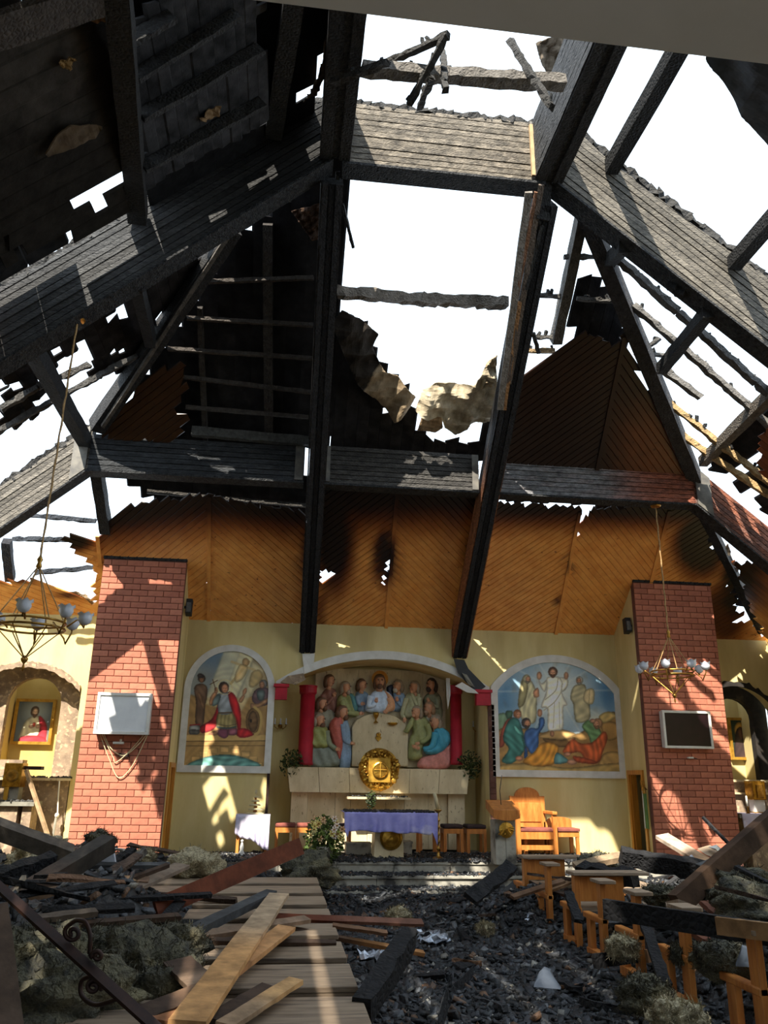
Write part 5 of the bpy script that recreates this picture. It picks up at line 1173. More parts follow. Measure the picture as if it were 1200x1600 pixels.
# ------------------------------------------------------------------ painted murals (flat paintings, colour stored per vertex)
class Canvas:
    def __init__(s, x0, x1, z0, z1, res, conv, seed=0):
        s.nx, s.nz = int((x1-x0)/res)+1, int((z1-z0)/res)+1
        s.X, s.Z = np.meshgrid(np.linspace(x0, x1, s.nx), np.linspace(z0, z1, s.nz)); s.c = np.zeros((s.nz, s.nx, 3)); s.conv = conv
        s.rs = np.random.RandomState(seed); s.u = (x1-x0)
    def noise(s, f, n=6):
        h = np.zeros_like(s.X)
        for k in range(n):
            t = s.rs.uniform(0, 6.28); q = f*s.rs.uniform(.6, 1.8); h += np.sin(q*(s.X*np.cos(t)+s.Z*np.sin(t))+s.rs.uniform(0, 6.28)+1.5*np.sin(q*.6*(s.X*np.sin(t)-s.Z*np.cos(t))))
        return h/n
    def blend(s, m, col): s.c = s.c*(1-m[..., None])+np.array(col, float)*m[..., None]
    def P(s, pts, sm=4):
        q = [s.conv(*p) for p in pts]; return smoothpoly(q, sm) if sm else q
    def mask(s, pts, sm=4, soft=1):
        m = inside([tuple(p) for p in s.P(pts, sm)], s.X, s.Z).astype(float)
        for _ in range(soft):
            p = np.pad(m, 1, mode='edge'); m = (p[:-2, 1:-1]+p[2:, 1:-1]+p[1:-1, :-2]+p[1:-1, 2:]+2*m)/6
        return m
    def dist(s, pts, sm=4):
        A = np.array(s.P(pts, sm)); D = np.full(s.X.shape, 9.)
        for i in range(len(A)):
            a, e = A[i], A[(i+1) % len(A)]-A[i]; t = np.clip(((s.X-a[0])*e[0]+(s.Z-a[1])*e[1])/max(1e-9, e@e), 0, 1); D = np.minimum(D, np.hypot(s.X-a[0]-t*e[0], s.Z-a[1]-t*e[1]))
        return D
    def shape(s, pts, col, shade=.45, rim=.05, fold=.16, ff=70, ang=None, soft=1, sm=4, alpha=1):
        m = s.mask(pts, sm, soft)*alpha
        if shade:
            D = s.dist(pts, sm); k = 1-shade*(1-np.clip(D/rim, 0, 1))**1.5
        else: k = 1
        a = s.rs.uniform(0, 3.1) if ang is None else math.radians(ang)
        q1 = s.X*math.cos(a)+s.Z*math.sin(a); q2 = s.X*math.sin(a)-s.Z*math.cos(a)
        w = .6*np.sin(ff*.7*q1+3*np.sin(7*q2+a)+2*np.sin(13*q1))+.5*np.sin(ff*.35*q2+2.5*np.sin(11*q1+a))
        k = 1.12*k*(1+fold*.8*w); s.c = s.c*(1-m[..., None])+np.clip(np.array(col, float)*np.asarray(k)[..., None], 0, 255)*m[..., None]
    def ell(s, x, y, rx, ry, col, n=18, **kw):
        s.shape([(x+rx*math.cos(i*6.2832/n), y+ry*math.sin(i*6.2832/n)) for i in range(n)], col, sm=0, **kw)
    def stroke(s, pts, w, col, alpha=1, soft=1):
        A = [np.array(s.conv(*p)) for p in pts]; D = np.full(s.X.shape, 9.)
        if len(A) > 2: A = smoothpoly(A, 5, closed=False)
        for a, b_ in zip(A[:-1], A[1:]):
            e = b_-a; t = np.clip(((s.X-a[0])*e[0]+(s.Z-a[1])*e[1])/max(1e-9, e@e), 0, 1); D = np.minimum(D, np.hypot(s.X-a[0]-t*e[0], s.Z-a[1]-t*e[1]))
        m = np.clip((w-D)/(.006*soft)+.5, 0, 1)*alpha; s.blend(m, col)
    def glow(s, x, y, rx, ry, col, a=1):
        c = s.conv(x, y); e = s.conv(x+rx, y); g = s.conv(x, y+ry)
        q = np.hypot((s.X-c[0])/(e[0]-c[0]), (s.Z-c[1])/(g[1]-c[1])); s.blend(np.clip(1-q, 0, 1)**.9*a, col)
    def person_head(s, x, y, r, skin, hair, beard=None, turn=0):
        s.ell(x-turn*.25*r, y-.15*r, r*1.12, r*1.2, hair, fold=.1, ff=160)
        s.ell(x+turn*.15*r, y+.1*r, r*.74, r*.98, skin, fold=0, rim=.03)
        if beard: s.shape([(x-.6*r+turn*.2*r, y+.35*r), (x+.2*turn*r, y+.5*r), (x+.6*r+turn*.2*r, y+.35*r), (x+.4*r, y+1.1*r), (x, y+1.35*r), (x-.4*r, y+1.1*r)], beard, fold=.1)
        dk = [c*.35 for c in skin]
        for e in (-.32, .32): s.stroke([(x+e*r+turn*.25*r-.12*r, y-.02*r), (x+e*r+turn*.25*r+.12*r, y-.02*r)], .003, dk)
        s.stroke([(x+turn*.35*r, y), (x+turn*.42*r, y+.3*r)], .0025, [c*.6 for c in skin]); s.stroke([(x-.2*r+turn*.25*r, y+.55*r), (x+.2*r+turn*.25*r, y+.55*r)], .003, [130, 70, 60])
    def mesh(s, outline, y):
        IN = inside(outline, s.X, s.Z); c = np.clip(s.c/255*1.08, 0, 1); c = np.where(c <= .04045, c/12.92, ((c+.055)/1.055)**2.4)
        b = MB(); P = [(float(s.X[j, i]), y, float(s.Z[j, i])) for j in range(s.nz) for i in range(s.nx)]
        b.grid(P, s.nx, s.nz, [tuple(v) for v in c.reshape(-1, 3)], keep=lambda i, j: IN[j, i] or IN[j, i+1] or IN[j+1, i] or IN[j+1, i+1])
        return b
def frame_band(T, outer, inner, y0, y1, m, name='frame'):
    n = len(outer); b = MB()
    vs = [(x, y0, z) for x, z in outer]+[(x, y0, z) for x, z in inner]+[(x, y1, z) for x, z in outer]+[(x, y1, z) for x, z in inner]; fs = []
    for i in range(n):
        k = (i+1) % n; fs += [(i, n+i, n+k, k), (2*n+i, 2*n+k, 3*n+k, 3*n+i), (i, k, 2*n+k, 2*n+i), (n+i, 3*n+i, 3*n+k, n+k)]
    b.add(vs, fs); b.build(name, m, T)
# left mural ---------------------------------------------------------
def c6(x, y): p = atY(270+x/7.06, 1000+y/7.06, 13.985); return (p.x, p.z)
inn = [(-1.56, 1.76)]+arc(-1.56, -.26, 2.97, 3.64, 26)+[(-.26, 1.76)]
out = [(-1.67, 1.65)]+arc(-1.67, -.15, 2.99, 3.75, 26)+[(-.15, 1.65)]
K = Canvas(-1.60, -.22, 1.72, 3.68, .0085, c6, 3)
K.c[:] = (150, 150, 140)
K.blend(np.clip((K.noise(5)+.3), 0, 1), (96, 124, 150)); K.blend(np.clip((K.X+1.0)*1.6, 0, 1)*.8, (176, 150, 104))
K.shape([(100, 620), (330, 640), (560, 620), (800, 640), (1100, 600), (1100, 1100), (100, 1100)], (150, 118, 74), shade=.1, fold=.1, soft=4)
K.blend(np.clip(K.noise(11)-.1, 0, 1)*.35, (110, 84, 50))
for pg, a in (([(560, 130), (760, 120), (520, 760), (340, 700)], .6), ([(740, 130), (900, 180), (640, 800), (520, 740)], .75), ([(880, 240), (1010, 330), (720, 860), (640, 800)], .55)): K.shape(pg, (216, 204, 160), shade=.2, fold=.1, soft=4, alpha=a, sm=0)
K.stroke([(650, 240), (900, 330)], .022, (196, 172, 120), .8); K.stroke([(840, 240), (640, 480)], .022, (186, 158, 104), .8); K.ell(805, 245, 40, 48, (176, 136, 88), alpha=.8); K.shape([(740, 270), (830, 300), (780, 420), (700, 470), (680, 400)], (200, 168, 112), alpha=.7)
K.shape([(870, 360), (960, 330), (990, 420), (900, 520), (840, 500)], (160, 128, 76), alpha=.6)
# soldiers
K.shape([(235, 530), (300, 480), (375, 510), (380, 620), (355, 740), (330, 950), (250, 930), (255, 690)], (104, 80, 62)); K.shape([(270, 590), (310, 600), (350, 740), (320, 745)], (150, 112, 80)); K.person_head(318, 430, 38, (140, 100, 72), (76, 62, 52)); K.shape([(270, 390), (300, 366), (330, 380), (350, 410), (290, 420)], (60, 50, 46))
K.shape([(895, 570), (960, 525), (1055, 540), (1065, 690), (960, 730), (875, 670)], (98, 76, 78)); K.shape([(930, 560), (1010, 560), (1000, 660), (940, 660)], (96, 108, 104)); K.shape([(860, 700), (940, 700), (1040, 640), (1050, 680), (960, 740), (870, 770)], (172, 128, 92)); K.person_head(990, 490, 40, (160, 116, 86), (116, 112, 106), turn=-1)
K.ell(885, 900, 80, 150, (126, 96, 60), fold=.1); K.ell(885, 900, 56, 120, (104, 78, 50)); K.stroke([(900, 740), (960, 800), (975, 900), (950, 1010), (910, 1040)], .022, (186, 154, 92)); K.ell(860, 890, 14, 20, (60, 44, 30))
# ledge, bridge, water
K.shape([(90, 1050), (1080, 1050), (1080, 1120), (90, 1120)], (178, 146, 92), shade=0, fold=.05, sm=0); K.shape([(90, 1112), (1080, 1112), (1080, 1420), (90, 1420)], (158, 126, 78), shade=0, fold=.08, sm=0); K.stroke([(90, 1118), (1080, 1112)], .007, (96, 72, 44)); K.stroke([(90, 1168), (1080, 1165)], .006, (110, 84, 52))
for k in range(9):
    t = math.pi*(.08+.84*k/8); x, y = 570-380*math.cos(t), 1440-230*math.sin(t); K.shape([(x-52, y-34), (x+52, y-34), (x+46, y+34), (x-46, y+34)], (176, 142, 90), shade=.3, rim=.02, sm=0)
K.shape([(180, 1400), (330, 1300), (570, 1262), (800, 1300), (950, 1400)], (96, 140, 132), fold=.25, ff=90, ang=90)
# kneeling saint
K.shape([(500, 700), (470, 790), (420, 880), (300, 960), (320, 1025), (430, 1000), (490, 930), (520, 820)], (150, 36, 40)); K.shape([(720, 975), (830, 985), (885, 1050), (760, 1080), (700, 1040)], (176, 40, 44))
K.shape([(505, 985), (600, 985), (610, 1060), (560, 1085), (490, 1040)], (128, 74, 92)); K.shape([(610, 975), (700, 970), (705, 1040), (620, 1050)], (140, 84, 96)); K.shape([(500, 1000), (440, 1010), (390, 1040), (480, 1050)], (180, 130, 96))
K.shape([(505, 795), (655, 795), (700, 960), (600, 975), (485, 965)], (142, 128, 84), ff=110, ang=0, fold=.2); K.stroke([(490, 960), (600, 975), (698, 955)], .012, (70, 84, 84)); K.stroke([(490, 930), (600, 945), (695, 930)], .006, (90, 80, 60))
K.shape([(480, 610), (540, 585), (620, 585), (655, 720), (645, 810), (515, 815), (492, 700)], (140, 146, 150), ff=90); K.stroke([(510, 805), (650, 800)], .012, (92, 74, 54)); K.shape([(430, 660), (490, 600), (530, 620), (500, 700), (440, 730)], (104, 120, 118))
K.shape([(400, 700), (420, 620), (470, 560), (490, 590), (450, 660), (430, 720)], (190, 138, 100)); K.ell(478, 555, 22, 34, (196, 142, 104)); K.stroke([(440, 435), (478, 560)], .007, (92, 64, 36)); K.stroke([(412, 490), (492, 446)], .007, (92, 64, 36))
K.shape([(610, 580), (670, 590), (720, 680), (750, 800), (752, 960), (718, 980), (690, 860), (640, 740)], (186, 38, 42), fold=.22); K.shape([(725, 670), (770, 610), (795, 620), (760, 690)], (190, 138, 100)); K.shape([(768, 610), (775, 555), (800, 530), (820, 540), (808, 590)], (196, 142, 104))
K.stroke([(575+80*math.cos(t), 520+82*math.sin(t)) for t in [i*.35 for i in range(19)]], .004, (226, 206, 140)); K.person_head(570, 530, 52, (190, 134, 100), (70, 52, 42), turn=.6)
K.ell(240, 975, 62, 46, (136, 136, 132)); K.shape([(185, 990), (290, 995), (280, 1040), (190, 1040)], (96, 94, 90)); K.stroke([(190, 940), (300, 930)], .010, (140, 40, 44))
MU = thing('mural', 'arched mural of a kneeling soldier saint in a red cape holding a cross', 'mural', (-.9, 13.98, 1.65))
K.mesh(inn, 13.985).build('painting', M_PAINT, MU); frame_band(MU, out, inn, 13.955, 13.999, M_WHT)
# right mural ---------------------------------------------------------
def c7(x, y): p = atY(760+x/5.4545, 1020+y/5.4545, 13.985); return (p.x, p.z)
inn = [(3.75, 1.77)]+arc(3.75, 5.90, 3.10, 3.63, 26)+[(5.90, 1.77)]
out = [(3.63, 1.655)]+arc(3.63, 6.02, 3.17, 3.76, 26)+[(6.02, 1.655)]
K = Canvas(3.71, 5.94, 1.73, 3.67, .0095, c7, 5)
K.c[:] = (96, 138, 170); K.blend(np.clip(K.noise(5)+.25, 0, 1)*.8, (176, 194, 204)); K.blend(np.clip(K.noise(8)-.1, 0, 1)*.7, (58, 106, 150))
K.glow(590, 330, 420, 520, (232, 230, 214), 1.0); K.glow(940, 580, 140, 140, (240, 232, 200), .9)
for t in range(0, 12): K.stroke([(590, 320), (590+800*math.cos(t*.52), 320+800*math.sin(t*.52))], .014, (228, 228, 214), .35, soft=5)
K.shape([(80, 540), (170, 520), (180, 640), (80, 700)], (112, 138, 110), fold=.1)
K.shape([(80, 680), (300, 640), (480, 680), (600, 640), (760, 690), (860, 640), (960, 560), (1120, 530), (1150, 1040), (80, 1040)], (150, 116, 68), fold=.12, ff=30, soft=2)
for (pg, c_) in (([(460, 700), (600, 650), (760, 690), (660, 740), (480, 730)], (186, 150, 96)), ([(980, 600), (1110, 600), (1120, 720), (1020, 740)], (170, 130, 74)), ([(1000, 860), (1130, 850), (1130, 960), (960, 980)], (176, 140, 84)), ([(100, 960), (400, 940), (700, 980), (1130, 940), (1140, 1040), (90, 1040)], (178, 146, 86)), ([(480, 730), (640, 740), (760, 720), (700, 800), (560, 790)], (120, 90, 52)), ([(960, 540), (1040, 500), (1110, 540), (1000, 600)], (206, 178, 110))): K.shape(pg, c_, fold=.12, ff=45)
K.blend(np.clip(K.noise(18)-.2, 0, 1)*.3, (110, 84, 50))
# three standing figures
K.shape([(330, 195), (385, 240), (425, 330), (430, 440), (415, 590), (315, 590), (272, 440), (290, 260)], (186, 178, 140)); K.shape([(300, 250), (340, 195), (355, 300), (320, 440), (268, 450)], (150, 140, 100)); K.shape([(400, 330), (440, 300), (450, 370), (410, 380)], (196, 140, 104)); K.person_head(350, 225, 30, (190, 138, 104), (170, 160, 126), (150, 140, 120), 1)
K.shape([(745, 285), (835, 270), (860, 360), (885, 480), (875, 570), (765, 590), (740, 440), (715, 380)], (170, 160, 124)); K.shape([(845, 318), (915, 312), (915, 420), (870, 440), (825, 400)], (206, 186, 140), fold=.05); K.stroke([(880, 320), (872, 430)], .004, (150, 130, 90)); K.person_head(790, 238, 28, (186, 132, 98), (180, 176, 160), (170, 166, 150), -.5)
K.shape([(525, 225), (470, 260), (440, 210), (460, 290), (500, 330)], (220, 214, 190)); K.shape([(620, 215), (690, 220), (690, 290), (640, 330)], (224, 218, 194)); K.ell(450, 195, 22, 34, (200, 148, 112)); K.ell(680, 195, 20, 32, (200, 148, 112))
K.shape([(530, 205), (615, 205), (650, 260), (645, 340), (690, 440), (655, 470), (655, 640), (590, 665), (522, 650), (520, 480), (465, 460), (510, 330), (510, 240)], (232, 226, 204), fold=.10, ff=60); K.stroke([(610, 220), (590, 320), (500, 400)], .008, (176, 168, 140)); K.stroke([(640, 330), (580, 420), (490, 490)], .008, (180, 172, 146)); K.stroke([(580, 430), (570, 640)], .006, (186, 178, 150)); K.stroke([(620, 420), (625, 640)], .006, (190, 182, 156))
K.person_head(566, 168, 36, (196, 142, 108), (98, 66, 44), (110, 76, 50)); K.ell(560, 690, 18, 26, (190, 134, 100))
# three fallen disciples
K.shape([(160, 590), (215, 545), (225, 600), (170, 700), (150, 790), (110, 800), (120, 690)], (158, 78, 58)); K.shape([(190, 575), (265, 560), (305, 650), (335, 790), (290, 880), (210, 945), (130, 920), (190, 820), (140, 730)], (60, 112, 104), fold=.22); K.shape([(300, 700), (360, 790), (370, 840), (330, 820)], (60, 112, 104)); K.ell(350, 815, 22, 24, (190, 134, 100)); K.person_head(270, 525, 32, (186, 130, 96), (150, 96, 60), None, .8); K.shape([(165, 500), (220, 495), (215, 550), (175, 560)], (70, 100, 80)); K.ell(280, 900, 34, 22, (186, 130, 100))
K.shape([(325, 680), (380, 640), (440, 640), (450, 560), (490, 555), (492, 620), (450, 690), (445, 770), (440, 860), (390, 870), (330, 780)], (62, 96, 146), fold=.2); K.ell(455, 512, 22, 34, (196, 140, 106)); K.person_head(345, 602, 36, (186, 130, 98), (70, 62, 60), (80, 70, 64), .8); K.shape([(330, 800), (350, 830), (350, 880), (320, 895)], (54, 88, 140))
K.shape([(310, 930), (400, 850), (470, 770), (560, 765), (612, 800), (605, 880), (560, 955), (420, 970)], (196, 134, 50), fold=.22); K.shape([(600, 850), (690, 905), (690, 935), (580, 945)], (92, 138, 140)); K.ell(730, 930, 44, 24, (200, 146, 116))
K.shape([(815, 630), (860, 575), (900, 590), (960, 640), (985, 720), (900, 775), (868, 700)], (104, 138, 92), fold=.2); K.shape([(905, 760), (1000, 670), (1032, 730), (990, 850), (960, 930), (860, 945), (800, 850), (700, 860), (650, 840), (730, 735), (800, 770)], (184, 88, 46), fold=.22); K.shape([(740, 880), (860, 900), (950, 940), (780, 935)], (176, 78, 44)); K.person_head(942, 605, 36, (190, 136, 104), (176, 130, 90), (150, 110, 80), -.8); K.ell(905, 580, 24, 18, (200, 146, 114)); K.ell(690, 865, 30, 20, (196, 140, 110))
MU = thing('mural', 'wide arched mural of a white robed figure above three fallen disciples', 'mural', (4.82, 13.98, 1.655))
K.mesh(inn, 13.985).build('painting', M_PAINT, MU); frame_band(MU, out, inn, 13.955, 13.999, M_WHT)

# framed pictures in the side chapels -------------------------------------
def framed(label, quad, Y, paint, fw=.045, seed=0, tilt=0):
    P = [atY(u, v, Y) for u, v in quad]; x0 = (P[0].x+P[3].x)/2; x1 = (P[1].x+P[2].x)/2; z1 = (P[0].z+P[1].z)/2; z0 = (P[2].z+P[3].z)/2
    T = thing('framed_picture', label, 'picture', ((x0+x1)/2, Y, z0)); sq = lambda a, c, d, e: [(a, d), (a, e), (c, e), (c, d)]
    K = Canvas(x0, x1, z0, z1, .009, lambda a, c: (x0+(x1-x0)*a/100, z1-(z1-z0)*c/100), seed); paint(K)
    K.mesh(sq(x0-1, x1+1, z0-1, z1+1), Y-.012).build('painting', M_PAINT, T)
    MB().box(x0-.02, x1+.02, Y-.008, Y+.03, z0-.02, z1+.02).build('backing', M_DARK, T)
    frame_band(T, sq(x0-fw, x1+fw, z0-fw, z1+fw), sq(x0+.004, x1-.004, z0+.004, z1-.004), Y-.04, Y+.03, M_GOLDF)
def sacred(K):
    K.c[:] = (96, 108, 112); K.glow(52, 22, 46, 40, (176, 190, 190), .9)
    K.shape([(30, 45), (48, 36), (66, 38), (88, 60), (92, 104), (18, 104), (20, 64)], (186, 184, 156), fold=.12, ff=60, ang=10); K.shape([(62, 36), (82, 48), (92, 70), (90, 104), (60, 104), (70, 72)], (168, 44, 56), fold=.2); K.shape([(20, 88), (60, 84), (88, 90), (90, 104), (20, 104)], (176, 50, 62)); K.ell(52, 58, 5, 6, (190, 70, 50)); K.ell(44, 62, 7, 5, (206, 170, 140)); K.ell(64, 62, 7, 5, (206, 170, 140))
    K.person_head(50, 26, 11, (206, 176, 146), (92, 72, 56), (110, 84, 64), .3)
framed('gold framed picture of a robed figure with a red mantle in the left chapel', [(32, 1096), (84, 1097), (76, 1160), (20, 1158)], 14.74, sacred)
def icon(K):
    K.c[:] = (40, 58, 44); K.ell(48, 30, 30, 26, (178, 140, 62), fold=.05); K.shape([(20, 40), (40, 20), (60, 22), (76, 44), (84, 104), (8, 104)], (46, 34, 34), fold=.15); K.ell(46, 36, 13, 17, (96, 64, 46)); K.ell(76, 56, 14, 13, (170, 132, 60)); K.ell(76, 58, 8, 9, (92, 60, 44)); K.shape([(62, 66), (90, 66), (96, 104), (58, 104)], (140, 56, 40), fold=.2); K.blend(np.clip(K.noise(20)-.3, 0, 1)*.5, (130, 100, 50))
framed('dark gilded devotional panel with two haloed shapes in the right chapel', [(1139, 1125), (1172, 1126), (1178, 1184), (1146, 1183)], 14.74, icon)

# ------------------------------------------------------------------ screens on the pillars
def panel_box(name, label, cat, quad, Y, dep, fw, facemat, fm):
    P = [atY(u, v, Y) for u, v in quad]; x0, x1 = (P[0].x+P[3].x)/2, (P[1].x+P[2].x)/2; z1, z0 = (P[0].z+P[1].z)/2, (P[2].z+P[3].z)/2
    T = thing(name, label, cat, ((x0+x1)/2, Y, z0))
    MB().box(x0+.01, x1-.01, Y+.03, 12.995, z0+.01, z1-.01).build('housing', fm, T)
    MB().box(x0+fw*.7, x1-fw*.7, Y+.018, Y+.03, z0+fw*.7, z1-fw*.7).build('screen', facemat, T)
    for nm, bx in (('frame_rail', (x0, x1, Y, Y+.05, z1-fw, z1)), ('frame_rail', (x0, x1, Y, Y+.05, z0, z0+fw)), ('frame_stile', (x0, x0+fw, Y, Y+.05, z0+fw, z1-fw)), ('frame_stile', (x1-fw, x1, Y, Y+.05, z0+fw, z1-fw))):
        MB().box(*bx).build(nm, fm, T, bevel=.004)
    return T, x0, x1, z0, z1
T, sx0, sx1, sz0, sz1 = panel_box('projection_screen', 'white framed projection screen box on the left brick pillar', 'screen', [(152, 1083), (238, 1082), (232, 1148), (146, 1147)], 12.82, .15, .045, M_SCREEN, M_WHT)
T2, tx0, tx1, tz0, tz1 = panel_box('television', 'dark television in a pale frame on the right brick pillar', 'television', [(1034, 1110), (1111, 1111), (1115, 1171), (1040, 1168)], 12.86, .12, .04, M_TV, M_WHT)
MB().tube([(tx0+.5, 12.9, tz1), (tx0+.5, 12.95, tz1+.12)], .003, 5).build('cable', M_BLACK, T2)
def cable(label, pts, r=.007, m=M_CANDLE):
    return MB().tube([V(p) for p in smoothpoly([np.array(p) for p in pts], 8, closed=False)], r, 6).build('cable', m, label=label, cat='cable')
cable('long pale cable looping below the projection screen', [(sx0+.08, 12.94, sz0+.0), (sx0+.25, 12.97, sz0-.35), (sx0+.42, 12.975, sz0-.62), (sx0+.6, 12.97, sz0-.45), (sx0+.78, 12.94, sz0)])
cable('short pale cable loop directly under the projection screen', [(sx0+.14, 12.94, sz0), (sx0+.26, 12.97, sz0-.2), (sx0+.45, 12.975, sz0-.3), (sx0+.62, 12.97, sz0-.18), (sx0+.76, 12.94, sz0)])
cable('middle pale cable loop under the projection screen', [(sx0+.11, 12.95, sz0), (sx0+.3, 12.97, sz0-.32), (sx0+.36, 12.975, sz0-.40), (sx0+.55, 12.97, sz0-.22), (sx0+.72, 12.95, sz0)])
q = atY(185, 1161, 12.95)
T = thing('socket_box', 'small white socket bar hanging under the projection screen', 'socket', (q.x, 12.95, q.z)); MB().box(q.x-.08, q.x+.08, 12.93, 12.98, q.z-.015, q.z+.02).build('bar', M_WHT, T, bevel=.004); MB().ball((q.x+.03, 12.95, q.z+.04), .02).build('plug', M_WHT, T)
q = atY(193, 1180, 12.98); MB().box(q.x-.075, q.x+.075, 12.97, 12.998, q.z-.03, q.z+.03).build('wall_plate', M_IRON, label='small dark brown wall plate below the cable loops', cat='plate', bevel=.003)
q = atY(1080, 1184, 12.97); T = thing('cable_stub', 'short white cable stub under the television', 'cable', (q.x, 12.97, q.z)); MB().box(q.x-.06, q.x+.03, 12.94, 12.998, q.z-.012, q.z+.012).build('holder', M_WHT, T); MB().tube([(q.x+.03, 12.96, q.z), (q.x+.1, 12.96, q.z-.02)], .008, 6).build('plug', M_BLACK, T)

# loudspeakers on the pillar sides
def speaker(u, v, X, s, label):
    q = atX(u, v, X+s*.08)
    if q.y < 13.2: q = V((X+s*.08, 13.22, atY(u, v, 13.22).z))
    T = thing('loudspeaker', label, 'loudspeaker', tuple(q)); w, h, d = .05, .14, .08
    pr = [(-d, -h*.75), (d*.8, -h), (d, h*.9), (-d*.6, h)]
    MB().prism([(q.x-w, q.y+y, q.z+z) for y, z in pr], (2*w, 0, 0)).build('cabinet', M_BLACK, T, bevel=.006)
    MB().box(q.x-w*.7, q.x+w*.7, q.y-d*1.02, q.y-d*.85, q.z-h*.6, q.z+h*.5).build('grille', M_STEEL, T)
    MB().box(min(X, q.x), max(X, q.x), q.y-.02, q.y+.02, q.z-.02, q.z+.02).build('wall_arm', M_BLACK, T)
speaker(291, 949, -1.70, 1, 'black loudspeaker on the side of the left brick pillar'); speaker(983, 978, 6.00, -1, 'black loudspeaker on the side of the right brick pillar')
# two-armed wall lamps in the niche
def sconce(u, v, Y, label):
    q = atY(u, v, Y); T = thing('wall_lamp', label, 'wall lamp', tuple(q)); MB().lathe([(.035, 0), (.04, .012), (.01, .03)], (q.x, q.y+.03, q.z), 12, axis='y').build('backplate', M_BRASS, T)
    for s in (-1, 0, 1):
        MB().tube([(q.x, q.y, q.z-.02), (q.x+s*.05, q.y-.06, q.z-.06), (q.x+s*.1, q.y-.09, q.z-.02), (q.x+s*.1, q.y-.09, q.z+.02)], .008, 6).build('arm', M_BRASS, T, smooth=True)
        MB().lathe([(.02, 0), (.025, .01), (.012, .02), (.012, .09), (.004, .11)], (q.x+s*.1, q.y-.09, q.z+.02), 8).build('candle_lamp', M_GLASS, T, smooth=True)
sconce(438, 1134, 14.96, 'small brass wall lamp left of the left red column'); sconce(746, 1138, 14.9, 'small brass wall lamp right of the right red column')
# green stole-like banner on a bracket beside the right doorway
q = atX(1009, 1236, 5.97); T = thing('banner', 'narrow green cloth hanging from a brass bracket beside the right doorway', 'banner', (5.93, q.y, q.z-.72))
zb0 = atX(1014, 1295, 5.95).z
MB().box(5.93, 5.955, q.y-.05, q.y+.04, zb0, q.z).build('cloth', M_GREEN, T); MB().box(5.92, 5.93, q.y+.02, q.y+.045, zb0, q.z).build('fringe', M_WHT, T)
for k in range(3): MB().tube([(5.99, q.y, q.z+.02), (5.93, q.y+(k-1)*.06, q.z+.06), (5.92, q.y+(k-1)*.07, q.z+.16)], .009, 6).build('bracket_arm', M_BRASS, T)
MB().lathe([(.03, 0), (.035, .02), (.02, .08), (.03, .1)], (5.93, q.y-.03, q.z-.04), 8).build('bracket_cup', M_BRASS, T)

# ------------------------------------------------------------------ chandeliers
def chandelier(label, cx, cy, ztop, zring, R, seed):
    rnd = random.Random(seed); T = thing('chandelier', label, 'chandelier', (cx, cy, zring-.3)); za = zring+R*1.25
    MB().lathe([(.01, -.03), (.07, -.02), (.085, 0.0), (.02, .01)], (cx, cy, ztop), 14).build('ceiling_rose', M_BRASS, T)
    pts = [(cx+.004*math.sin(i*1.9), cy+.004*math.cos(i*2.3), ztop-.02+(za-ztop+.02)*i/24) for i in range(25)]
    MB().tube(pts, [.009+.003*(i % 2) for i in range(25)], 6).build('chain', M_ROPE, T)
    MB().lathe([(.012, -.1), (.03, -.07), (.018, -.03), (.03, 0), (.012, .04)], (cx, cy, za), 10).build('hanger', M_BRASS, T, smooth=True)
    n = 6
    for i in range(n):
        t = 2*math.pi*i/n+.3; p = (cx+R*.62*math.cos(t), cy+R*.62*math.sin(t), zring+.02)
        MB().tube([(cx, cy, za-.06), p], .006, 5).build('hanger_rod', M_ROPE, T)
        MB().tube([(cx+R*.58*math.cos(t), cy+R*.58*math.sin(t), zring-.03), (cx, cy, zring-R*.62)], .006, 5).build('lower_rod', M_BRASS, T)
    for z, r in ((zring+.03, R*.62), (zring-.03, R*.62)):
        MB().tube([(cx+r*math.cos(i*.2618), cy+r*math.sin(i*.2618), z) for i in range(25)], .012, 6, cap=False).build('ring', M_BRASS, T, smooth=True)
    MB().lathe([(.004, -.12), (.014, -.08), (.006, -.05), (.03, -.02), (.035, 0), (.01, .03)], (cx, cy, zring-R*.62), 10).build('finial', M_BRASS, T, smooth=True)
    for i in range(8):
        t = 2*math.pi*i/8+.15; up_ = -1 if i % 3 else 1; r0, r1 = R*.64, R*.95
        P = lambda r, z: (cx+r*math.cos(t), cy+r*math.sin(t), zring+z)
        a = MB().tube([P(r0, 0), P(r0+.08, .07*up_), P(r1-.06, .10*up_-.02), P(r1, .0), P(r1, .03)], .009, 6).build('arm', M_BRASS, T, smooth=True)
        b = MB(); c_ = P(r1, .03); n2 = 12; prof = [(.022, 0), (.05, .02), (.068, .06), (.062, .09), (.075, .115)]
        vs = []; fs = []
        for r, z in prof:
            for k in range(n2):
                w = 1+(.12*math.sin(k*math.pi/1.5) if z > .1 else 0); vs.append((c_[0]+r*w*math.cos(k*6.2832/n2), c_[1]+r*w*math.sin(k*6.2832/n2), c_[2]+z+(.012*math.cos(k*math.pi) if z > .1 else 0)))
        for j in range(len(prof)-1):
            for k in range(n2): fs.append((j*n2+k, j*n2+(k+1) % n2, (j+1)*n2+(k+1) % n2, (j+1)*n2+k))
        b.add(vs, fs+[tuple(range(n2-1, -1, -1))]); b.build('glass_shade', M_GLASS, a, smooth=True)
    return T
q = atY(1025, 797, 11.41); zr_ = atY(1052, 1055, 11.41).z; chandelier('brass chandelier with white glass shades hanging before the right pillar', q.x, 11.41, 5.80, zr_+.02, .50, 1)
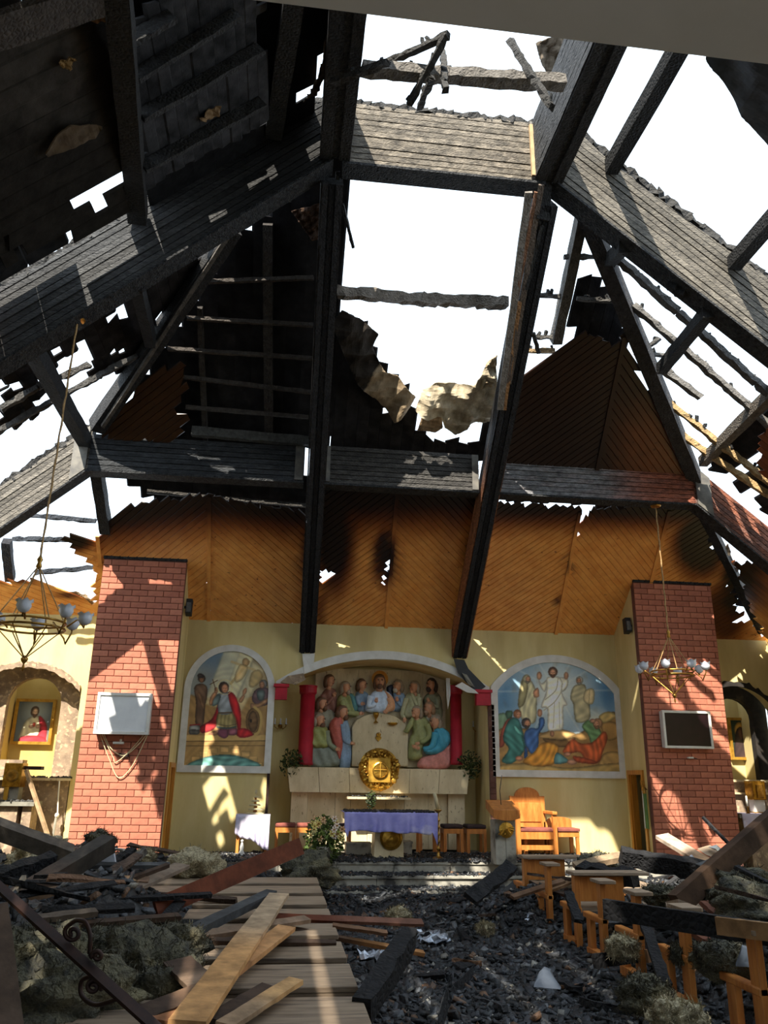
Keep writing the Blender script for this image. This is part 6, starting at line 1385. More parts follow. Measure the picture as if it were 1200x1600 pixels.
q = atY(126, 489, 7.97); zr_ = atY(45, 970, 7.97).z; chandelier('brass chandelier with tulip glass shades cut off by the left edge', q.x-.02, 7.97, q.z-.09, zr_-.04, .52, 2)

# ------------------------------------------------------------------ side chapel furnishings
L = thing('chapel_altar', 'scorched stone altar with two ledges in the left chapel', 'altar', (-4.3, 14.0, 0))
q0 = atY(0, 1215, 13.95); q1 = atY(111, 1217, 13.95)
MB().box(-5.3, q1.x, 13.9, 14.3, q1.z-.03, q1.z+.01).build('upper_ledge', M_TRAV, L); MB().box(-5.3, q1.x-.02, 14.0, 14.3, .0, q1.z-.03).build('back_panel', M_STONE, L)
q2 = atY(55, 1253, 13.5); MB().box(-5.3, q2.x, 13.45, 13.9, q2.z-.06, q2.z).build('altar_slab', M_CONC, L)
q3 = atY(27, 1300, 13.5)
for (a, c_) in ((-5.3, q3.x-.05), (q3.x+.02, q2.x-.04)): MB().box(a, c_, 13.52, 13.88, 0, q2.z-.06).build('altar_leg', M_STONE, L)
MB().box(-5.3, atY(33, 1196, 14.0).x, 14.05, 14.3, q1.z+.01, q1.z+.28).build('gradine', M_STONE, L)
p0, p1 = atY(11, 1190, 13.6), atY(33, 1230, 13.6)
T = thing('tabernacle', 'small tarnished gilt tabernacle in the left chapel', 'tabernacle', ((p0.x+p1.x)/2, 13.62, p1.z)); xm = (p0.x+p1.x)/2; w = (p1.x-p0.x)/2
MB().box(p0.x, p1.x, 13.52, 13.8, p1.z, p0.z-.02).build('case', M_GOLD, T, bevel=.01); MB().lathe([(w*.7, 0), (w*.72, .015), (w*.5, .02), (.001, .012)], (xm, 13.52, (p0.z+p1.z)/2-.02), 18, axis='y').build('door', M_BRASS, T); MB().box(xm-.08, xm-.02, 13.5, 13.53, q2.z+.01, p1.z).build('key_tassel', M_GOLDF, T); MB().box(p0.x+.03, p1.x-.02, 13.56, 13.78, q2.z, p1.z).build('foot', M_CONC, T)
b = MB(); 
for i in range(160): b.ball((random.uniform(-5.2, q1.x), random.uniform(13.91, 14.05), q1.z+.015), *(random.uniform(.01, .035) for _ in range(3)), 5, 4, col=(.05, .048, .045))
for i in range(160): b.ball((random.uniform(-5.2, q2.x), random.uniform(13.46, 13.6), q2.z+.005), *(random.uniform(.01, .035) for _ in range(3)), 5, 4, col=(.06, .058, .055))
b.build('cinders', M_RUB, label='cinders lying along the left chapel ledges', cat='ash', kind='stuff')
p0 = atY(36, 1197, 13.7); p1 = atY(66, 1203, 13.7)
MB().box(p0.x, p1.x, 13.62, 13.8, p1.z, p0.z).build('wooden_bracket', M_IRON, label='dark wooden arm protruding above the left chapel ledge', cat='bracket')
MB().beam(atY(41, 1203, 13.55), atY(78, 1316, 13.3), .05, .05, col=(.62, .42, .24)).build('wooden_pole', M_PLANK, label='thin wooden pole leaning on the left chapel altar', cat='pole')
T = thing('rope_pull', 'white knotted rope hanging over a stick beside the left pillar', 'rope', tuple(atY(80, 1318, 13.2)))
MB().tube([atY(93, 1220, 13.88), atY(91, 1245, 13.86), atY(90, 1272, 13.84)], .012, 6).build('rope', M_WHT, T); MB().ball(tuple(atY(89, 1274, 13.84)), .035, .035, .04).build('knot', M_WHT, T); MB().tube([atY(88, 1276, 13.84), atY(80, 1322, 13.7)], [.02, .018], 6).build('stick', M_CONC, T)
Rr = thing('chapel_altar', 'stone altar with ledges in the right chapel', 'altar', (8.3, 14.0, 0))
q1 = atY(1150, 1219, 13.95); MB().box(7.5, 8.99, 13.9, 14.3, q1.z-.03, q1.z+.01).build('upper_ledge', M_TRAV, Rr); MB().box(7.5, 8.99, 14.0, 14.3, 0, q1.z-.03).build('back_panel', M_STONE, Rr)
q2 = atY(1165, 1272, 13.5); MB().box(7.7, 8.99, 13.4, 13.9, q2.z-.06, q2.z).build('altar_slab', M_CONC, Rr); MB().box(7.9, 8.95, 13.5, 13.85, 0, q2.z-.06).build('altar_block', M_STONE, Rr)
q3 = atY(1150, 1239, 14.0); MB().box(7.5, 8.99, 13.92, 14.0, q3.z-.02, q3.z+.01).build('lower_ledge', M_TRAV, Rr)
p0, p1 = atY(1172, 1220, 13.6), atY(1196, 1250, 13.6); xm = (p0.x+p1.x)/2; w = (p1.x-p0.x)/2
T = thing('tabernacle', 'gilded arched tabernacle standing in the right chapel', 'tabernacle', (xm, 13.62, q2.z))
MB().box(p0.x, p1.x, 13.55, 13.8, p1.z, p0.z).build('case', M_GOLD, T, bevel=.01); MB().box(p0.x+.06, p1.x-.06, 13.52, 13.56, p1.z+.03, p0.z-.06).build('door', M_BRASS, T, bevel=.01); MB().box(xm-.1, xm+.1, 13.6, 13.75, q2.z, p1.z).build('stem', M_WHT, T); MB().box(p0.x, p1.x, 13.56, 13.79, q2.z, q2.z+.03).build('foot', M_GOLD, T)
q = atY(1168, 1262, 13.45); T = thing('candlestick', 'small brass candlestick with white candle in the right chapel', 'candlestick', (q.x, 13.45, q2.z)); MB().lathe([(.05, 0), (.015, .03), (.012, .1), (.03, .12)], (q.x, 13.45, q2.z+.005), 10).build('stand', M_BRASS, T); MB().lathe([(.018, 0), (.016, .16), (.003, .17)], (q.x, 13.45, q2.z+.125), 8).build('candle', M_WHT, T)
x0, x1 = atY(1158, 1272, 13.4).x, 8.99; n = 60; P = []; rows = 9
for i in range(n+1):
    f = i/n; x = x0+(x1-x0)*f; Lh = .26+.05*math.sin(f*14)+(.1 if .04 < f < .1 else 0); P.append((x, 13.88, q2.z+.008))
    for j in range(rows): t = j/(rows-1); P.append((x, 13.385-.02*t*(1+math.sin(f*60)), q2.z+.01-Lh*t))
m_ = rows+1; b = MB(); b.add(P, [(i*m_+j, i*m_+j+1, (i+1)*m_+j+1, (i+1)*m_+j) for i in range(n) for j in range(m_-1)]); cl = b.build('altar_cloth', M_CLOTH, label='white lace cloth over the right chapel altar', cat='tablecloth', smooth=True)
sd_ = cl.modifiers.new('thickness', 'SOLIDIFY'); sd_.thickness = .005; sd_.offset = 1

# ------------------------------------------------------------------ pews
ORD = 'nearest second third fourth fifth sixth seventh eighth'.split()
def bench(x0, x1, y0, y1, label, z=.45, fall=0.0):
    T = thing('bench', label, 'bench', (x1, (y0+y1)/2, 0), 'benches left of the aisle')
    MB().box(x0, x1, y0, y1, z-.035, z).build('seat_board', M_BENCH, T, bevel=.006)
    MB().box(x0, x1-.02, y0+.0, y0+.025, z-.13, z-.036).build('front_rail', M_BENCH, T)
    for x in (x1-.06, x0+.05):
        MB().box(x, x+.04, y0+.06, y1-.06, 0, z-.036).build('support', M_WOOD, T)
    return T
rows_l = [(4.42, 5.02), (5.24, 5.84), (6.02, 6.58), (6.84, 7.36), (7.62, 8.14), (8.40, 8.96), (9.20, 9.76), (9.98, 10.56)]
for i, (a, c_) in enumerate(rows_l): bench(-1.25 if i < 3 else (-.75 if i < 6 else -1.6), .52, a, c_, '%s wooden bench seat from the viewer on the left of the aisle' % ORD[i])
def pew(y, label, full):
    x0 = 2.90; T = thing('pew', label, 'pew', (x0, y, 0), 'pews right of the aisle'); D = .46; h = .76
    MB().box(x0, x0+.05, y, y+.10, 0, h-.03).build('end_post', M_WOOD, T, bevel=.005)
    MB().box(x0, x0+.05, y+.30, y+.40, 0, .40).build('front_leg', M_WOOD, T, bevel=.005)
    MB().box(x0-.01, x0+.06, y+.0, y+D, .40, .45).build('seat_end', M_WOOD, T, bevel=.01)
    MB().box(x0-.01, x0+.06, y+.05, y+.40, .10, .16).build('foot_rail', M_WOOD, T)
    MB().box(x0-.02, x0+(.75 if full else .14), y-.03, y+.2, h-.03, h).build('top_board', M_BENCH, T, bevel=.005)
    if full:
        MB().box(x0+.05, x0+1.6, y+.06, y+D, .405, .44).build('seat_board', M_BENCH, T); MB().box(x0+.05, x0+.5, y+.02, y+.05, .5, h-.04).build('backrest', M_WOOD, T)
    for x in ((1.2,) if full else ()): MB().box(x0+x, x0+x+.05, y, y+.4, 0, .40).build('support', M_WOOD, T)
    return T
for i, (y, f) in enumerate(((5.05, 0), (5.95, 0), (6.75, 0), (7.5, 0), (8.15, 1), (9.0, 0), (9.85, 1))): pew(y, '%s pew from the viewer on the right of the aisle' % ORD[i], f)

# ------------------------------------------------------------------ rubble: heaps, cinders, planks, wool
MOUNDS = [(-3.6, 11.6, 2.2, 1.0, .42), (-1.9, 11.9, 1.2, .8, .36), (-.6, 11.4, .7, .5, .22), (-1.2, 9.0, 1.6, 1.6, .20), (-3.2, 8.6, 1.6, 2.0, .42), (-2.6, 6.3, 1.0, 1.6, .5), (-1.75, 5.4, .6, 1.2, .55), (-1.6, 4.0, .8, .6, .35), (-1.3, 7.6, .6, 1.0, .42),
          (.1, 11.1, .5, .5, .2), (3.4, 10.9, 1.0, .8, .12), (4.6, 11.0, 1.4, 1.0, .14), (6.4, 11.2, 1.6, 1.2, .22), (8.2, 10.0, 1.2, 2.0, .45), (4.2, 8.2, 1.0, 2.0, .32), (5.8, 7.6, 1.3, 2.0, .42), (3.7, 5.7, .5, 1.0, .42), (4.6, 5.4, .9, 1.4, .6), (3.0, 9.6, .7, .6, .3),
          (1.6, 11.5, 1.2, .3, .10), (2.2, 10.2, .8, .6, .08)]
def heap(x, y):
    h = .02+0*x
    for cx, cy, rx, ry, hh in MOUNDS: h = h+hh*np.exp(-((x-cx)/rx)**2-((y-cy)/ry)**2)
    n = 0
    for k, (f, a) in enumerate(((2.1, .05), (4.7, .035), (9.3, .022), (17., .014), (33., .008))): n = n+a*np.sin(f*x+1.3*k+1.7*np.sin(f*.7*y+k))*np.cos(f*.9*y-.8*k+1.4*np.sin(f*.6*x))
    return np.maximum(.004, h+n*(.35+np.clip(h*2.2, 0, 1.2)))
res = .045; xs = np.arange(-5.38, 8.98, res); ys = np.arange(2.2, 12.75, res); X, Y = np.meshgrid(xs, ys); Hh = heap(X, Y)
Hh += RNG.uniform(-.008, .012, Hh.shape); Hh = np.where((X > -1.6) & (X < 5.9) & (Y > 12.44), -.05, Hh); Hh = np.where((X > -1.0) & (X < 5.5) & (Y > 11.72) & (Y < 12.5), np.minimum(Hh, .12), Hh)
g = RNG.choice([.010, .014, .02, .03, .055], size=Hh.shape, p=[.3, .3, .22, .13, .05]); C = np.stack([g*.95, g, g*1.12], -1).reshape(-1, 3)
b = MB(); nx, ny = len(xs), len(ys)
b.grid([(float(a), float(c_), float(d)) for a, c_, d in zip(X.ravel(), Y.ravel(), Hh.ravel())], nx, ny, [tuple(c_) for c_ in C])
b.build('rubble_bed', M_RUB, label='bed of black charcoal and ash covering the nave floor', cat='rubble', kind='stuff', origin=(0, 0, 0))
# loose cinders: tens of thousands of small angular chips in one mesh
def chips(name, label, n, xr, yr, smin, smax, palette, prob, ypow=1.0, zoff=.0, zfix=None):
    x = RNG.uniform(*xr, n); y = yr[0]+(yr[1]-yr[0])*RNG.uniform(0, 1, n)**ypow; z = (heap(x, y) if zfix is None else np.full(n, zfix))+zoff
    s = smin+(smax-smin)*RNG.uniform(0, 1, n)**2.5
    dims = np.stack([s*RNG.uniform(.6, 1.6, n), s*RNG.uniform(.4, 1.0, n), s*RNG.uniform(.15, .5, n)], 1)
    th = RNG.uniform(0, 6.28, n); tx = RNG.normal(0, .45, n); ty = RNG.normal(0, .45, n)
    corners = np.array([(-1, -1, -1), (1, -1, -1), (1, 1, -1), (-1, 1, -1), (-1, -1, 1), (1, -1, 1), (1, 1, 1), (-1, 1, 1)], float)*.5
    P = corners[None]*dims[:, None, :]*(1+RNG.uniform(-.25, .25, (n, 8, 3)))
    c1, s1 = np.cos(tx)[:, None], np.sin(tx)[:, None]; P[..., 1], P[..., 2] = P[..., 1]*c1-P[..., 2]*s1, P[..., 1]*s1+P[..., 2]*c1
    c1, s1 = np.cos(ty)[:, None], np.sin(ty)[:, None]; P[..., 0], P[..., 2] = P[..., 0]*c1+P[..., 2]*s1, -P[..., 0]*s1+P[..., 2]*c1
    c1, s1 = np.cos(th)[:, None], np.sin(th)[:, None]; P[..., 0], P[..., 1] = P[..., 0]*c1-P[..., 1]*s1, P[..., 0]*s1+P[..., 1]*c1
    P += np.stack([x, y, z+dims[:, 2]*.3], 1)[:, None, :]; V_ = P.reshape(-1, 3).astype('f')
    F = np.array([(3, 2, 1, 0), (4, 5, 6, 7), (0, 1, 5, 4), (1, 2, 6, 5), (2, 3, 7, 6), (3, 0, 4, 7)]); F = (F[None]+8*np.arange(n)[:, None, None]).reshape(-1, 4)
    me = bpy.data.meshes.new(name); me.vertices.add(len(V_)); me.vertices.foreach_set('co', V_.ravel()); me.loops.add(F.size); me.loops.foreach_set('vertex_index', F.ravel().astype('i'))
    me.polygons.add(len(F)); me.polygons.foreach_set('loop_start', np.arange(0, F.size, 4, dtype='i')); me.update(calc_edges=True)
    idx = RNG.choice(len(palette), n, p=prob); col = np.ones((n*8, 4), 'f'); col[:, :3] = np.repeat(np.array(palette)[idx]*RNG.uniform(.7, 1.3, (n, 1)), 8, 0)
    at = me.color_attributes.new('Col', 'FLOAT_COLOR', 'POINT'); at.data.foreach_set('color', col.ravel()); me.materials.append(M_RUB); me.validate()
    o = bpy.data.objects.new(name, me); COL.objects.link(o); tagit(o, label, 'cinders', None, 'stuff'); return o
PAL = [(.010, .011, .013), (.02, .022, .026), (.038, .042, .05), (.075, .08, .09), (.16, .165, .17), (.16, .085, .045), (.30, .28, .24)]
PR_ = [.34, .30, .18, .09, .03, .035, .025]
chips('aisle_cinders', 'loose black cinders covering the aisle', 26000, (.4, 3.1), (3.2, 11.9), .015, .085, PAL, PR_, 1.0)
chips('left_cinders', 'loose cinders and splinters among the left benches', 15000, (-5.2, .5), (3.4, 12.6), .015, .11, PAL, PR_)
chips('right_cinders', 'loose cinders and splinters among the right pews', 17000, (3.0, 8.9), (3.4, 12.6), .015, .11, PAL, PR_)
chips('platform_cinders', 'ash and cinders scattered over the altar platform', 14000, (-1.6, 5.9), (12.49, 13.9), .012, .055, PAL, PR_, 1.7, zfix=.452)
chips('step_cinders', 'ash lying on the upper altar step', 7000, (-1.0, 5.5), (12.13, 12.49), .012, .05, PAL, PR_, .8, zfix=.302)
chips('step_cinders', 'ash lying on the lower altar step', 6000, (-1.0, 5.5), (11.76, 12.14), .012, .06, PAL, PR_, .8, zfix=.152)
# mineral wool clumps ----------------------------------------------------------
def clump(label, u, v, Yd, r, m, seed, sq=.6, name='insulation_clump'):
    rs = np.random.RandomState(seed); q = atY(u, v, Yd); bm = bmesh.new(); bmesh.ops.create_icosphere(bm, subdivisions=4, radius=1)
    K = rs.normal(0, 1, (16, 3)); ph = rs.uniform(0, 6.28, 16); fr = rs.uniform(1.5, 11, 16)
    for w in bm.verts:
        n = np.array(w.co); s = sum(math.sin(fr[k]*float(n@K[k])+ph[k])/(1+fr[k]*.35) for k in range(16)); s = 1+.15*s+rs.normal(0, .03)
        w.co = Vector((n[0]*r*s, n[1]*r*s*.9, n[2]*r*s*sq))
    for f_ in bm.faces: f_.smooth = True
    vv = list(bm.verts)[:]
    for k in range(900):
        w = vv[rs.randint(len(vv))].co.copy(); d_ = Vector(rs.normal(0, 1, 3)).normalized(); d_ = (d_+w.normalized()*.6).normalized(); l_ = rs.uniform(.02, .07)*(.6+r); sd = d_.cross(Vector((.3, .5, .8))).normalized()*.0035
        mid = w+d_*l_*.6+Vector(rs.normal(0, .006, 3)); a_ = bm.verts.new(w-d_*.01+sd); b_ = bm.verts.new(w-d_*.01-sd); c_ = bm.verts.new(mid-sd*.8); e_ = bm.verts.new(mid+sd*.8); g_ = bm.verts.new(w+d_*l_+Vector(rs.normal(0, .012, 3)))
        bm.faces.new((a_, b_, c_, e_)); bm.faces.new((e_, c_, g_))
    me = bpy.data.meshes.new(name); bm.to_mesh(me); bm.free(); me.materials.append(m); o = bpy.data.objects.new(name, me); COL.objects.link(o); o.location = q
    return tagit(o, label, 'insulation', 'burnt insulation clumps')
for i, (lab, u, v, Yd, r, m) in enumerate((
    ('large grey wool clump left of the scroll bar end', 228, 1520, 5.6, .34, M_WOOL), ('olive wool clump beside the diagonal planks', 255, 1548, 5.2, .20, M_WOOL), ('dark wool clump above the bench boards', 270, 1478, 5.9, .22, M_WOOL),
    ('frayed wool clump at the left edge behind the upright plank', 12, 1495, 5.0, .22, M_WOOL), ('broad wool heap in the lower left corner', 85, 1575, 4.9, .42, M_WOOL), ('wool clump between the iron scrolls', 70, 1495, 5.5, .26, M_WOOL), ('wool clump under the upper iron scroll', 175, 1490, 5.9, .24, M_WOOL),
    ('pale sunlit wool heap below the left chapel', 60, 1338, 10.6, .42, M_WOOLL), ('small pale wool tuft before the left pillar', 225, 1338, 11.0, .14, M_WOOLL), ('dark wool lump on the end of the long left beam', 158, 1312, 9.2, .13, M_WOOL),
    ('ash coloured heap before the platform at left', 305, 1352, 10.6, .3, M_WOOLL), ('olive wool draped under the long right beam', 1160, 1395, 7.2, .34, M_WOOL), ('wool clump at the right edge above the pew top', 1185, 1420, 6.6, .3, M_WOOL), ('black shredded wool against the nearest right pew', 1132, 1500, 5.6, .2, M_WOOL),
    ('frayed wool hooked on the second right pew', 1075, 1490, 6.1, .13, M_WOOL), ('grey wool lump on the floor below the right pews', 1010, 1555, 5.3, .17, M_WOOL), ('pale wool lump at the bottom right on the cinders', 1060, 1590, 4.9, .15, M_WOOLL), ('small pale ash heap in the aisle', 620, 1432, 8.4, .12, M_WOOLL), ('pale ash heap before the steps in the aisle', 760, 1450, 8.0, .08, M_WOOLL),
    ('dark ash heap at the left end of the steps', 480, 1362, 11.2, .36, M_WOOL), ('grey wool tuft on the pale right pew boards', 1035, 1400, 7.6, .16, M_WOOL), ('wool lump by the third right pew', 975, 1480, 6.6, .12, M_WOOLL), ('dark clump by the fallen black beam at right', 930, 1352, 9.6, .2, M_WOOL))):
    clump(lab, u, v, Yd, r, m, 200+i)
# planks and beams -------------------------------------------------------------
RB, TN, DB, BKc, GYc, ORc = (.20, .055, .025), (.66, .48, .31), (.10, .062, .042), (.022, .022, .024), (.10, .105, .11), (.90, .48, .19)
def board(label, a, c_, w, t, col, col2=None, name='plank', flatn=None, segs=10, jit=.002, cat='plank'):
    """a, c_: (u, v, Y) of the two ends"""
    p, q = atY(*a), atY(*c_); b = MB(); up = flatn or (0, -.35, 1); b.beam(p, q, w, t, up=up, segs=segs, jit=jit, col=col)
    if col2:
        n = len(b.v)
        for i in range(n):
            f = sstep(.35, .65, (i//4)/segs); b.c[i] = tuple(col[k]*(1-f)+col2[k]*f for k in range(3))
    return b.build(name, M_PLANK if col is not BKc else M_CHARA, label=label, cat=cat)
def boardz(label, a, c_, w, t, col, col2=None, **kw):
    p, q = atZ(a[0], a[1], a[2]), atZ(c_[0], c_[1], c_[2]); return board(label, (a[0], a[1], p.y), (c_[0], c_[1], q.y), w, t, col, col2, **kw)
UPR = (.2, -1, .15)
board('long dark red board slanting up before the flowers', (243, 1420, 7.4), (470, 1322, 8.6), .16, .035, RB, flatn=UPR)
board('grey brown plank left of the dark red board', (150, 1412, 7.6), (285, 1352, 9.0), .17, .03, (.36, .27, .2))
boardz('wide sunlit plank lying diagonally across the benches', (292, 1600, .56), (436, 1398, .62), .17, .03, ORc, TN)
boardz('reddish plank under the wide sunlit plank', (250, 1600, .50), (448, 1450, .56), .13, .03, (.5, .22, .1), (.8, .42, .18))
boardz('narrow sunlit plank end in the lower middle', (350, 1604, .52), (462, 1532, .52), .09, .025, (.6, .4, .24), (.85, .5, .22))
boardz('short dark brown board at the left end of the benches', (277, 1502, .58), (325, 1548, .55), .16, .025, DB, (.45, .3, .2))
boardz('brown board running under the crossing planks at lower left', (225, 1585, .52), (330, 1543, .55), .12, .03, DB, (.34, .2, .12))
boardz('dark broken plank at the bottom of the plank pile', (335, 1598, .5), (425, 1545, .52), .13, .03, DB)
boardz('charcoal grey beam end lying on the third bench', (296, 1458, .56), (424, 1396, .6), .10, .06, GYc)
boardz('long thin red brown board reaching into the aisle', (400, 1432, .50), (660, 1442, .42), .09, .025, RB, (.26, .12, .08))
boardz('thin orange splintered board reaching into the aisle', (455, 1452, .46), (662, 1490, .22), .05, .03, DB, (.6, .28, .1))
boardz('short thin board end above the orange splinter', (520, 1446, .46), (605, 1458, .4), .05, .025, (.3, .16, .09))
boardz('tan board lying across the fourth bench', (310, 1462, .52), (480, 1436, .52), .09, .03, (.45, .3, .2))
boardz('dark thin batten in front of the third bench', (330, 1470, .5), (525, 1474, .46), .05, .03, DB)
board('thick black curled beam beside the nearest bench', (566, 1580, 4.9), (640, 1465, 5.9), .11, .14, BKc, jit=.012, cat='beam', name='charred_beam')
board('weathered grey beam descending from the left edge', (-30, 1285, 9.6), (110, 1336, 9.9), .2, .16, (.16, .135, .11), cat='beam', name='beam')
board('dark brown beam with a lump on its end at left', (15, 1412, 8.0), (170, 1318, 9.0), .16, .16, (.13, .085, .06), (.07, .06, .05), cat='beam', name='beam')
board('thick tan beam lying level at left', (5, 1418, 7.0), (205, 1388, 7.9), .12, .17, (.40, .25, .15), (.50, .30, .16), cat='beam', name='beam')
board('short pale block on the level tan beam', (158, 1377, 8.3), (232, 1380, 8.3), .10, .08, (.85, .52, .25), (.36, .22, .14), cat='block', name='timber_block')
board('thick black beam at the left edge under the grey beam', (-20, 1378, 8.4), (82, 1344, 8.8), .14, .14, BKc, jit=.012, cat='beam', name='charred_beam')
board('thin pale stick leaning near the left edge', (12, 1412, 6.4), (38, 1370, 6.6), .03, .03, (.6, .5, .38), cat='stick', name='stick')
board('thin bleached stick beside the left brick pillar', (168, 1326, 9.5), (194, 1328, 9.3), .025, .02, (.7, .66, .6), cat='stick', name='stick')
board('charred stump leaning before the left brick pillar', (172, 1352, 9.6), (208, 1332, 9.8), .11, .10, BKc, jit=.015, cat='timber', name='charred_stump')
board('small pale splintered stump right of the charred stump', (200, 1352, 9.6), (226, 1328, 9.8), .07, .06, (.2, .18, .16), jit=.012, cat='timber', name='stump')
for i, (a, c_, w, col, lab) in enumerate((((60, 1412, 7.0), (330, 1398, 7.6), .05, BKc, 'black batten below the level tan beam'), ((65, 1424, 6.6), (210, 1418, 6.8), .09, BKc, 'charred half round log left of centre'), ((120, 1445, 6.2), (280, 1432, 6.6), .06, DB, 'brown batten behind the paper scrap'),
        ((140, 1352, 9.0), (265, 1352, 9.2), .08, GYc, 'grey board lying below the left pillar'), ((20, 1440, 6.0), (150, 1425, 6.3), .07, (.2, .15, .11), 'brown board half buried near the left edge'), ((215, 1440, 6.6), (330, 1445, 6.6), .06, BKc, 'black lath right of the paper scrap'), ((170, 1386, 8.0), (262, 1352, 8.6), .05, DB, 'thin brown lath pointing to the left doorway'))):
    board(lab, a, c_, w, .035, col, name='lath', cat='lath')
board('upright brown plank at the lower left edge', (12, 1640, 3.9), (-12, 1420, 4.3), .13, .05, (.15, .10, .07), cat='plank')
# right side
board('long dark brown beam slanting up to the right edge', (1058, 1412, 7.2), (1230, 1262, 7.4), .16, .14, (.13, .075, .045), (.085, .05, .032), cat='beam', name='beam', flatn=UPR)
board('thin dark strip parallel to the long right beam', (1018, 1412, 7.6), (1104, 1366, 7.9), .04, .05, (.15, .09, .06), cat='strip', name='strip')
board('pale weathered plank pointing up left before the right pillar', (1034, 1306, 9.6), (1126, 1362, 8.9), .20, .04, (.70, .55, .42), (.60, .36, .2))
board('thick black charred beam arching before the right doorway', (968, 1338, 9.2), (1108, 1362, 8.9), .16, .17, BKc, jit=.015, cat='beam', name='charred_beam')
board('brown plank stub left of the arching black beam', (898, 1354, 9.4), (972, 1338, 9.4), .13, .06, (.45, .32, .2))
board('black splintered beam on the right pew tops', (905, 1360, 9.0), (990, 1372, 8.6), .15, .14, BKc, jit=.02, cat='beam', name='charred_beam')
boardz('long rail across the right pews, black turning to bare wood', (945, 1420, .74), (1215, 1462, .72), .05, .13, BKc, None, flatn=(0, 0, 1), cat='rail', name='rail')
boardz('bare orange continuation of the rail at the right edge', (1120, 1446, .76), (1215, 1458, .76), .04, .10, (.46, .26, .12), flatn=(0, 0, 1), cat='rail', name='rail')
board('thin black stick against the right brick pillar', (1098, 1277, 9.6), (1152, 1332, 9.2), .03, .03, BKc, cat='stick', name='stick')
board('broad grey charred board at the right edge', (1096, 1352, 8.2), (1215, 1405, 7.6), .22, .07, GYc, jit=.008)
boardz('black board with orange end lying low before the right pews', (928, 1502, .28), (1060, 1484, .30), .10, .035, BKc, flatn=UPR)
boardz('orange end piece of the low black board', (1010, 1494, .31), (1062, 1487, .32), .09, .03, (.44, .22, .10), flatn=UPR)
for i, (a, c_, w, col, lab) in enumerate((((756, 1428, .10), (812, 1380, .42), .17, GYc, 'broad grey charred board leaning in the aisle'), ((782, 1442, .08), (834, 1380, .46), .11, (.12, .125, .13), 'second grey board leaning beside the broad one'), ((758, 1452, .06), (905, 1398, .34), .05, BKc, 'thin black lath in front of the leaning boards'),
        ((800, 1402, .42), (880, 1376, .55), .07, (.26, .15, .09), 'brown batten behind the leaning boards'), ((840, 1400, .4), (905, 1372, .55), .05, (.38, .22, .12), 'orange batten by the farthest right pews'), ((690, 1388, .12), (750, 1380, .12), .12, (.30, .17, .09), 'brown board before the altar steps'),
        ((548, 1384, .10), (580, 1388, .1), .12, (.34, .19, .1), 'orange board end at the left side of the aisle'), ((658, 1416, .08), (728, 1424, .06), .035, (.42, .2, .1), 'bent orange strip lying in the aisle'), ((600, 1420, .06), (668, 1398, .1), .07, BKc, 'black lath lying in the aisle'))):
    boardz(lab, a, c_, w, .03, col, name='plank' if i < 2 else 'lath', cat='plank' if i < 2 else 'lath')
board('black burnt box side standing at the right of the aisle', (735, 1404, 8.8), (800, 1352, 9.2), .15, .05, BKc, jit=.012, flatn=(.3, -.6, 1), cat='plank', name='charred_board')
for i, (a, c_, lab) in enumerate((((888, 1395, 7.6), (905, 1440, 7.2), 'black stick against the pew posts'), ((1000, 1420, 6.8), (1040, 1540, 5.6), 'long dark batten leaning on the middle right pews'), ((985, 1400, 7.4), (1010, 1430, 7.0), 'black fragment behind the rail'), ((1040, 1430, 6.9), (1105, 1470, 6.4), 'red brown board between the right pews'), ((1100, 1410, 7.0), (1140, 1445, 6.6), 'second red brown board between the right pews'))):
    board(lab, a, c_, .08, .035, BKc if i < 3 else (.22, .085, .05), name='lath', cat='lath', jit=.006)
# curled burnt strips on the cinders
def ribbon(label, pts, w, m=M_CHAR, name='burnt_strip', cat='strip', lean=(0, 0, 1)):
    P = [np.array(atZ(*p)) for p in pts]; P = smoothpoly(P, 6, closed=False); b = MB(); vs = []; fs = []; lv = V(lean)
    for p in P: vs += [V(p)-lv*w/2, V(p)+lv*w/2, V(p)+lv*w/2+V((.012, .012, 0)), V(p)-lv*w/2+V((.012, .012, 0))]
    for i in range(len(P)-1):
        for k in range(4): fs.append((i*4+k, i*4+(k+1) % 4, i*4+4+(k+1) % 4, i*4+4+k))
    fs += [(3, 2, 1, 0), ((len(P)-1)*4, (len(P)-1)*4+1, (len(P)-1)*4+2, (len(P)-1)*4+3)]; b.add(vs, fs); return b.build(name, m, label=label, cat=cat)
ribbon('long curved black strip lying before the right pews', [(905, 1563, .06), (945, 1574, .06), (990, 1568, .07), (1030, 1548, .12), (1052, 1520, .25)], .05)
ribbon('upright curled black strip at the bottom of the aisle', [(684, 1608, .12), (690, 1585, .14), (698, 1560, .18), (704, 1542, .24)], .16)
ribbon('black strip lying in the lower aisle', [(700, 1552, .06), (722, 1535, .07), (738, 1518, .06)], .08)
ribbon('thin curved strip at the bottom edge', [(925, 1590, .05), (950, 1597, .05), (975, 1604, .05)], .03)
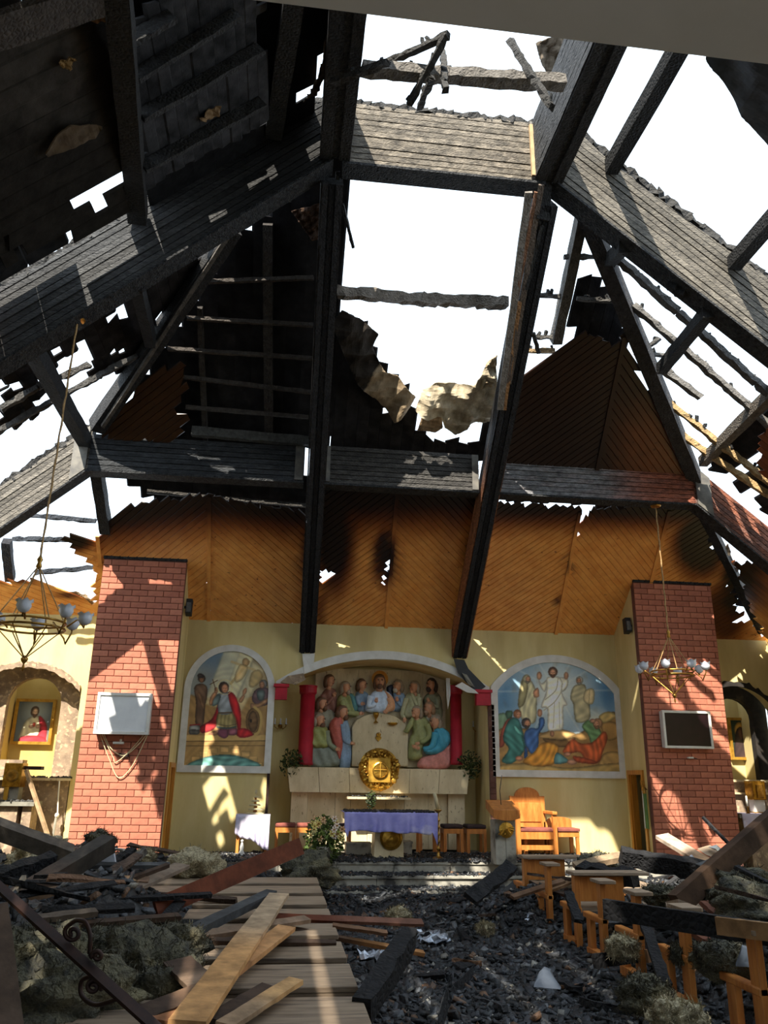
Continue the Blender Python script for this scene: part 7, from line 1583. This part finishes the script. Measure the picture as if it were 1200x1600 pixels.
# foil, plastic, paper
def scrap(label, u, v, z, r, m, seed, name='foil_scrap', cat='foil', sq=.35):
    rs = np.random.RandomState(seed); q = atZ(u, v, z); n = 9; P = []
    for j in range(n):
        for i in range(n):
            a, c_ = (i/(n-1)-.5)*2, (j/(n-1)-.5)*2; P.append((q.x+r*(a+rs.uniform(-.12, .12)), q.y+r*.7*(c_+rs.uniform(-.12, .12)), q.z+r*sq*(rs.uniform(-.5, .6)+.6*math.sin(a*3+seed)*math.cos(c_*2))+.03))
    o = MB().grid(P, n, n).build(name, m, label=label, cat=cat); so = o.modifiers.new('thickness', 'SOLIDIFY'); so.thickness = .004; return o
scrap('crumpled silver foil beside the second bench', 590, 1498, .06, .16, M_FOIL, 1); scrap('crumpled foil by the end of the orange splinter', 680, 1472, .06, .15, M_FOIL, 2); scrap('crushed foil ball on the cinders in mid aisle', 838, 1450, .10, .14, M_FOIL, 3, sq=1.0); scrap('small white scrap left side of the aisle', 562, 1405, .06, .07, M_PAPER, 4, 'paper_scrap', 'paper'); scrap('small foil piece near the black curled beam', 668, 1462, .06, .12, M_FOIL, 5)
MB().prism([atZ(170, 1452, .62), atZ(206, 1450, .62), atZ(202, 1460, .60), atZ(174, 1461, .60)], (0, 0, .006)).build('paper_sheet', M_PAPER, label='pale blue paper sheet lying on the left rubble', cat='paper')
MB().prism([atY(834, 1542, 5.55), atY(842, 1522, 5.66), atY(850, 1514, 5.7), atY(860, 1518, 5.7), (atY(866, 1532, 5.68)), atY(876, 1546, 5.6), atY(856, 1544, 5.58)], (.01, .02, .01)).build('plastic_shard', M_PLAS, label='pale translucent looking plastic shard standing in the cinders', cat='shard')
MB().prism([atY(1150, 1510, 5.2), atY(1160, 1480, 5.3), atY(1188, 1488, 5.3), atY(1190, 1512, 5.2)], (.01, .02, .01)).build('plastic_shard', M_PLAS, label='pale plastic shard beside the nearest right pew', cat='shard')
MB().prism([atY(1072, 1348, 9.0), atY(1082, 1336, 9.0), atY(1090, 1348, 9.0), atY(1084, 1354, 9.0)], (0, .04, 0)).build('blue_scrap', M_PAPER, label='light blue scrap before the right brick pillar', cat='paper')
MB().prism([atY(148, 1345, 9.2), atY(158, 1335, 9.2), atY(178, 1334, 9.2), atY(180, 1348, 9.2)], (0, .06, 0)).build('blue_scrap', M_PAPER, label='light blue box scrap before the left brick pillar', cat='paper')
T = thing('broken_panel', 'curled pale board with white edge before the right pillar', 'board', tuple(atY(1115, 1345, 9.4)))
MB().prism([atY(1092, 1328, 9.4), atY(1112, 1322, 9.5), atY(1134, 1334, 9.4), atY(1122, 1342, 9.3), atY(1104, 1336, 9.3)], (0, .04, .01)).build('board', M_BENCH, T)
MB().prism([atY(1108, 1324, 9.35), atY(1120, 1320, 9.35), (atY(1138, 1336, 9.3)), atY(1132, 1342, 9.3), atY(1118, 1326, 9.3)], (0, .02, 0)).build('paper_edge', M_WHT, T)
MB().prism([atZ(1040, 1415, .62), atZ(1060, 1411, .66), atZ(1080, 1418, .62), atZ(1078, 1430, .56), atZ(1045, 1428, .58)], (0, 0, .03)).build('board_scrap', M_BENCH, label='pale broken seat piece behind the black rail', cat='board')
# wrought iron bar with scrolls
T = thing('iron_railing', 'rusty flat iron bar with two wrought scrolls at lower left', 'railing', tuple(atY(130, 1500, 4.6)))
pa, pb_ = atY(-8, 1380, 4.9), atY(250, 1612, 4.1)
MB().beam(pa, pb_, .05, .02, up=(.6, -.7, .3)).build('bar', M_IRON, T)
def yb(u): return 4.9+(4.1-4.9)*(u+8)/258
def scroll(c, r, turns, a0, sgn, tail):
    P = [atY(c[0]+r*(1-.8*k/40)*math.cos(a0+sgn*turns*6.2832*k/40), c[1]+r*(1-.8*k/40)*math.sin(a0+sgn*turns*6.2832*k/40), yb(c[0])) for k in range(41)]
    MB().tube([V(p) for p in smoothpoly([np.array(atY(*t, yb(t[0]))) for t in tail]+[np.array(P[0])], 6, closed=False)]+P[1:], .011, 7).build('scroll', M_IRON, T, smooth=True)
scroll((114, 1458), 14, 1.4, -2.0, -1, [(140, 1490), (141, 1462), (134, 1442), (120, 1438)]); scroll((152, 1494), 9, 1.3, 3.0, 1, [(141, 1490), (143, 1494)]); scroll((146, 1542), 13, 1.5, 0.4, -1, [(186, 1560), (150, 1570), (128, 1556), (128, 1532), (146, 1526), (157, 1536)])

# strewn charred boards that nothing tells apart
rnd = random.Random(77)
LABS = {}
def strew(n, xr, yr, where, group, lmin, lmax, zadd=.04, rows=None):
    cols = [(BKc, 'black'), (BKc, 'black'), (BKc, 'black'), ((.05, .05, .053), 'dark grey'), ((.09, .06, .045), 'dark brown'), (GYc, 'ash grey'), ((.22, .12, .07), 'red brown')]
    for i in range(n):
        x, y = rnd.uniform(*xr), rnd.uniform(*yr); L = rnd.uniform(lmin, lmax); t = rnd.uniform(0, 3.14); s = rnd.uniform(-.22, .28)
        z = float(heap(np.array(x), np.array(y)))+zadd+rnd.uniform(0, .06); d = V((math.cos(t), math.sin(t), s)); c, cn = rnd.choice(cols)
        b = MB(); b.beam(V((x, y, z))-d*L/2, V((x, y, z))+d*L/2, rnd.uniform(.04, .13), rnd.uniform(.02, .05), up=(rnd.uniform(-.4, .4), rnd.uniform(-.4, .4), 1), segs=5, jit=.008, col=c, rnd=rnd, taper=rnd.uniform(.5, 1))
        f = (L-lmin)/(lmax-lmin); size = 'short' if f < .33 else ('long' if f > .7 else 'medium')
        u0, v0 = pix(V((x, y, z))-d*L/2); u1, v1 = pix(V((x, y, z))+d*L/2)
        if u1 < u0: u0, v0, u1, v1 = u1, v1, u0, v0
        k = (v1-v0)/max(1, u1-u0); way = 'lying level' if abs(k) < .25 else ('falling to the right' if k > 0 else 'rising to the right')
        fr = (y-yr[0])/(yr[1]-yr[0]); r = rows[min(len(rows)-1, int(fr*len(rows)))]
        lab = '%s %s charred board %s, %s' % (size, cn, way, r); LABS[lab] = LABS.get(lab, 0)+1
        o = b.build('charred_board', M_CHARA, label=lab, cat='board', group=group+(' ' + r if LABS[lab] > 1 else ''))
        o['group'] = group
strew(34, (3.1, 6.8), (5.0, 10.6), '', 'charred boards among the right pews', .25, 1.1, zadd=.10, rows=('by the nearest right pews', 'by the third right pew', 'by the fourth right pew', 'by the fifth right pew', 'by the sixth right pew', 'by the farthest right pew'))
strew(16, (3.4, 7.2), (10.2, 12.2), '', 'charred boards before the platform at right', .25, .9, zadd=.03, rows=('behind the farthest right pew', 'before the platform at right'))
strew(16, (-4.6, -.6), (8.6, 12.2), '', 'charred boards at far left', .3, 1.2, zadd=.03, rows=('beyond the left benches', 'midway to the left brick pillar', 'below the left brick pillar'))
strew(18, (-2.6, -.3), (6.0, 8.6), '', 'charred boards on the left benches', .25, 1.0, zadd=.14, rows=('over the third left bench', 'over the fourth left bench', 'over the fifth left bench'))
strew(30, (.7, 2.7), (5.0, 11.4), '', 'charred fragments in the aisle', .1, .45, zadd=.01, rows=('near the viewer in the aisle', 'in the near half of the aisle', 'in mid aisle', 'in the far half of the aisle', 'before the altar steps'))

print('OBJS', len(bpy.data.objects), 'TRIS', sum(len(m.polygons) for m in bpy.data.meshes))
